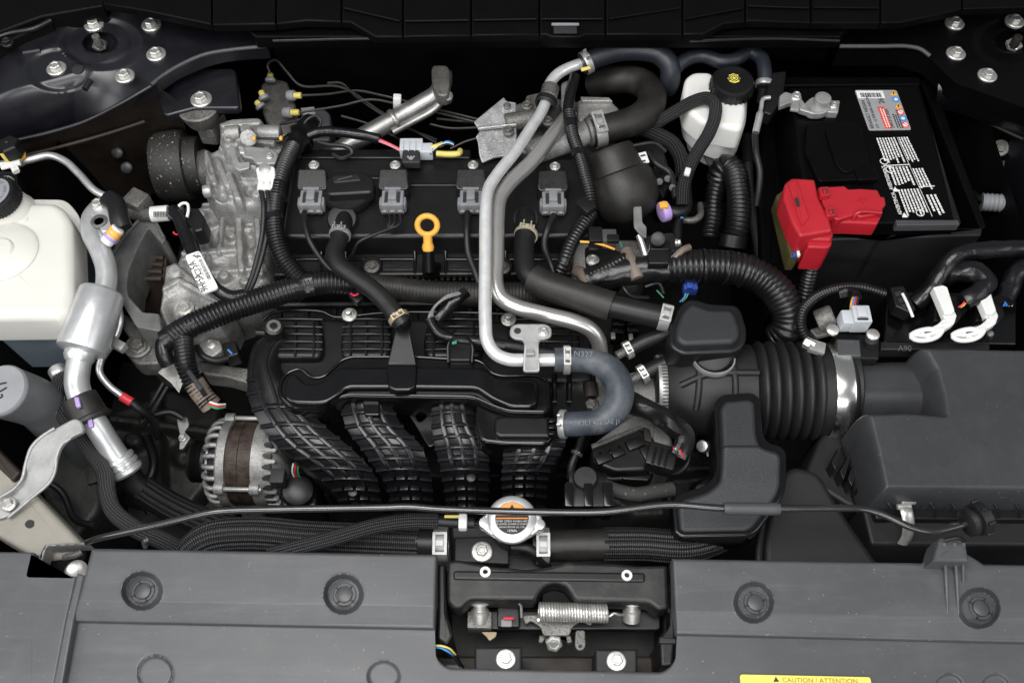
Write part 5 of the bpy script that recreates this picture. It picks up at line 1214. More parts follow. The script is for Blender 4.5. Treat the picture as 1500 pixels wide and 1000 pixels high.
prism('flange', [(632, 95), (656, 95), (660, 108), (657, 140), (640, 140), (632, 118)], .432, .02, 'castdark', ap, rnd=7, bevel=.003)
rod('flange_bolt', P(655, 146, .41), P(656, 140, .425), .008, 'castdark', ap)
gc = thing('oxygen_sensor_plug', 'pale grey plug with a yellow taped loop behind the valve cover', 'connector')
bd = box('plug', P(603, 218, .425), (.032, .022, .02), 'conlight', gc, bevel=.002)
box('plug_tail', P(625, 222, .425), (.018, .018, .017), 'conlight', gc, bevel=.002)
for k in range(3): box('plug_rib', P(590+k*9, 214, .436), (.002, .018, .003), 'conlight', bd, bevel=.0005)
prism('mount_clip', [(590, 219), (614, 219), (616, 238), (588, 238)], .436, .012, 'ink', gc, rnd=4, bevel=.002)
for k in (-1, 0, 1): tube('clip_finger', [(602, 234, .4375), (602+k*5, 229, .4385)], 1.6, 'capgrey', gc, seg=6)
taped('sheath', [(440, 205, .425), (465, 194, .43), (500, 194, .432), (535, 199, .43), (556, 204, .428)], 7.5, gc, amp=.08)
for k, m_ in enumerate(['redw', 'pinkw', 'pinkw']): tube('wire', [(552, 202+k*2, .429), (570, 210+k*1.5, .43), (586, 218+k*1.5, .427)], 1.2, m_, gc, seg=6)
tube('yellow_loop', [(640, 225, .428), (658, 226, .43), (672, 225, .43), (674, 221, .425)], 4.4, 'yellowtape', gc, seg=12)
tube('yellow_loop', [(630, 217, .43), (640, 214, .432), (648, 211, .43)], 3.6, 'yellowtape', gc, seg=12)
for k, m_ in enumerate(['bluew', 'white', 'ink']): tube('wire', [(630, 222+k*2, .43), (645, 212+k, .433), (655, 207+k*2, .432), (664, 210+k*2, .425)], 1.3, m_, gc, seg=6)
hs = thing('heat_shield', 'speckled galvanised heat shield plate at the engine rear', 'heat shield')
prism('plate', [(694, 178), (738, 142), (742, 148), (756, 150), (757, 226), (724, 230), (706, 238), (702, 226), (700, 208), (697, 200), (703, 192)], lambda u, v: .435 + (.004 if v < 186 else -.0003*(v-186)), .003, 'galv', hs, rnd=2, bevel=.001)
tube('crease', [(700, 189, .437), (725, 186, .438), (756, 183, .438)], 2.6, 'galv', hs, seg=8)
bolt(hs, 743, 155, .4395, 4, flange=1.4, m='castdark')
eg = thing('water_outlet_casting', 'grey cast coolant outlet housing behind the coils', 'engine casting')
prism('base', [(752, 152), (800, 140), (850, 148), (900, 150), (908, 175), (900, 200), (860, 215), (800, 228), (755, 222)], .40, .10, 'castdark', eg, rnd=8, bevel=.005)
prism('plate', [(846, 146), (890, 143), (908, 160), (908, 178), (880, 186), (846, 176)], .43, .03, 'cast', eg, rnd=5, bevel=.003)
prism('plate_lip', [(850, 141), (892, 142), (898, 148), (852, 148)], .437, .008, 'cast', eg, rnd=2, bevel=.002)
rod('pipe_boss', P(740, 180, .43), P(800, 170, .43), .013, 'castdark', eg)
rod('pipe_boss', P(775, 226, .42), P(866, 192, .425), .018, 'cast', eg)
rod('outlet', P(860, 195, .428), P(884, 188, .43), .022, 'castdark', eg)
prism('tab', [(770, 140), (796, 134), (800, 158), (772, 160)], .432, .01, 'castdark', eg, rnd=4, bevel=.002)
for (u, v) in [(772, 155), (803, 178), (745, 192)]: bolt(eg, u, v, .436, 6, flange=1.4, m='castdark')
prism('plate', [(822, 122), (836, 116), (838, 160), (828, 170), (822, 156)], .445, .004, 'galv', eg, rnd=3, bevel=.001)
h1 = thing('heater_hose', 'smooth dark blue-grey hose arching from the slim pipe clamp', 'hose')
tube('hose', [(852, 94, .464), (875, 84, .468), (905, 75, .470), (940, 74, .470), (965, 80, .468), (980, 95, .462), (982, 115, .445), (978, 128, .42)], 15, 'darkblue', h1, seg=24)
clamp(h1, (852, 95, .464), (866, 88, .467), 15.5, 10, 'clip', tang=True, slot=False)
box('yellow_mark', P(858, 101, .477), (.014, .005, .003), 'yellowtape', h1, rot=(.3, 0, .35))
h2 = thing('brake_vacuum_hose', 'thin blue-grey hose waving over the brake fluid reservoir', 'hose')
tube('hose', [(980, 122, .44), (990, 100, .452), (1008, 86, .458), (1030, 82, .46), (1055, 90, .46), (1075, 88, .46), (1098, 76, .46), (1114, 84, .46), (1120, 105, .458), (1119, 128, .45)], 10.5, 'darkblue', h2, seg=20)
clamp(h2, (1120, 116, .455), (1119, 130, .45), 11, 8, 'clip', tang=False, slot=False)
tube('tail', [(1119, 128, .45), (1116, 150, .43)], 8, 'rubber', h2)
h3 = thing('outlet_coolant_hose', 'fat brownish black hose hooking back from the cast outlet', 'hose')
tube('hose', [(866, 194, .43), (900, 186, .432), (930, 176, .432), (950, 160, .432), (955, 142, .43), (946, 126, .425), (926, 117, .42), (895, 118, .41), (870, 125, .39)], 21, 'domerub', h3, seg=28)
clamp(h3, (868, 193, .43), (884, 189, .431), 24.5, 16, 'clip', tdir=(-.05, -.3, 1))
l2 = thing('slim_vertical_loom', 'slim ribbed loom dropping between the last coil and the dome cover', 'wiring loom')
taped('tape_top', [(842, 112, .462), (836, 135, .462), (833, 155, .46), (834, 180, .458)], 8, l2, amp=.1)
loom('conduit', [(834, 165, .459), (838, 195, .456), (848, 225, .454), (856, 255, .452), (864, 285, .448), (866, 310, .44)], 9, 'loom', l2, pitch=.004, amp=.09)
loom('conduit', [(866, 312, .43), (850, 335, .428), (836, 358, .424), (826, 385, .418), (820, 398, .41)], 11, 'loom', l2, pitch=.005, amp=.05, patch=.7)
for p_ in [((836, 178, .458), (837, 188, .457)), ((846, 222, .454), (848, 230, .454))]: taped('tape_wrap', list(p_), 10, l2, amp=.04)
box('loom_clip', P(858, 302, .448), (.018, .024, .01), 'satin', l2, rot=(0, 0, .7))
# ---- brake reservoir
br = thing('brake_fluid_reservoir', 'white translucent brake fluid reservoir with a black symbol-marked cap', 'reservoir')
ztop = .452
prism('upper_body', [(1004, 112), (1016, 104), (1042, 104), (1052, 118), (1092, 140), (1094, 165), (1088, 190), (1030, 180), (1006, 160), (1000, 135)], ztop, .04, 'resv', br, rnd=10, bevel=.008, nb=5)
prism('mid_body', [(1002, 122), (1050, 112), (1096, 140), (1094, 176), (1086, 196), (1060, 200), (1028, 188), (1008, 168)], ztop-.022, .05, 'resv', br, rnd=10, bevel=.006, nb=5)
prism('lower_body', [(1012, 140), (1090, 150), (1086, 200), (1066, 212), (1040, 208), (1014, 186)], ztop-.055, .05, 'resv', br, rnd=10, bevel=.006, nb=5)
prism('foot', [(1040, 190), (1080, 196), (1076, 218), (1066, 226), (1050, 222)], ztop-.08, .05, 'resv', br, rnd=8, bevel=.005)
o = P(1068, 140, .44); s = S(1068, 125, .46)
lathe('neck', o, (0, 0, 1), [(0, 27*s), (.012, 27*s)], 'resv', br, seg=36)
cp2 = lathe('cap', o + Vector((0, 0, .010)), (0, 0, 1), [(0, 31*s), (.016, 31.5*s), (.020, 29.5*s), (.021, 27*s), (.0205, 25*s), (.0205, .5*s)], 'satin', br, seg=56)
for k in range(26):
    a = 2*PI*k/26; box('grip_rib', o + Vector((31.6*s*math.cos(a), 31.6*s*math.sin(a), .018)), (.0022, .0022, .014), 'satin', cp2, rot=(0, 0, a), bevel=.0006)
tp = o + Vector((.001, .002, .0310))
lathe('symbol_disc', tp, (0, 0, 1), [(0, 9.4*s), (.0005, 9.3*s)], 'yellow', cp2, seg=8)
for r in (6.2, 3.2): sweep('symbol_ring', [tp + Vector((r*s*math.cos(2*PI*k/20), r*s*math.sin(2*PI*k/20), .0008)) for k in range(21)], .0006, 'ink', cp2, seg=6, step=.001)
for k in (-1, 1): sweep('symbol_arc', [tp + Vector((k*8*s*math.cos(a), 8*s*math.sin(a), .0008)) for a in (-.6, -.2, .2, .6)], .0006, 'ink', cp2, seg=6, step=.001)
bh = thing('braided_fuel_line', 'black braided line bent like a hook in front of the white reservoir', 'hose')
tube('sleeve', [(930, 192, .39), (952, 186, .405), (975, 172, .432), (995, 160, .450), (1018, 148, .462), (1036, 144, .466), (1047, 152, .466), (1047, 172, .464), (1038, 196, .458), (1022, 222, .448), (1010, 245, .438), (1002, 270, .425), (1000, 300, .41)], 9.5, 'braidfine', bh, seg=20)
box('white_tag', P(1007, 252, .442), (.008, .012, .006), 'white', bh, rot=(0, 0, -.3))
bq = thing('braided_return_line', 'short braided line under the fat brown hose', 'hose')
tube('sleeve', [(940, 188, .41), (965, 198, .405), (985, 210, .40), (998, 235, .39), (1000, 262, .38)], 11, 'braidfine', bq, seg=20)
lp = thing('ribbed_intake_loop', 'glossy ribbed black conduit looping below the reservoir', 'conduit')
loom('conduit', [(1052, 262, .39), (1056, 248, .405), (1066, 242, .412), (1076, 252, .413), (1081, 275, .412), (1083, 305, .408), (1080, 335, .40), (1074, 356, .39)], 16.5, 'loom', lp, pitch=.0062, amp=.075, seg=18)
loom('inner_conduit', [(1052, 262, .39), (1046, 290, .38), (1044, 320, .37), (1040, 350, .36)], 13, 'loom', lp, pitch=.0062, amp=.07)
tube('cuff', [(1076, 345, .395), (1073, 362, .385)], 20, 'satin', lp)
prism('clip_plate', [(1030, 225), (1050, 222), (1076, 232), (1066, 258), (1046, 256)], .375, .004, 'greydark', lp, rnd=3, bevel=.001)
# ---- dome cover and neighbours
dm = thing('vacuum_pump_cover', 'dusty brown-black domed cover at the engine right end', 'cover')
a = P(896, 232, .425); b = P(926, 316, .380); ax = (b-a).normalized(); L = (b-a).length; s = S(915, 285, .40)
lathe('dome', a, ax, [(-.014, 33*s), (-.010, 36*s), (0, 37*s), (L*.25, 41*s), (L*.28, 46*s), (L*.40, 50*s), (L*.6, 51*s), (L*.8, 48*s), (L*.95, 41*s), (L*1.05, 31*s), (L*1.11, 18*s), (L*1.13, 5*s)], 'domerub', dm, seg=48)
dt = thing('dome_stay', 'small bare metal stay bent against the domed cover', 'bracket')
prism('stay', [(928, 303), (940, 302), (941, 326), (947, 332), (947, 348), (938, 343), (929, 332)], lambda u, v: .448 - .0009*(v-302), .003, 'clip', dt, rnd=2, bevel=.0008)
pc = thing('purple_quick_connector', 'purple quick connector with an orange lock on a black elbow', 'connector')
rod('collar', P(967, 312, .40), P(979, 308, .40), .0145, 'purple', pc)
box('lock', P(972, 301, .415), (.012, .010, .006), 'orange', pc, rot=(0, 0, .1))
tube('elbow', [(976, 309, .40), (995, 311, .40), (1004, 305, .398), (1005, 280, .395), (1002, 255, .39)], 8.5, 'rubber', pc)
tube('stub', [(996, 312, .395), (993, 330, .38), (992, 350, .365)], 7, 'rubber', pc)
box('blue_dot', P(999, 319, .407), (.004, .002, .002), 'bluew', pc)
mt = thing('metal_tongue', 'small curved bare metal bracket tongue near the ribbed loop', 'bracket')
tube('tongue', [(1000, 322, .38), (1015, 323, .382), (1025, 317, .38), (1026, 300, .37)], 5, 'castdark', mt)
wb = thing('white_marker_tag', 'tiny white tag with black marks beside the domed cover', 'tag')
box('tag', P(942, 232, .43), (.013, .017, .004), 'white', wb, rot=(.3, 0, .3), bevel=.001)
for k in (-1, 1): box('mark', P(942, 232, .4325)+Vector((0, k*.004, k*.0012)), (.007, .002, .001), 'ink', wb, rot=(.3, 0, .3), bevel=0)
bkx = thing('vacuum_valve', 'black solenoid valve cluster between dome and braided lines', 'valve')
prism('body', [(925, 215), (965, 205), (975, 225), (985, 262), (972, 290), (952, 262)], .40, .06, 'satin', bkx, rnd=5, bevel=.004)
tube('leads', [(870, 232, .43), (900, 222, .435), (935, 212, .44), (960, 210, .44), (975, 222, .43)], 3, 'rubber', bkx)
tube('leads', [(950, 225, .42), (962, 240, .42), (980, 252, .415), (990, 290, .41)], 5, 'rubber', bkx)
prism('nose', [(955, 218), (972, 220), (974, 244), (958, 246)], .415, .02, 'matte', bkx, rnd=3)
for (u, v) in [(966, 266), (978, 262), (985, 275)]: rod('port', P(u, v, .40), P(u, v, .415), .005, 'greydark', bkx)
# front corner under dome: sensor plug, flange, bracket
tf = thing('thermostat_flange', 'grey alloy flange with a shiny bolt below the domed cover', 'engine casting')
prism('flange', [(842, 352), (858, 338), (872, 330), (872, 360), (880, 392), (868, 410), (846, 420), (838, 400)], .395, .04, 'cast', tf, rnd=6, bevel=.003)
prism('inner', [(856, 360), (882, 356), (920, 372), (912, 410), (870, 412), (858, 396)], .398, .03, 'satin', tf, rnd=8, bevel=.004)
bolt(tf, 868, 381, .399, 6.5, flange=1.5)
prism('thermostat', [(880, 350), (935, 350), (955, 372), (940, 400), (890, 395)], .375, .08, 'castdark', tf, rnd=8, bevel=.005)
tp_ = thing('temperature_sensor_plug', 'black sensor plug with a yellow lead below the domed cover', 'connector')
box('plug', P(888, 350, .43), (.026, .020, .018), 'greydark', tp_)
box('plug_back', P(872, 349, .43), (.018, .024, .020), 'satin', tp_)
box('latch', P(898, 350, .438), (.016, .012, .006), 'satin', tp_)
tube('yellow_lead', [(850, 354, .432), (865, 355, .434), (884, 359, .432), (900, 365, .425)], 1.8, 'orange', tp_, seg=8)
tube('green_lead', [(900, 352, .43), (908, 355, .43), (911, 362, .425)], 1.2, 'greenw', tp_, seg=6)
sb = thing('solenoid_bracket', 'dusty black solenoid on a small bracket below the purple connector', 'solenoid')
prism('base', [(944, 345), (985, 340), (996, 352), (996, 372), (950, 372)], .40, .03, 'dusty', sb, rnd=4)
prism('body', rect(952, 352, 982, 366), .42, .03, 'satin', sb, rnd=3)
rod('top', P(964, 352, .415), P(964, 350, .432), .010, 'dusty', sb)
bolt(sb, 992, 356, .415, 5, ax=(.9, -.1, .3), flange=1.3)
tube('pipe', [(936, 345, .40), (942, 362, .395), (946, 375, .39)], 5, 'alu', sb)
# ---- big ribbed loom to the right
gl = thing('gearbox_wiring_loom', 'very thick ribbed loom bending right and down past the battery', 'wiring loom')
taped('taped_joint', [(862, 412, .41), (880, 405, .415), (910, 398, .42), (945, 394, .425), (985, 392, .428)], 21, gl, amp=.14, freq=40)
loom('conduit', [(978, 392, .428), (1010, 390, .43), (1050, 390, .43), (1090, 396, .428), (1122, 412, .424), (1145, 436, .418), (1156, 462, .408), (1152, 484, .395), (1140, 496, .38)], 24, 'loom', gl, pitch=.0068, amp=.035, seg=24, sharp=.5)
for q in [((1030, 390, .43), (1034, 390, .43)), ((1062, 392, .43), (1066, 393, .429)), ((1092, 397, .428), (1096, 399, .427))]: band_ring('tape_band', P(*q[0]), P(*q[1])-P(*q[0]), 25.4*S(*q[0]), .004, 'tape', gl, th=.0006)
loom('side_conduit', [(862, 404, .424), (888, 392, .43), (908, 382, .432), (922, 374, .43)], 7.5, 'loom', gl, pitch=.005, amp=.08)
taped('brown_tape', [(918, 368, .428), (926, 385, .434), (934, 408, .43)], 9, gl, m='brown', amp=.1)
taped('brown_tape', [(846, 398, .40), (856, 404, .412), (862, 414, .41)], 10, gl, m='brown', amp=.15)
prism('clip_block', rect(950, 366, 980, 386), .455, .012, 'satin', gl, rnd=2)
tube('torn_tape', [(985, 380, .445), (1000, 366, .452), (1010, 362, .45)], 5, 'brown', gl, seg=8)
for l, m_ in [([(908, 405, .41), (916, 425, .41), (926, 434, .405), (950, 436, .40)], 'rubber'), ([(945, 420, .41), (965, 415, .413), (972, 430, .405)], 'rubber'), ([(962, 425, .41), (972, 436, .405)], 'greenw')]: tube('lead', l, 3 if m_ == 'rubber' else 1.2, m_, gl, seg=8)
bcx = thing('blue_plug', 'small royal blue plug under the thick ribbed loom', 'connector')
box('plug', P(1010, 418, .41), (.018, .022, .016), 'bluep', bcx); box('latch', P(1010, 416, .420), (.008, .014, .004), 'bluep', bcx)
for k, m_ in enumerate(['bluew', 'greenw']): tube('wire', [(1005+k*4, 428, .408), (1002+k*3, 436, .405), (996+k*3, 442, .40)], 1.1, m_, bcx, seg=6)
ic = thing('injector_rail_plugs', 'row of black engine plugs in shadow under the sleeved hose', 'connectors')
for (u, v) in [(905, 468), (920, 468), (903, 490), (925, 488), (905, 478)]: box('plug', P(u, v, .345), (.016, .014, .03), 'gloss', ic)
for (u, v) in [(898, 492), (924, 494)]: box('metal_clip', P(u, v, .364), (.006, .010, .004), 'clip', ic)

# ================================================================== INTAKE TRACT
rs = thing('small_resonator', 'small rounded black resonator pod with grainy lid', 'resonator')
o_ = [(984, 480), (996, 452), (1008, 440), (1022, 441), (1036, 447), (1074, 447), (1082, 454), (1091, 482), (1089, 500), (1076, 511), (1000, 514), (984, 504)]
prism('pod_base', [(980, 484), (992, 452), (1006, 438), (1022, 438), (1038, 444), (1078, 446), (1086, 454), (1095, 484), (1092, 504), (1078, 516), (998, 519), (980, 507)], .452, .05, 'satin', rs, rnd=12, bevel=.004, n=6)
prism('lid', [(990, 482), (1000, 455), (1012, 443), (1024, 446), (1038, 452), (1070, 452), (1077, 458), (1085, 482), (1083, 494), (1074, 502), (1002, 505), (990, 497)], .464, .016, 'reso', rs, rnd=12, bevel=.006, nb=5, n=6)
rod('outlet', P(1045, 505, .40), P(1045, 512, .43), .022, 'satin', rs)
it = thing('intake_hose', 'black rubber intake hose with concertina bellows', 'intake hose')
zc = .375; a = P(958, 572, zc-.01); b = P(1242, 572, zc); L = (b-a).length; ax = (b-a).normalized()
s = S(1100, 572, zc); q = L/284
prof = [(0, 44*s), (4*q, 48*s), (16*q, 50*s), (24*q, 60*s), (60*q, 66*s), (110*q, 68*s), (140*q, 68*s)]
x = 142
for k in range(6):
    prof += [((x)*q, 64*s), ((x+2)*q, 62*s), ((x+4)*q, 65*s), ((x+8)*q, 72*s), ((x+11)*q, 73*s), ((x+14)*q, 71*s)]; x += 15.5
prof += [(236*q, 66*s), (244*q, 66*s), (274*q, 66*s), (280*q, 64*s), (284*q, 60*s)]
lathe('hose', a, ax, prof, 'matte', it, seg=72, angle=60)
def on_hose(h, an, lift=.001):
    rr = 66*s
    for (h0, r0), (h1, r1) in zip(prof, prof[1:]):
        if h0 <= h*q <= h1 and h1 > h0: rr = r0 + (r1-r0)*(h*q-h0)/(h1-h0)
    return a + ax*(h*q) + Vector((0, -math.sin(an), math.cos(an)))*(rr+lift)
for l in [[(28, .35), (70, .12), (138, .10)], [(56, -.9), (56, -.3), (54, .3), (50, .9)], [(104, -.9), (104, -.2), (104, .5), (102, 1.0)]]:
    sweep('rib', [on_hose(*smoothat(l, k/16)) for k in range(17)], .0042, 'matte', it, seg=10)
band_ring('clamp_band', a + ax*(262*q), ax, 67*s, 26*q, 'band', it, th=.0022, seg=64)
rod('clamp_screw', P(1178, 500, .432), P(1194, 508, .434), .0075, 'zinc', it, seg=6)
box('clamp_screw_housing', P(1196, 509, .434), (.020, .016, .009), 'clip', it, rot=(0, .1, -.3))
wb_ = band_ring('worm_clamp', a + ax*(9*q), ax, 50*s, 13*q, 'clip', it, th=.0018, seg=56)
for k in range(64):
    an = 2*PI*k/64; d = Vector((0, math.cos(an), math.sin(an))); box('slot', a + ax*(9*q) + d*(50*s+.0022), (8*q, .0014, .0014), 'ink', wb_, rot=(an-PI/2, 0, 0), bevel=0) if math.sin(an) > -.2 else None
rod('resonator_neck', P(1045, 530, .40), P(1045, 516, .438), .024, 'matte', it)
band_ring('neck_clamp', P(1045, 525, .428), Vector((0, .15, 1)), .0245, .008, 'clip', it)
dd = thing('air_duct', 'grey box duct joining the intake hose clamp to the air filter box', 'air duct')
tubep = [(1236, 520), (1330, 520), (1366, 530), (1378, 560), (1372, 592), (1330, 594), (1240, 594)]
moulded('duct', [(1234, 521), (1400, 519), (1400, 597), (1234, 597)], .412, 'airbox', dd, roll=26, out=6, side=.045, step=1.5, rough=.0001)
lathe('lip', P(1230, 567, .372), (1, 0, 0), [(0, .050), (.003, .056), (.010, .057), (.013, .052)], 'matte', dd, seg=48)
prism('ledge', [(1238, 590), (1370, 590), (1366, 600), (1240, 602)], .378, .012, 'airbox', dd, rnd=2, bevel=.002)
abx = thing('air_filter_box', 'large dark grey air filter box with grainy sloped lid', 'air filter box')
moulded('lid', [(1352, 508), (1640, 511), (1640, 719), (1296, 717), (1284, 660), (1270, 604), (1330, 602), (1384, 606), (1380, 575), (1370, 540)], .448, 'airbox', abx, roll=7, out=7, side=.05, step=1.3, rough=.0001)
prism('box_flange', [(1272, 728), (1620, 730), (1620, 762), (1284, 760)], .40, .012, 'satin', abx, rnd=3, bevel=.002)
prism('box_lower', [(1262, 740), (1620, 742), (1620, 800), (1276, 798)], .388, .2, 'matte', abx, rnd=6, bevel=.004)
for k in range(9): tube('flange_rib', [(1300+k*31, 736, .418), (1306+k*31, 744, .416), (1307+k*31, 757, .404)], 2.2, 'satin', abx, seg=8)
prism('side_wall', [(1176, 700), (1200, 640), (1222, 600), (1268, 600), (1292, 730), (1290, 760), (1240, 740)], .36, .25, 'matte', abx, rnd=6, bevel=.006)
for k, (u0, v0, u1, v1) in enumerate([(1218, 676, 1232, 650), (1230, 690, 1246, 662), (1242, 700, 1268, 630), (1255, 716, 1274, 672)]):
    prism('side_fin', [(u0, v0), (u1, v1), (u1+3, v1+2), (u0+6, v0+12)], .385, .08, 'satin', abx, bevel=.0012)
ck = thing('box_clip', 'bright bent metal clip on the front of the air filter box', 'clip')
sweep('strap', PP([(1322, 737, .412), (1328, 748, .418), (1331, 765, .412), (1329, 785, .400), (1322, 796, .39)]), .0075, 'zinc', ck, seg=12, squash=.35)
rod('roll', P(1319, 735, .418), P(1340, 733, .418), .0045, 'clip', ck); rod('roll', P(1314, 742, .416), P(1334, 741, .416), .0035, 'clip', ck)
sc = thing('air_intake_scoop', 'dark grey flat air intake scoop tucked under the prop rod', 'air scoop')
prism('scoop', [(1128, 740), (1140, 700), (1160, 680), (1200, 690), (1240, 755), (1292, 830), (1292, 845), (1120, 845), (1118, 790)], .405, .05, 'matte', sc, rnd=14, bevel=.008)
tube('rim', [(1112, 840, .405), (1112, 800, .405), (1118, 760, .405), (1132, 720, .402)], 6, 'satin', sc)
rg = thing('large_resonator', 'L-shaped black resonator box with raised rim above the prop rod', 'resonator')
ro_ = [(1046, 592), (1056, 577), (1102, 574), (1114, 582), (1118, 636), (1126, 648), (1144, 652), (1153, 664), (1152, 712), (1146, 730), (1110, 778), (1098, 785), (998, 787), (988, 780), (984, 736), (992, 722), (1030, 712), (1046, 698), (1050, 680)]
prism('rim', ro_, .445, .045, 'gloss', rg, rnd=9, bevel=.003, n=5)
def inset(l, cx, cy, k): return [(cx + (u-cx)*k, cy + (v-cy)*k) for u, v in l]
ri_ = [(1056, 596), (1063, 586), (1098, 583), (1106, 589), (1109, 640), (1120, 655), (1138, 660), (1145, 668), (1144, 710), (1138, 726), (1104, 771), (1094, 777), (1002, 779), (996, 774), (993, 742), (1000, 730), (1036, 719), (1055, 704), (1059, 684)]
def rz(u, v): return .458 - (.000 if v < 676 else min(.020, (v-676)*.0011))
prism('lid', [(1056, 596), (1063, 586), (1098, 583), (1106, 589), (1109, 640), (1116, 656), (1126, 680), (1056, 680), (1059, 660)], .458, .02, 'reso', rg, rnd=8, bevel=.005, nb=4, n=5)
prism('lid_slope', [(1112, 650), (1120, 655), (1138, 660), (1145, 668), (1144, 710), (1138, 726), (1104, 771), (1094, 777), (1002, 779), (996, 774), (993, 742), (1000, 730), (1036, 719), (1055, 704), (1058, 676), (1058, 650)], lambda u, v: .4585 - (v-676)*.00011 if v > 0 else 0, .02, 'reso', rg, rnd=9, bevel=.005, nb=4, n=5)
# ---- throttle body region
tb = thing('electronic_throttle', 'alloy throttle body with black actuator lid behind the resonator', 'throttle body')
prism('housing', [(868, 650), (905, 622), (940, 600), (962, 585), (984, 640), (990, 670), (960, 690), (900, 680)], .36, .10, 'cast', tb, rnd=6, bevel=.004)
prism('collar', [(920, 545), (952, 540), (966, 560), (968, 600), (940, 612), (922, 590)], .372, .08, 'cast', tb, rnd=8, bevel=.004)
prism('actuator_lid', [(866, 656), (936, 626), (958, 640), (966, 668), (950, 688), (900, 690), (870, 678)], .372, .05, 'satin', tb, rnd=6, bevel=.004)
prism('lid_edge', [(866, 650), (938, 622), (942, 626), (868, 656)], .376, .006, 'castdark', tb, bevel=.001)
prism('seal', [(942, 624), (952, 628), (956, 648), (944, 644)], .377, .01, 'rust', tb, rnd=2, bevel=.001)
for k in range(5): box('lid_clip', P(880+k*14, 660-k*5+6, .374), (.003, .006, .004), 'gloss', tb, rot=(0, 0, .4))
pg = box('plug', P(968, 672, .385), (.034, .030, .024), 'satin', tb, rot=(0, 0, -.3)); 
for k in range(3): box('plug_rib', P(958+k*9, 668+k*2, .398), (.003, .024, .004), 'gloss', pg, rot=(0, 0, -.3), bevel=.0006)
taped('boot', [(922, 588, .415), (945, 598, .418), (965, 608, .415), (985, 622, .41), (1000, 632, .405), (1002, 650, .398), (992, 668, .392)], 15, tb, amp=.42, m='satin', freq=38)
for k, m_ in enumerate(['redw', 'white', 'greenw', 'redw']): tube('wire', [(986+k*3, 655+k, .405), (991+k*3, 661+k*2, .402), (994+k*3, 668+k, .398)], 1.7, m_, tb, seg=6)
for (u, v, w_, h_) in [(884, 672, .020, .012), (905, 664, .016, .010), (930, 650, .022, .014), (948, 664, .014, .018)]: box('lid_boss', P(u, v, .3735), (w_, h_, .010), 'satin', tb, rot=(0, 0, .4), bevel=.002)
prism('second_plug', [(905, 684), (945, 676), (960, 690), (950, 704), (912, 702)], .352, .03, 'satin', tb, rnd=3, bevel=.002)
tube('plug_lead', [(960, 690, .355), (985, 694, .36), (1004, 684, .37), (1012, 660, .375)], 4, 'rubber', tb)
tube('plug_lead', [(912, 700, .35), (890, 700, .345), (872, 690, .34)], 4, 'rubber', tb)
hz = thing('throttle_coolant_hose', 'thin black coolant hose with a tangled clamp left of the throttle body', 'hose')
tube('hose', [(852, 640, .34), (846, 660, .34), (838, 680, .335), (836, 700, .325)], 6, 'rubber', hz); clamp(hz, (847, 660, .34), (843, 668, .338), 7, 5, 'castdark', slot=False)
for (lab, nm, l, r, cl) in [('short black hose with a spring clamp right of the steel pipe end', 'bypass_hose', [(1000, 478, .42), (970, 490, .405), (945, 500, .40), (925, 510, .395)], 11, ((925, 510, .395), (915, 515, .393))),
                      ('black hose with a metal clamp below the small resonator pod', 'purge_hose', [(1030, 516, .41), (1000, 524, .405), (970, 534, .40), (945, 546, .395)], 12, ((948, 544, .395), (936, 551, .392)))]:
    t = thing(nm, lab, 'hose'); tube('hose', l, r, 'rubber', t); clamp(t, cl[0], cl[1], r+.5, 10, 'clip')
    tube('spigot', [cl[0], (cl[1][0]-12, cl[1][1]+6, cl[1][2])], r*.6, 'castdark', t)
dk = thing('resonator_screw', 'small shiny screw clip left of the large resonator', 'screw')
rod('screw', P(1034, 655, .36), P(1028, 653, .372), .0075, 'zinc', dk); sweep('spring_tail', PP([(1032, 658, .365), (1036, 662, .362), (1037, 668, .36)]), .0015, 'zinc', dk, seg=6)
pvv = thing('purge_valve', 'black purge valve canister with a fuzzy hose above the prop rod', 'valve')
o = P(858, 706, .40); s = S(858, 706, .40)
lathe('canister', o, (-.1, 0, 1), [(-.03, 18*s), (0, 18*s), (.012, 18.5*s), (.016, 16*s), (.0165, 2*s)], 'matte', pvv, seg=36)
lathe('collar', o + Vector((0, 0, -.005)), (1, .05, -.1), [(0, 17*s), (20*s, 18*s), (24*s, 16*s), (30*s, 16*s)], 'satin', pvv, seg=30)
tube('hose', [(885, 712, .385), (908, 720, .38), (932, 724, .378), (958, 720, .375), (985, 716, .37)], 11, mat('fuzzy_rubber', (.04, .039, .036), .75, speck=(.3, .29, .27), speck_amt=.06, bump=.5, bscale=300), pvv)
box('mount', P(862, 732, .39), (.055, .03, .04), 'satin', pvv)
for k in range(3): box('mount_rib', P(832+k*28, 735, .395), (.010, .028, .05), 'gloss', pvv)
box('bracket', P(840, 708, .385), (.012, .02, .03), 'satin', pvv)

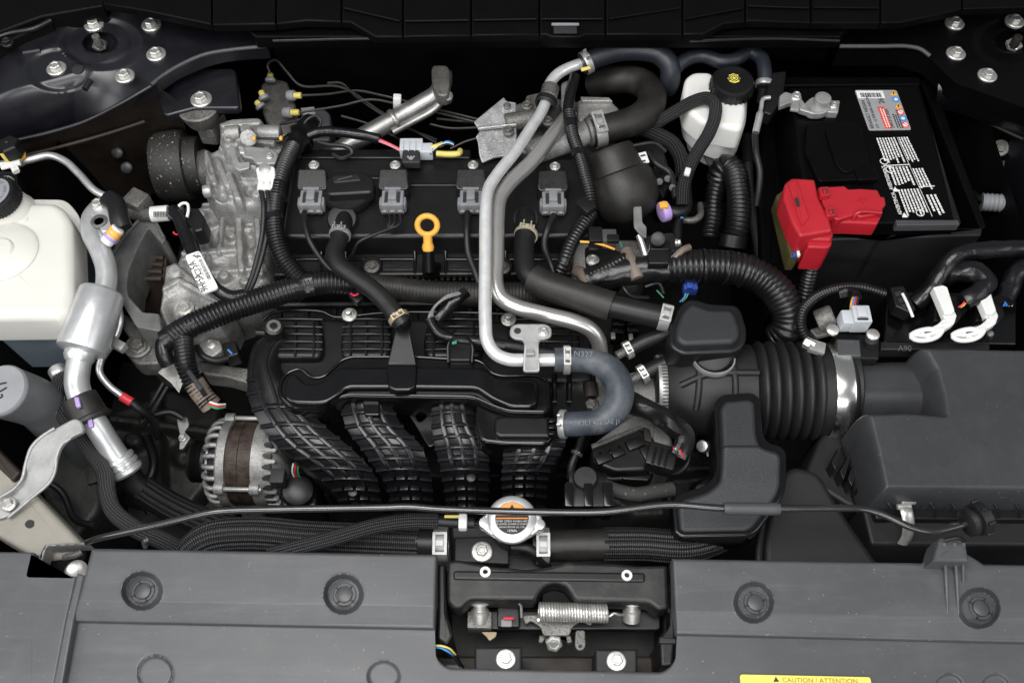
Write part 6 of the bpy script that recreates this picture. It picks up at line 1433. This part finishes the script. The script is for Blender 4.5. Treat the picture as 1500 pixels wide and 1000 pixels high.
# ================================================================== BATTERY
bt = thing('battery', 'black car battery with lid warnings in white print', 'battery')
ZB = .455
TL, TR, BR, BL = (1156, 128), (1346, 124), (1406, 326), (1186, 328)
prism('case', [TL, TR, BR, BL], ZB, .19, 'cowl', bt, rnd=4, bevel=.003)
prism('lid_rim', [(1352, 135), (1346, 124), (1408, 326), (1404, 330), (1320, 328), (1320, 324), (1398, 324)], ZB+.002, .006, 'satin', bt, bevel=.001)
prism('lid_front', [(1312, 322), (1404, 322), (1406, 329), (1314, 330)], ZB+.004, .012, 'greydark', bt, rnd=1, bevel=.001)
prism('vent_cover', [(1182, 178), (1246, 176), (1262, 186), (1274, 240), (1284, 262), (1200, 266), (1180, 220)], ZB+.010, .012, 'cowl', bt, rnd=5, bevel=.002)
prism('vent_cover_top', [(1208, 188), (1250, 186), (1268, 238), (1256, 244), (1246, 252), (1236, 252), (1224, 240)], ZB+.0135, .006, 'cowl', bt, rnd=6, bevel=.0015)
prism('lid_lug', [(1248, 240), (1280, 240), (1288, 262), (1258, 264)], ZB+.0125, .008, 'cowl', bt, rnd=3, bevel=.0015)
def lerp4(c4, s, t):
    a, b, c_, d = c4; return ((a[0]*(1-s)+b[0]*s)*(1-t)+(d[0]*(1-s)+c_[0]*s)*t, (a[1]*(1-s)+b[1]*s)*(1-t)+(d[1]*(1-s)+c_[1]*s)*t)
def plate(name, c4, s0, t0, s1, t1, z, m, parent, th=.0006):
    q = [lerp4(c4, s0, t0), lerp4(c4, s1, t0), lerp4(c4, s1, t1), lerp4(c4, s0, t1)]
    return prism_w(name, [P(u, v, z) for u, v in q], th, m, parent, bevel=0)
sil = [(1252, 132), (1313, 132), (1335, 190), (1273, 191)]
lab = prism('spec_label', sil, ZB+.0012, .001, 'silver', bt, rnd=3, bevel=.0002)
plate('barcode_field', sil, .02, .02, .66, .20, ZB+.0016, 'label', lab)
for k in range(26):
    wd = random.choice([.006, .010, .014]); x0 = .10 + k*.0195; plate('barcode_bar', sil, x0, .07, x0+wd, .18, ZB+.002, 'ink', lab, .0003)
plate('red_field', sil, .40, .42, .56, .96, ZB+.0018, 'redlab', lab)
xd = P(1273, 191, ZB)-P(1252, 132, ZB); upd = -(P(1313, 132, ZB)-P(1252, 132, ZB)); rd = -xd
def vtext(par, c4, s_, t_, tx, sz, m='ink', z=ZB+.0018):
    u, v = lerp4(c4, s_, t_); lettering(par, tx, P(u, v, z), rd, upd*1.0, sz, m, lift=.0003, sx=.92)
vtext(lab, sil, .14, .96, 'RENAULT NISSAN', .0072); vtext(lab, sil, .26, .96, '12V - L2 EFB 60Ah 640A EN', .0056)
vtext(lab, sil, .62, .96, '24410 6CA0A', .0068); vtext(lab, sil, .60, .34, '26', .011)
for s0_, m_, z_, ta, tb_ in [(.69, 'ink', .0018, .60, .96), (.745, 'ink', .0018, .62, .96), (.80, 'ink', .0018, .50, .96), (.44, 'label', .0022, .46, .93), (.50, 'label', .0022, .48, .93)]:
    t_ = ta
    while t_ < tb_: ln = random.uniform(.02, .05); plate('print_word', sil, s0_, t_, s0_+.028, min(tb_, t_+ln), ZB+z_, m_, lab, .0003); t_ += ln + .014
for k in range(6):
    sx_, ty = .86 - .0*k, .08 + k*.160; u, v = lerp4(sil, .90 if k < 2 else .90, ty); o = P(u, v, ZB+.0016); r = .0052
    if k in (0, 2):
        prism_w('warning_symbol', [o + Vector((-r, -r*.8, .0004)), o + Vector((r, -r*.8, .0004)), o + Vector((0, r, .0004))], .0004, 'orange', lab, bevel=0)
        prism_w('symbol_mark', [o + Vector((-r*.2, -r*.5, .0008)), o + Vector((r*.2, -r*.5, .0008)), o + Vector((r*.12, r*.4, .0008)), o + Vector((-r*.12, r*.4, .0008))], .0003, 'ink', lab, bevel=0)
    else:
        lathe('warning_symbol', o, (0, 0, 1), [(0, r), (.0004, r)], 'bluew' if k in (1, 4) else 'redlab', lab, seg=20)
        lathe('symbol_mark', o + Vector((0, 0, .0003)), (0, 0, 1), [(0, r*(.5 if k in (1, 4) else .7)), (.0004, r*(.5 if k in (1, 4) else .7))], 'label', lab, seg=16)
        if k not in (1, 4): sweep('symbol_bar', [o + Vector((-r*.6, r*.6, .0009)), o + Vector((r*.6, -r*.6, .0009))], .0005, 'redlab', lab, seg=6)
prt = [(1279, 200), (1332, 198), (1392, 318), (1322, 322)]
wl = prism('warning_panel', prt, ZB+.0010, .001, 'cowl', bt, rnd=2, bevel=.0002)
random.seed(11)
for (r0, r1, rows, t0, t1) in [(.06, .60, 7, .02, .33), (.66, .95, 4, .02, .33), (.10, .60, 6, .37, .60), (.66, .95, 4, .40, .66), (.12, .62, 7, .64, .98), (.70, .96, 3, .72, .98)]:
    for k in range(rows):
        ss_ = r0 + (r1-r0)*(k+.15)/rows; se_ = ss_ + (r1-r0)/rows*.52; t = t0; first = k == 0
        end = t1 - random.random()*(t1-t0)*.25
        while t < end:
            ln = random.uniform(.012, .035); plate('print_word', prt, ss_, t, se_, min(end, t+ln), ZB+.0014, 'label', wl, .0003); t += ln + .006
for (a, b, c_, d) in [(.0, .345, .66, .355), (.635, .02, .645, .98), (.64, .615, 1.0, .625)]: plate('print_rule', prt, a, b, c_, d, ZB+.0014, 'label', wl, .0003)
for t0, tx in [(.64, 'AVERTISSEMENT'), (.94, 'ADVERTENCIA')]:
    u, v = lerp4(prt, .035, t0); lettering(wl, tx, P(u, v, ZB+.0016), P(*prt[0], ZB)-P(*prt[3], ZB), upd, .0072, 'label', lift=.0003, sx=.78, thick=.0001)
for sx_, ty in [(.05, .30), (.12, .40), (.42, .93)]:
    u, v = lerp4(prt, sx_, ty); sweep('print_symbol', [P(u, v, ZB+.0016) + Vector((.005*math.cos(2*PI*k/16), .005*math.sin(2*PI*k/16), 0)) for k in range(17)], .0006, 'label', wl, seg=6, step=.001)
for sx_, ty in [(.0, .66), (.0, .97)]:
    u, v = lerp4(prt, sx_+.01, ty); o = P(u, v, ZB+.0016); prism_w('print_triangle', [o, o + Vector((.008, 0, 0)), o + Vector((.004, .008, 0))], .0003, 'label', wl, bevel=0)
# tray
tr = thing('battery_tray', 'black plastic battery tray with tall front wall', 'battery tray')
prism('front_wall', [(1186, 338), (1290, 350), (1310, 336), (1440, 333), (1438, 345), (1190, 352)], .43, .25, 'matte', tr, rnd=3, bevel=.003)
prism('tray_floor', [(1120, 130), (1350, 112), (1446, 334), (1438, 350), (1190, 352)], .26, .05, 'cowl', tr, bevel=.003)
prism('side_wall', [(1352, 112), (1366, 114), (1446, 332), (1436, 336), (1350, 122)], .425, .24, 'cowl', tr, rnd=3, bevel=.003)
prism('left_wall', [(1120, 120), (1150, 120), (1182, 300), (1170, 420), (1120, 470), (1110, 300)], .36, .2, 'cowl', tr, rnd=6, bevel=.006)
prism('rear_wall', [(1130, 112), (1348, 112), (1350, 124), (1132, 126)], .44, .2, 'cowl', tr, rnd=3, bevel=.003)
nt_ = thing('negative_terminal_clamp', 'bare metal negative terminal clamp on the battery rear corner', 'terminal')
rod('post', P(1201, 156, .462), P(1201, 156, .462)+Vector((0, 0, .018)), .0115, 'clip', nt_)
prism('clamp_arm', [(1142, 140), (1150, 134), (1172, 140), (1178, 150), (1188, 158), (1190, 166), (1176, 162), (1170, 160), (1168, 152), (1158, 150), (1142, 156)], .468, .008, 'clip', nt_, rnd=3, bevel=.0015)
prism('clamp_ring', [(1176, 154), (1188, 142), (1206, 139), (1216, 148), (1216, 162), (1202, 167), (1186, 166)], .468, .010, 'clip', nt_, rnd=6, bevel=.002)
prism('clamp_jaw', [(1214, 146), (1231, 147), (1228, 165), (1212, 164)], .466, .012, 'clip', nt_, rnd=2, bevel=.002)
bolt(nt_, 1166, 142, .469, 6, flange=1.3); bolt(nt_, 1221, 155, .467, 4.5, flange=1.3)
prism('fuse_link', [(1160, 148), (1172, 150), (1170, 162), (1158, 160)], .474, .004, 'clip', nt_, bevel=.001)
bs = thing('battery_sensor_cable', 'black earth cable with a bright crimped end rising to the terminal', 'cable')
prism('boot', [(1131, 106), (1152, 104), (1148, 140), (1130, 168), (1118, 164), (1122, 136)], .462, .02, 'satin', bs, rnd=3)
tube('crimp', [(1128, 143, .47), (1118, 145, .47), (1115, 158, .468), (1111, 178, .464), (1107, 195, .46)], 4.6, 'alu', bs, seg=14, rfun=lambda s, L: .7 if s < L*.5 else 1.1)
rod('copper_end', P(1107, 195, .46), P(1106, 199, .459), .0045, 'stator', bs)
tube('cable', [(1106, 198, .459), (1108, 225, .455), (1113, 250, .445), (1112, 275, .43), (1108, 300, .41)], 4.8, 'rubber', bs)
# red positive cover
rc = thing('positive_terminal_cover', 'red plastic cover over the battery positive terminal', 'terminal cover')
prism('main_block', [(1150, 268), (1160, 260), (1194, 262), (1200, 290), (1216, 322), (1220, 338), (1172, 346), (1160, 325), (1147, 288)], .488, .034, 'red', rc, rnd=4, bevel=.004)
prism('ridge', [(1154, 266), (1168, 262), (1186, 318), (1174, 332)], .4905, .010, 'red', rc, rnd=2, bevel=.002)
prism('front_skirt', [(1176, 336), (1216, 326), (1222, 342), (1218, 352), (1184, 350), (1176, 346)], .478, .05, 'red', rc, rnd=3, bevel=.004)
prism('front_drop', [(1184, 345), (1220, 343), (1219, 358), (1214, 363), (1183, 362)], .472, .048, 'red', rc, rnd=3, bevel=.003)
prism('lid', [(1198, 274), (1238, 272), (1242, 277), (1262, 276), (1286, 278), (1290, 288), (1296, 288), (1298, 300), (1292, 304), (1294, 312), (1262, 318), (1252, 314), (1228, 322), (1218, 318), (1206, 300)], .482, .014, 'red', rc, rnd=3, bevel=.002)
prism('lid_skirt', [(1212, 310), (1252, 314), (1262, 308), (1294, 310), (1286, 328), (1248, 326), (1220, 326)], .474, .024, 'red', rc, rnd=3, bevel=.003)
tube('lid_arch', [(1250, 322, .474), (1254, 313, .484), (1262, 310, .486), (1290, 312, .482)], 3, 'red', rc, seg=10)
for (u, v) in [(1206, 280), (1215, 310)]:
    hg = prism('hinge', [(u-6, v-6), (u+8, v-7), (u+10, v+5), (u-3, v+7)], .492, .010, 'red', rc, rnd=2, bevel=.001)
    prism('hinge_slot', [(u-2, v-3), (u+6, v-4), (u+7, v+3), (u, v+4)], .4926, .001, 'ink', hg, bevel=0); prism('hinge_pad', [(u, v-2), (u+4, v-3), (u+5, v+2), (u+1, v+3)], .4945, .003, 'red', hg, bevel=.0006)
prism('slot', [(1164, 290), (1169, 289), (1172, 301), (1167, 302)], .4925, .001, 'ink', rc, bevel=0)
prism('slot', rect(1240, 315, 1247, 319), .4755, .001, 'ink', rc, bevel=0)
sweep('plus_mark', [P(1254, 294, .4825), P(1270, 292, .4825)], .0008, 'red', rc, seg=6); sweep('plus_mark', [P(1261, 288, .4825), P(1264, 299, .4825)], .0008, 'red', rc, seg=6)
fz = thing('fusible_link_holder', 'amber edged fuse holder tucked under the red cover', 'fuse holder')
prism('holder', [(1137, 286), (1150, 276), (1176, 366), (1168, 376), (1158, 376)], .453, .03, 'olive', fz, rnd=2, bevel=.002)
for k in range(5): prism('fuse_window', [(1140+k*4, 294+k*15), (1145+k*4, 291+k*15), (1149+k*4, 302+k*15), (1144+k*4, 305+k*15)], .4538, .001, 'ink', fz, bevel=0)
for k in range(2): box('fuse', P(1163+k*6, 374-k*2, .452), (.004, .008, .006), 'bluep' if k == 0 else 'white', fz)
pcn = thing('positive_cable_conduit', 'ribbed conduit dropping from the red cover', 'conduit')
loom('conduit', [(1194, 362, .44), (1190, 385, .42), (1184, 410, .395), (1178, 440, .37)], 11.5, 'loom', pcn, pitch=.0056, amp=.09)
tube('sleeve_end', [(1176, 434, .372), (1170, 455, .36)], 9, 'capgrey', pcn)
# right side bits
sn = thing('side_marker_plug', 'pale ribbed nylon plug on a dark lead by the right fender', 'connector')
loom('plug', [(1438, 296, .38), (1472, 298, .385)], 13, 'capgrey', sn, pitch=.006, amp=.05)
tube('lead', [(1425, 283, .37), (1436, 292, .378), (1444, 296, .38)], 5, 'satin', sn)
mfh = thing('taped_harness', 'glossy taped harness with shiny wrap coming in from the right fender', 'wiring loom')
taped('trunk', [(1560, 362, .46), (1500, 364, .46), (1450, 366, .46), (1412, 371, .455), (1394, 380, .45), (1380, 400, .44), (1362, 425, .428), (1340, 445, .415)], 13, mfh, amp=.16)
taped('branch', [(1560, 392, .45), (1505, 390, .45), (1488, 400, .45), (1480, 420, .445), (1470, 440, .44)], 14, mfh, amp=.2)
taped('branch', [(1385, 405, .43), (1410, 398, .445), (1432, 400, .452), (1444, 415, .45), (1432, 430, .447), (1412, 442, .44)], 15, mfh, amp=.24)
for k, m_ in enumerate(['bluew', 'bluew', 'purple', 'white']): tube('wire', [(1474+k*3, 432, .442), (1474+k*3, 440, .44), (1470+k*4, 448, .432)], 1.4, m_, mfh, seg=6)
for k, m_ in enumerate(['redw', 'orange']): tube('wire', [(1414+k*3, 440, .442), (1410+k*3, 446, .44), (1404+k*3, 450, .436)], 1.4, m_, mfh, seg=6)
ecu = thing('engine_control_unit', 'flat black control unit under the two white lever plugs', 'control unit')
prism('case', [(1300, 425), (1490, 430), (1490, 505), (1294, 502)], .40, .06, 'gloss', ecu, rnd=4, bevel=.003)
prism('front_lip', [(1290, 500), (1450, 502), (1450, 512), (1290, 512)], .41, .02, 'matte', ecu, bevel=.002)
for du in (0, 61):
    b_ = prism('plug_block', [(1372+du, 432), (1404+du, 430), (1412+du, 460), (1402+du, 474), (1368+du, 470)], .428, .04, 'satin', ecu, rnd=3, bevel=.003)
rod('stud', P(1448, 496, .41), P(1451, 488, .43), .004, 'castdark', ecu)
for i, (du, lb_) in enumerate([(0, 'white lever lock on the control unit plug next to the cable-tied black clip'), (61, 'white lever lock on the control unit plug with blue wires')]):
    t = thing('plug_lever', lb_, 'lever', 'white levers on the control unit plugs')
    prism('arm', [(1367+du, 420), (1381+du, 417), (1388+du, 420), (1399+du, 455), (1394+du, 460), (1384+du, 460)], .452, .012, 'white', t, rnd=2, bevel=.0015)
    prism('bend', [(1382+du, 456), (1398+du, 454), (1402+du, 462), (1398+du, 474), (1376+du, 488), (1362+du, 480), (1374+du, 474), (1383+du, 466)], .446, .010, 'white', t, rnd=2, bevel=.0015)
    for k in range(3): tube('grip_ridge', [(1374+du+k*5, 482-k*7, .4465), (1386+du+k*5, 480-k*7, .4465)], 1.4, 'white', t, seg=8)
    sweep('loop', PP([(1376+du, 484, .443), (1360+du, 482, .443), (1340+du, 487, .441), (1334+du, 492, .440), (1340+du, 497, .440), (1358+du, 498, .440), (1374+du, 492, .442), (1380+du, 484, .443)]), .0032, 'white', t, seg=10)
    sweep('loop_bar', PP([(1336+du, 490, .4405), (1356+du, 491, .4405), (1374+du, 486, .442)]), .0026, 'white', t, seg=8)
    sweep('loop_bar', PP([(1350+du, 483, .4415), (1352+du, 490, .4405), (1366+du, 496, .441)]), .0022, 'white', t, seg=8)
ct = thing('harness_clip', 'black ladder clip with a white cable tie beside the lever plugs', 'clip')
prism('clip', [(1304, 420), (1324, 418), (1342, 452), (1334, 458), (1312, 448)], .432, .02, 'satin', ct, rnd=2, bevel=.002)
for k in range(3): prism('clip_slot', [(1310+k*5, 428+k*9), (1320+k*5, 426+k*9), (1323+k*5, 432+k*9), (1313+k*5, 434+k*9)], .4326, .001, 'ink', ct, bevel=0)
tube('cable_tie', [(1322, 430, .436), (1328, 442, .436), (1334, 456, .434), (1337, 464, .43)], 2.2, 'white', ct, seg=8)
ms = thing('air_flow_sensor', 'pale grey plug on the black air flow sensor atop the duct', 'sensor')
prism('sensor_base', [(1222, 486), (1286, 490), (1288, 526), (1226, 524)], .425, .03, 'satin', ms, rnd=3, bevel=.002)
prism('sensor_block', [(1226, 496), (1260, 497), (1262, 522), (1228, 521)], .432, .012, 'greydark', ms, rnd=2, bevel=.002)
rod('screw_post', P(1277, 520, .405), P(1277, 496, .438), .0085, 'matte', ms)
for (u, v) in [(1278, 491), (1219, 484)]: lathe('screw', P(u, v, .438), (0, 0, 1), [(0, .008), (.003, .0078), (.005, .005)], 'zinc', ms)
c0 = P(1258, 467, .448); pl2 = box('plug', c0, (.022, .024, .026), 'conlight', ms, bevel=.002)
box('plug_side', P(1238, 470, .445), (.014, .020, .022), 'conlight', ms, bevel=.003); box('plug_latch', c0 + Vector((-.001, .001, .014)), (.011, .014, .004), 'conlight', pl2)
box('latch_gap', c0 + Vector((-.001, -.0085, .0135)), (.013, .0025, .002), 'ink', pl2, bevel=0)
for k, m_ in enumerate(['orange', 'bluew', 'redw', 'ink']): tube('wire', [(1246+k*3, 452, .455), (1247+k*3, 443, .456), (1250+k*2.5, 434, .452)], 1.5, m_, ms, seg=6)
taped('sheath', [(1254, 436, .452), (1248, 428, .448), (1232, 430, .44)], 9, ms, amp=.3)
mw = thing('air_flow_sensor_lead', 'slim ribbed lead arching from the intake clamp to the ladder clip', 'wiring loom')
loom('conduit', [(1184, 498, .425), (1174, 480, .432), (1176, 455, .438), (1196, 434, .44), (1230, 422, .44), (1262, 421, .44), (1296, 430, .436)], 7.6, 'loom', mw, pitch=.0036, amp=.09)
cn = thing('canister_stub', 'stubby cast sensor body between the intake clamp and the pale plug', 'sensor')
rod('body', P(1196, 472, .42), P(1222, 462, .43), .015, 'castdark', cn); prism('plate', [(1186, 482), (1226, 470), (1228, 486), (1196, 494)], .418, .006, 'castdark', cn, rnd=3)
lettering(dd, 'A90', P(1315, 514, .432), (1, 0, 0), (0, 1, .5), .010, 'greydark', lift=.001)
# left white twin plug on the timing casting
wp = thing('twin_wire_plug', 'white twin plug with two black leads on the timing casting', 'connector')
prism('plug', [(374, 246), (388, 240), (402, 244), (404, 258), (398, 276), (380, 276)], .452, .02, 'white', wp, rnd=3, bevel=.002)
lathe('screw', P(388, 247, .452), (0, -.2, 1), [(0, .008), (.002, .0078), (.003, .004)], 'clip', wp)
for du in (-5, 5):
    rod('barrel', P(388+du, 268, .45), P(387+du, 280, .448), .0052, 'white', wp)
    tube('lead', [(387+du, 278, .448), (390+du*.8, 300, .446), (388+du*.7, 340, .43), (378+du*.6, 385, .412), (366+du*.5, 420, .402), (356+du*.5, 440, .40)], 3.8, 'rubber', wp, seg=12)
tg = thing('tagged_sensor_lead', 'black taped lead wearing a white barcode tag', 'cable')
taped('lead', [(254, 308, .425), (262, 320, .43), (272, 345, .43), (284, 372, .43), (300, 402, .428), (318, 424, .422), (338, 434, .415), (360, 432, .41)], 9.5, tg, amp=.07)
ZG = .446; c4 = [(270, 374), (292, 366), (320, 421), (295, 430)]
tagm = prism('tag', c4, lambda u, v: ZG - .00016*(v-370), .004, 'label', tg, rnd=5, bevel=.0012)
def tagp(s, t): u, v = lerp4(c4, s, t); return P(u, v, ZG - .00016*(v-370) + .0003)
tx_, ty_ = tagp(.5, 0)-tagp(.5, 1), tagp(0, .5)-tagp(1, .5)
lettering(tagm, '9HF5A', tagp(.46, .97), tx_, ty_, .0140, 'ink', sx=.66); lettering(tagm, '5A', tagp(.46, .38), tx_, ty_, .0140, 'ink', sx=.70)
sweep('box_mark', [tagp(a_, b_) for a_, b_ in ((.18, .42), (.46, .42), (.46, .55), (.18, .55), (.18, .42))], .0005, 'ink', tagm, seg=6, straight=True, step=.002)
for k in range(24):
    t0 = .22 + k*.022; t1 = t0 + random.choice([.007, .012])
    prism_w('barcode', [tagp(.66, t0), tagp(.88, t0), tagp(.88, t1), tagp(.66, t1)], .0004, 'ink', tagm, bevel=0)
for k in range(7):
    for j in range(5):
        if random.random() < .55: prism_w('data_mark', [tagp(.45+j*.09, .05+k*.018), tagp(.53+j*.09, .05+k*.018), tagp(.53+j*.09, .065+k*.018), tagp(.45+j*.09, .065+k*.018)], .0004, 'ink', tagm, bevel=0)
for t0 in (.30, .40, .52): prism_w('print_word', [tagp(.53, t0), tagp(.58, t0), tagp(.58, t0+.08), tagp(.53, t0+.08)], .0004, 'conn', tagm, bevel=0)
sp_ = thing('coolant_sensor_plug', 'black sensor plug with a white latch above the tagged lead', 'connector')
prism('plug', [(268, 304), (290, 304), (300, 318), (298, 336), (284, 340), (268, 326)], .428, .03, 'satin', sp_, rnd=3, bevel=.003)
tube('latch', [(262, 302, .434), (266, 298, .436), (274, 298, .436), (276, 308, .436), (274, 318, .434)], 2.2, 'white', sp_, seg=8)
tube('wire', [(254, 340, .43), (258, 344, .43), (262, 342, .428)], 1.4, 'redw', sp_, seg=6); tube('sheath', [(280, 338, .425), (284, 360, .42), (288, 380, .412)], 8, 'rubber', sp_)
lk = thing('lead_over_casting', 'thin lead crossing the pump casting with orange seals', 'cable')
tube('lead', [(372, 202, .44), (390, 203, .441), (412, 203, .438), (424, 196, .43)], 2, 'rubber', lk, seg=8)
for u in (373, 412): rod('seal', P(u-2, 202.5, .441), P(u+2, 203, .441), .0035, 'orange', lk)
hn = thing('harness_junction', 'black connector bracket at the top of the descending loom', 'connector')
prism('block', [(424, 184), (440, 178), (454, 186), (452, 202), (430, 206)], .43, .03, 'gloss', hn, rnd=3)
tube('lead', [(440, 190, .43), (452, 174, .44), (464, 170, .44), (470, 178, .435), (462, 196, .43)], 2.2, 'rubber', hn, seg=8)
tube('lead', [(410, 182, .42), (430, 178, .425), (450, 172, .43)], 2, 'rubber', hn, seg=8)
tube('loop', [(466, 208, .425), (480, 212, .425), (510, 216, .425), (516, 224, .42), (500, 232, .42), (488, 226, .42)], 3.4, 'rubber', hn, seg=8)

# ================================================================== half-hidden pieces deep in the bay
gb = thing('gearbox_housing', 'dim cast gearbox housing low between the throttle and the resonator', 'gearbox')
moulded('housing', [(870, 600), (960, 560), (1060, 600), (1100, 680), (1060, 760), (930, 765), (860, 720)], .235, 'castdim', gb, ribs=[(900, 640, 1040, 620, 6, .02), (960, 570, 980, 750, 6, .02), (890, 700, 1060, 690, 6, .02)], bosses=[(930, 680, 14, .03), (1010, 650, 12, .03), (1030, 720, 14, .03)], roll=14, out=8, side=.10, step=2.5)
for (u, v) in [(930, 680), (1030, 720)]: bolt(gb, u, v, .266, 7, m='castdark')
sf = thing('subframe_arm', 'dim black subframe arm and bracket below the aluminium pipe collar', 'subframe')
moulded('arm', [(150, 600), (250, 560), (330, 590), (320, 700), (270, 760), (170, 730)], .165, 'castdim', sf, ribs=[(170, 620, 320, 640, 7, .02), (230, 570, 240, 750, 8, .02)], bosses=[(200, 650, 14, .02), (290, 690, 12, .02)], pockets=[(265, 665, 14, 14, .02)], roll=14, out=8, side=.10, step=2.5)
tube('pipe', [(215, 640, .21), (226, 680, .215), (214, 720, .21), (220, 752, .20)], 7, 'satin', sf)
box('bracket', P(152, 690, .23), (.035, .05, .05), 'castdim', sf, rot=(0, 0, .4), bevel=.004)
hl = thing('headlamp_rear_housing', 'dim black headlamp housing behind the grey filler neck', 'headlamp')
prism('housing', [(20, 640), (90, 600), (140, 660), (150, 740), (110, 790), (70, 740)], .25, .15, 'castdim', hl, rnd=14, bevel=.008)
tube('lead', [(60, 700, .30), (90, 720, .29), (110, 760, .29), (140, 770, .30)], 5, 'rubber', hl)
for nm, lab_, l, r in [('heater_valve_pipe', 'dim thin pipe rising along the bulkhead behind the domed cover', [(930, 120, .36), (960, 180, .36), (975, 215, .37)], 5), ('shift_cable', 'dim black shift cable running beside the battery tray to the firewall', [(1095, 200, .36), (1098, 280, .35), (1110, 360, .34), (1120, 430, .33)], 7), ('drain_hose', 'dim drain hose dropping beside the right fender wall', [(1470, 235, .34), (1462, 290, .30), (1480, 340, .28)], 7)]:
    t = thing(nm, lab_, 'hose'); tube('run', l, r, 'rubberdust', t); tube('sleeve', [l[0], tuple((a_+b_)/2 for a_, b_ in zip(l[0], l[1]))], r*1.25, 'satin', t)

# ================================================================== origins
def wb_box(o):
    pts = []
    if o.type == 'MESH': pts += [v.co.copy() for v in o.data.vertices]
    return pts
W = {}
def bounds(pts):
    lo = Vector((min(p.x for p in pts), min(p.y for p in pts), min(p.z for p in pts))); hi = Vector((max(p.x for p in pts), max(p.y for p in pts), max(p.z for p in pts)))
    return lo, hi
BB = {}
for o in ALL:
    if o.type == 'MESH' and len(o.data.vertices): BB[o] = bounds([v.co for v in o.data.vertices])
for o in ALL:
    if o.type == 'EMPTY':
        ch = [BB[c] for c in ALL if c.parent == o and c in BB]
        lo, hi = bounds([b for q in ch for b in q]); W[o] = Vector(((lo.x+hi.x)/2, (lo.y+hi.y)/2, lo.z))
    else:
        lo, hi = BB.get(o, (Vector(), Vector())); c_ = (lo+hi)/2; W[o] = c_
        o.data.transform(Matrix.Translation(-c_))
for o in ALL:
    o.location = W[o] - (W[o.parent] if o.parent else Vector())
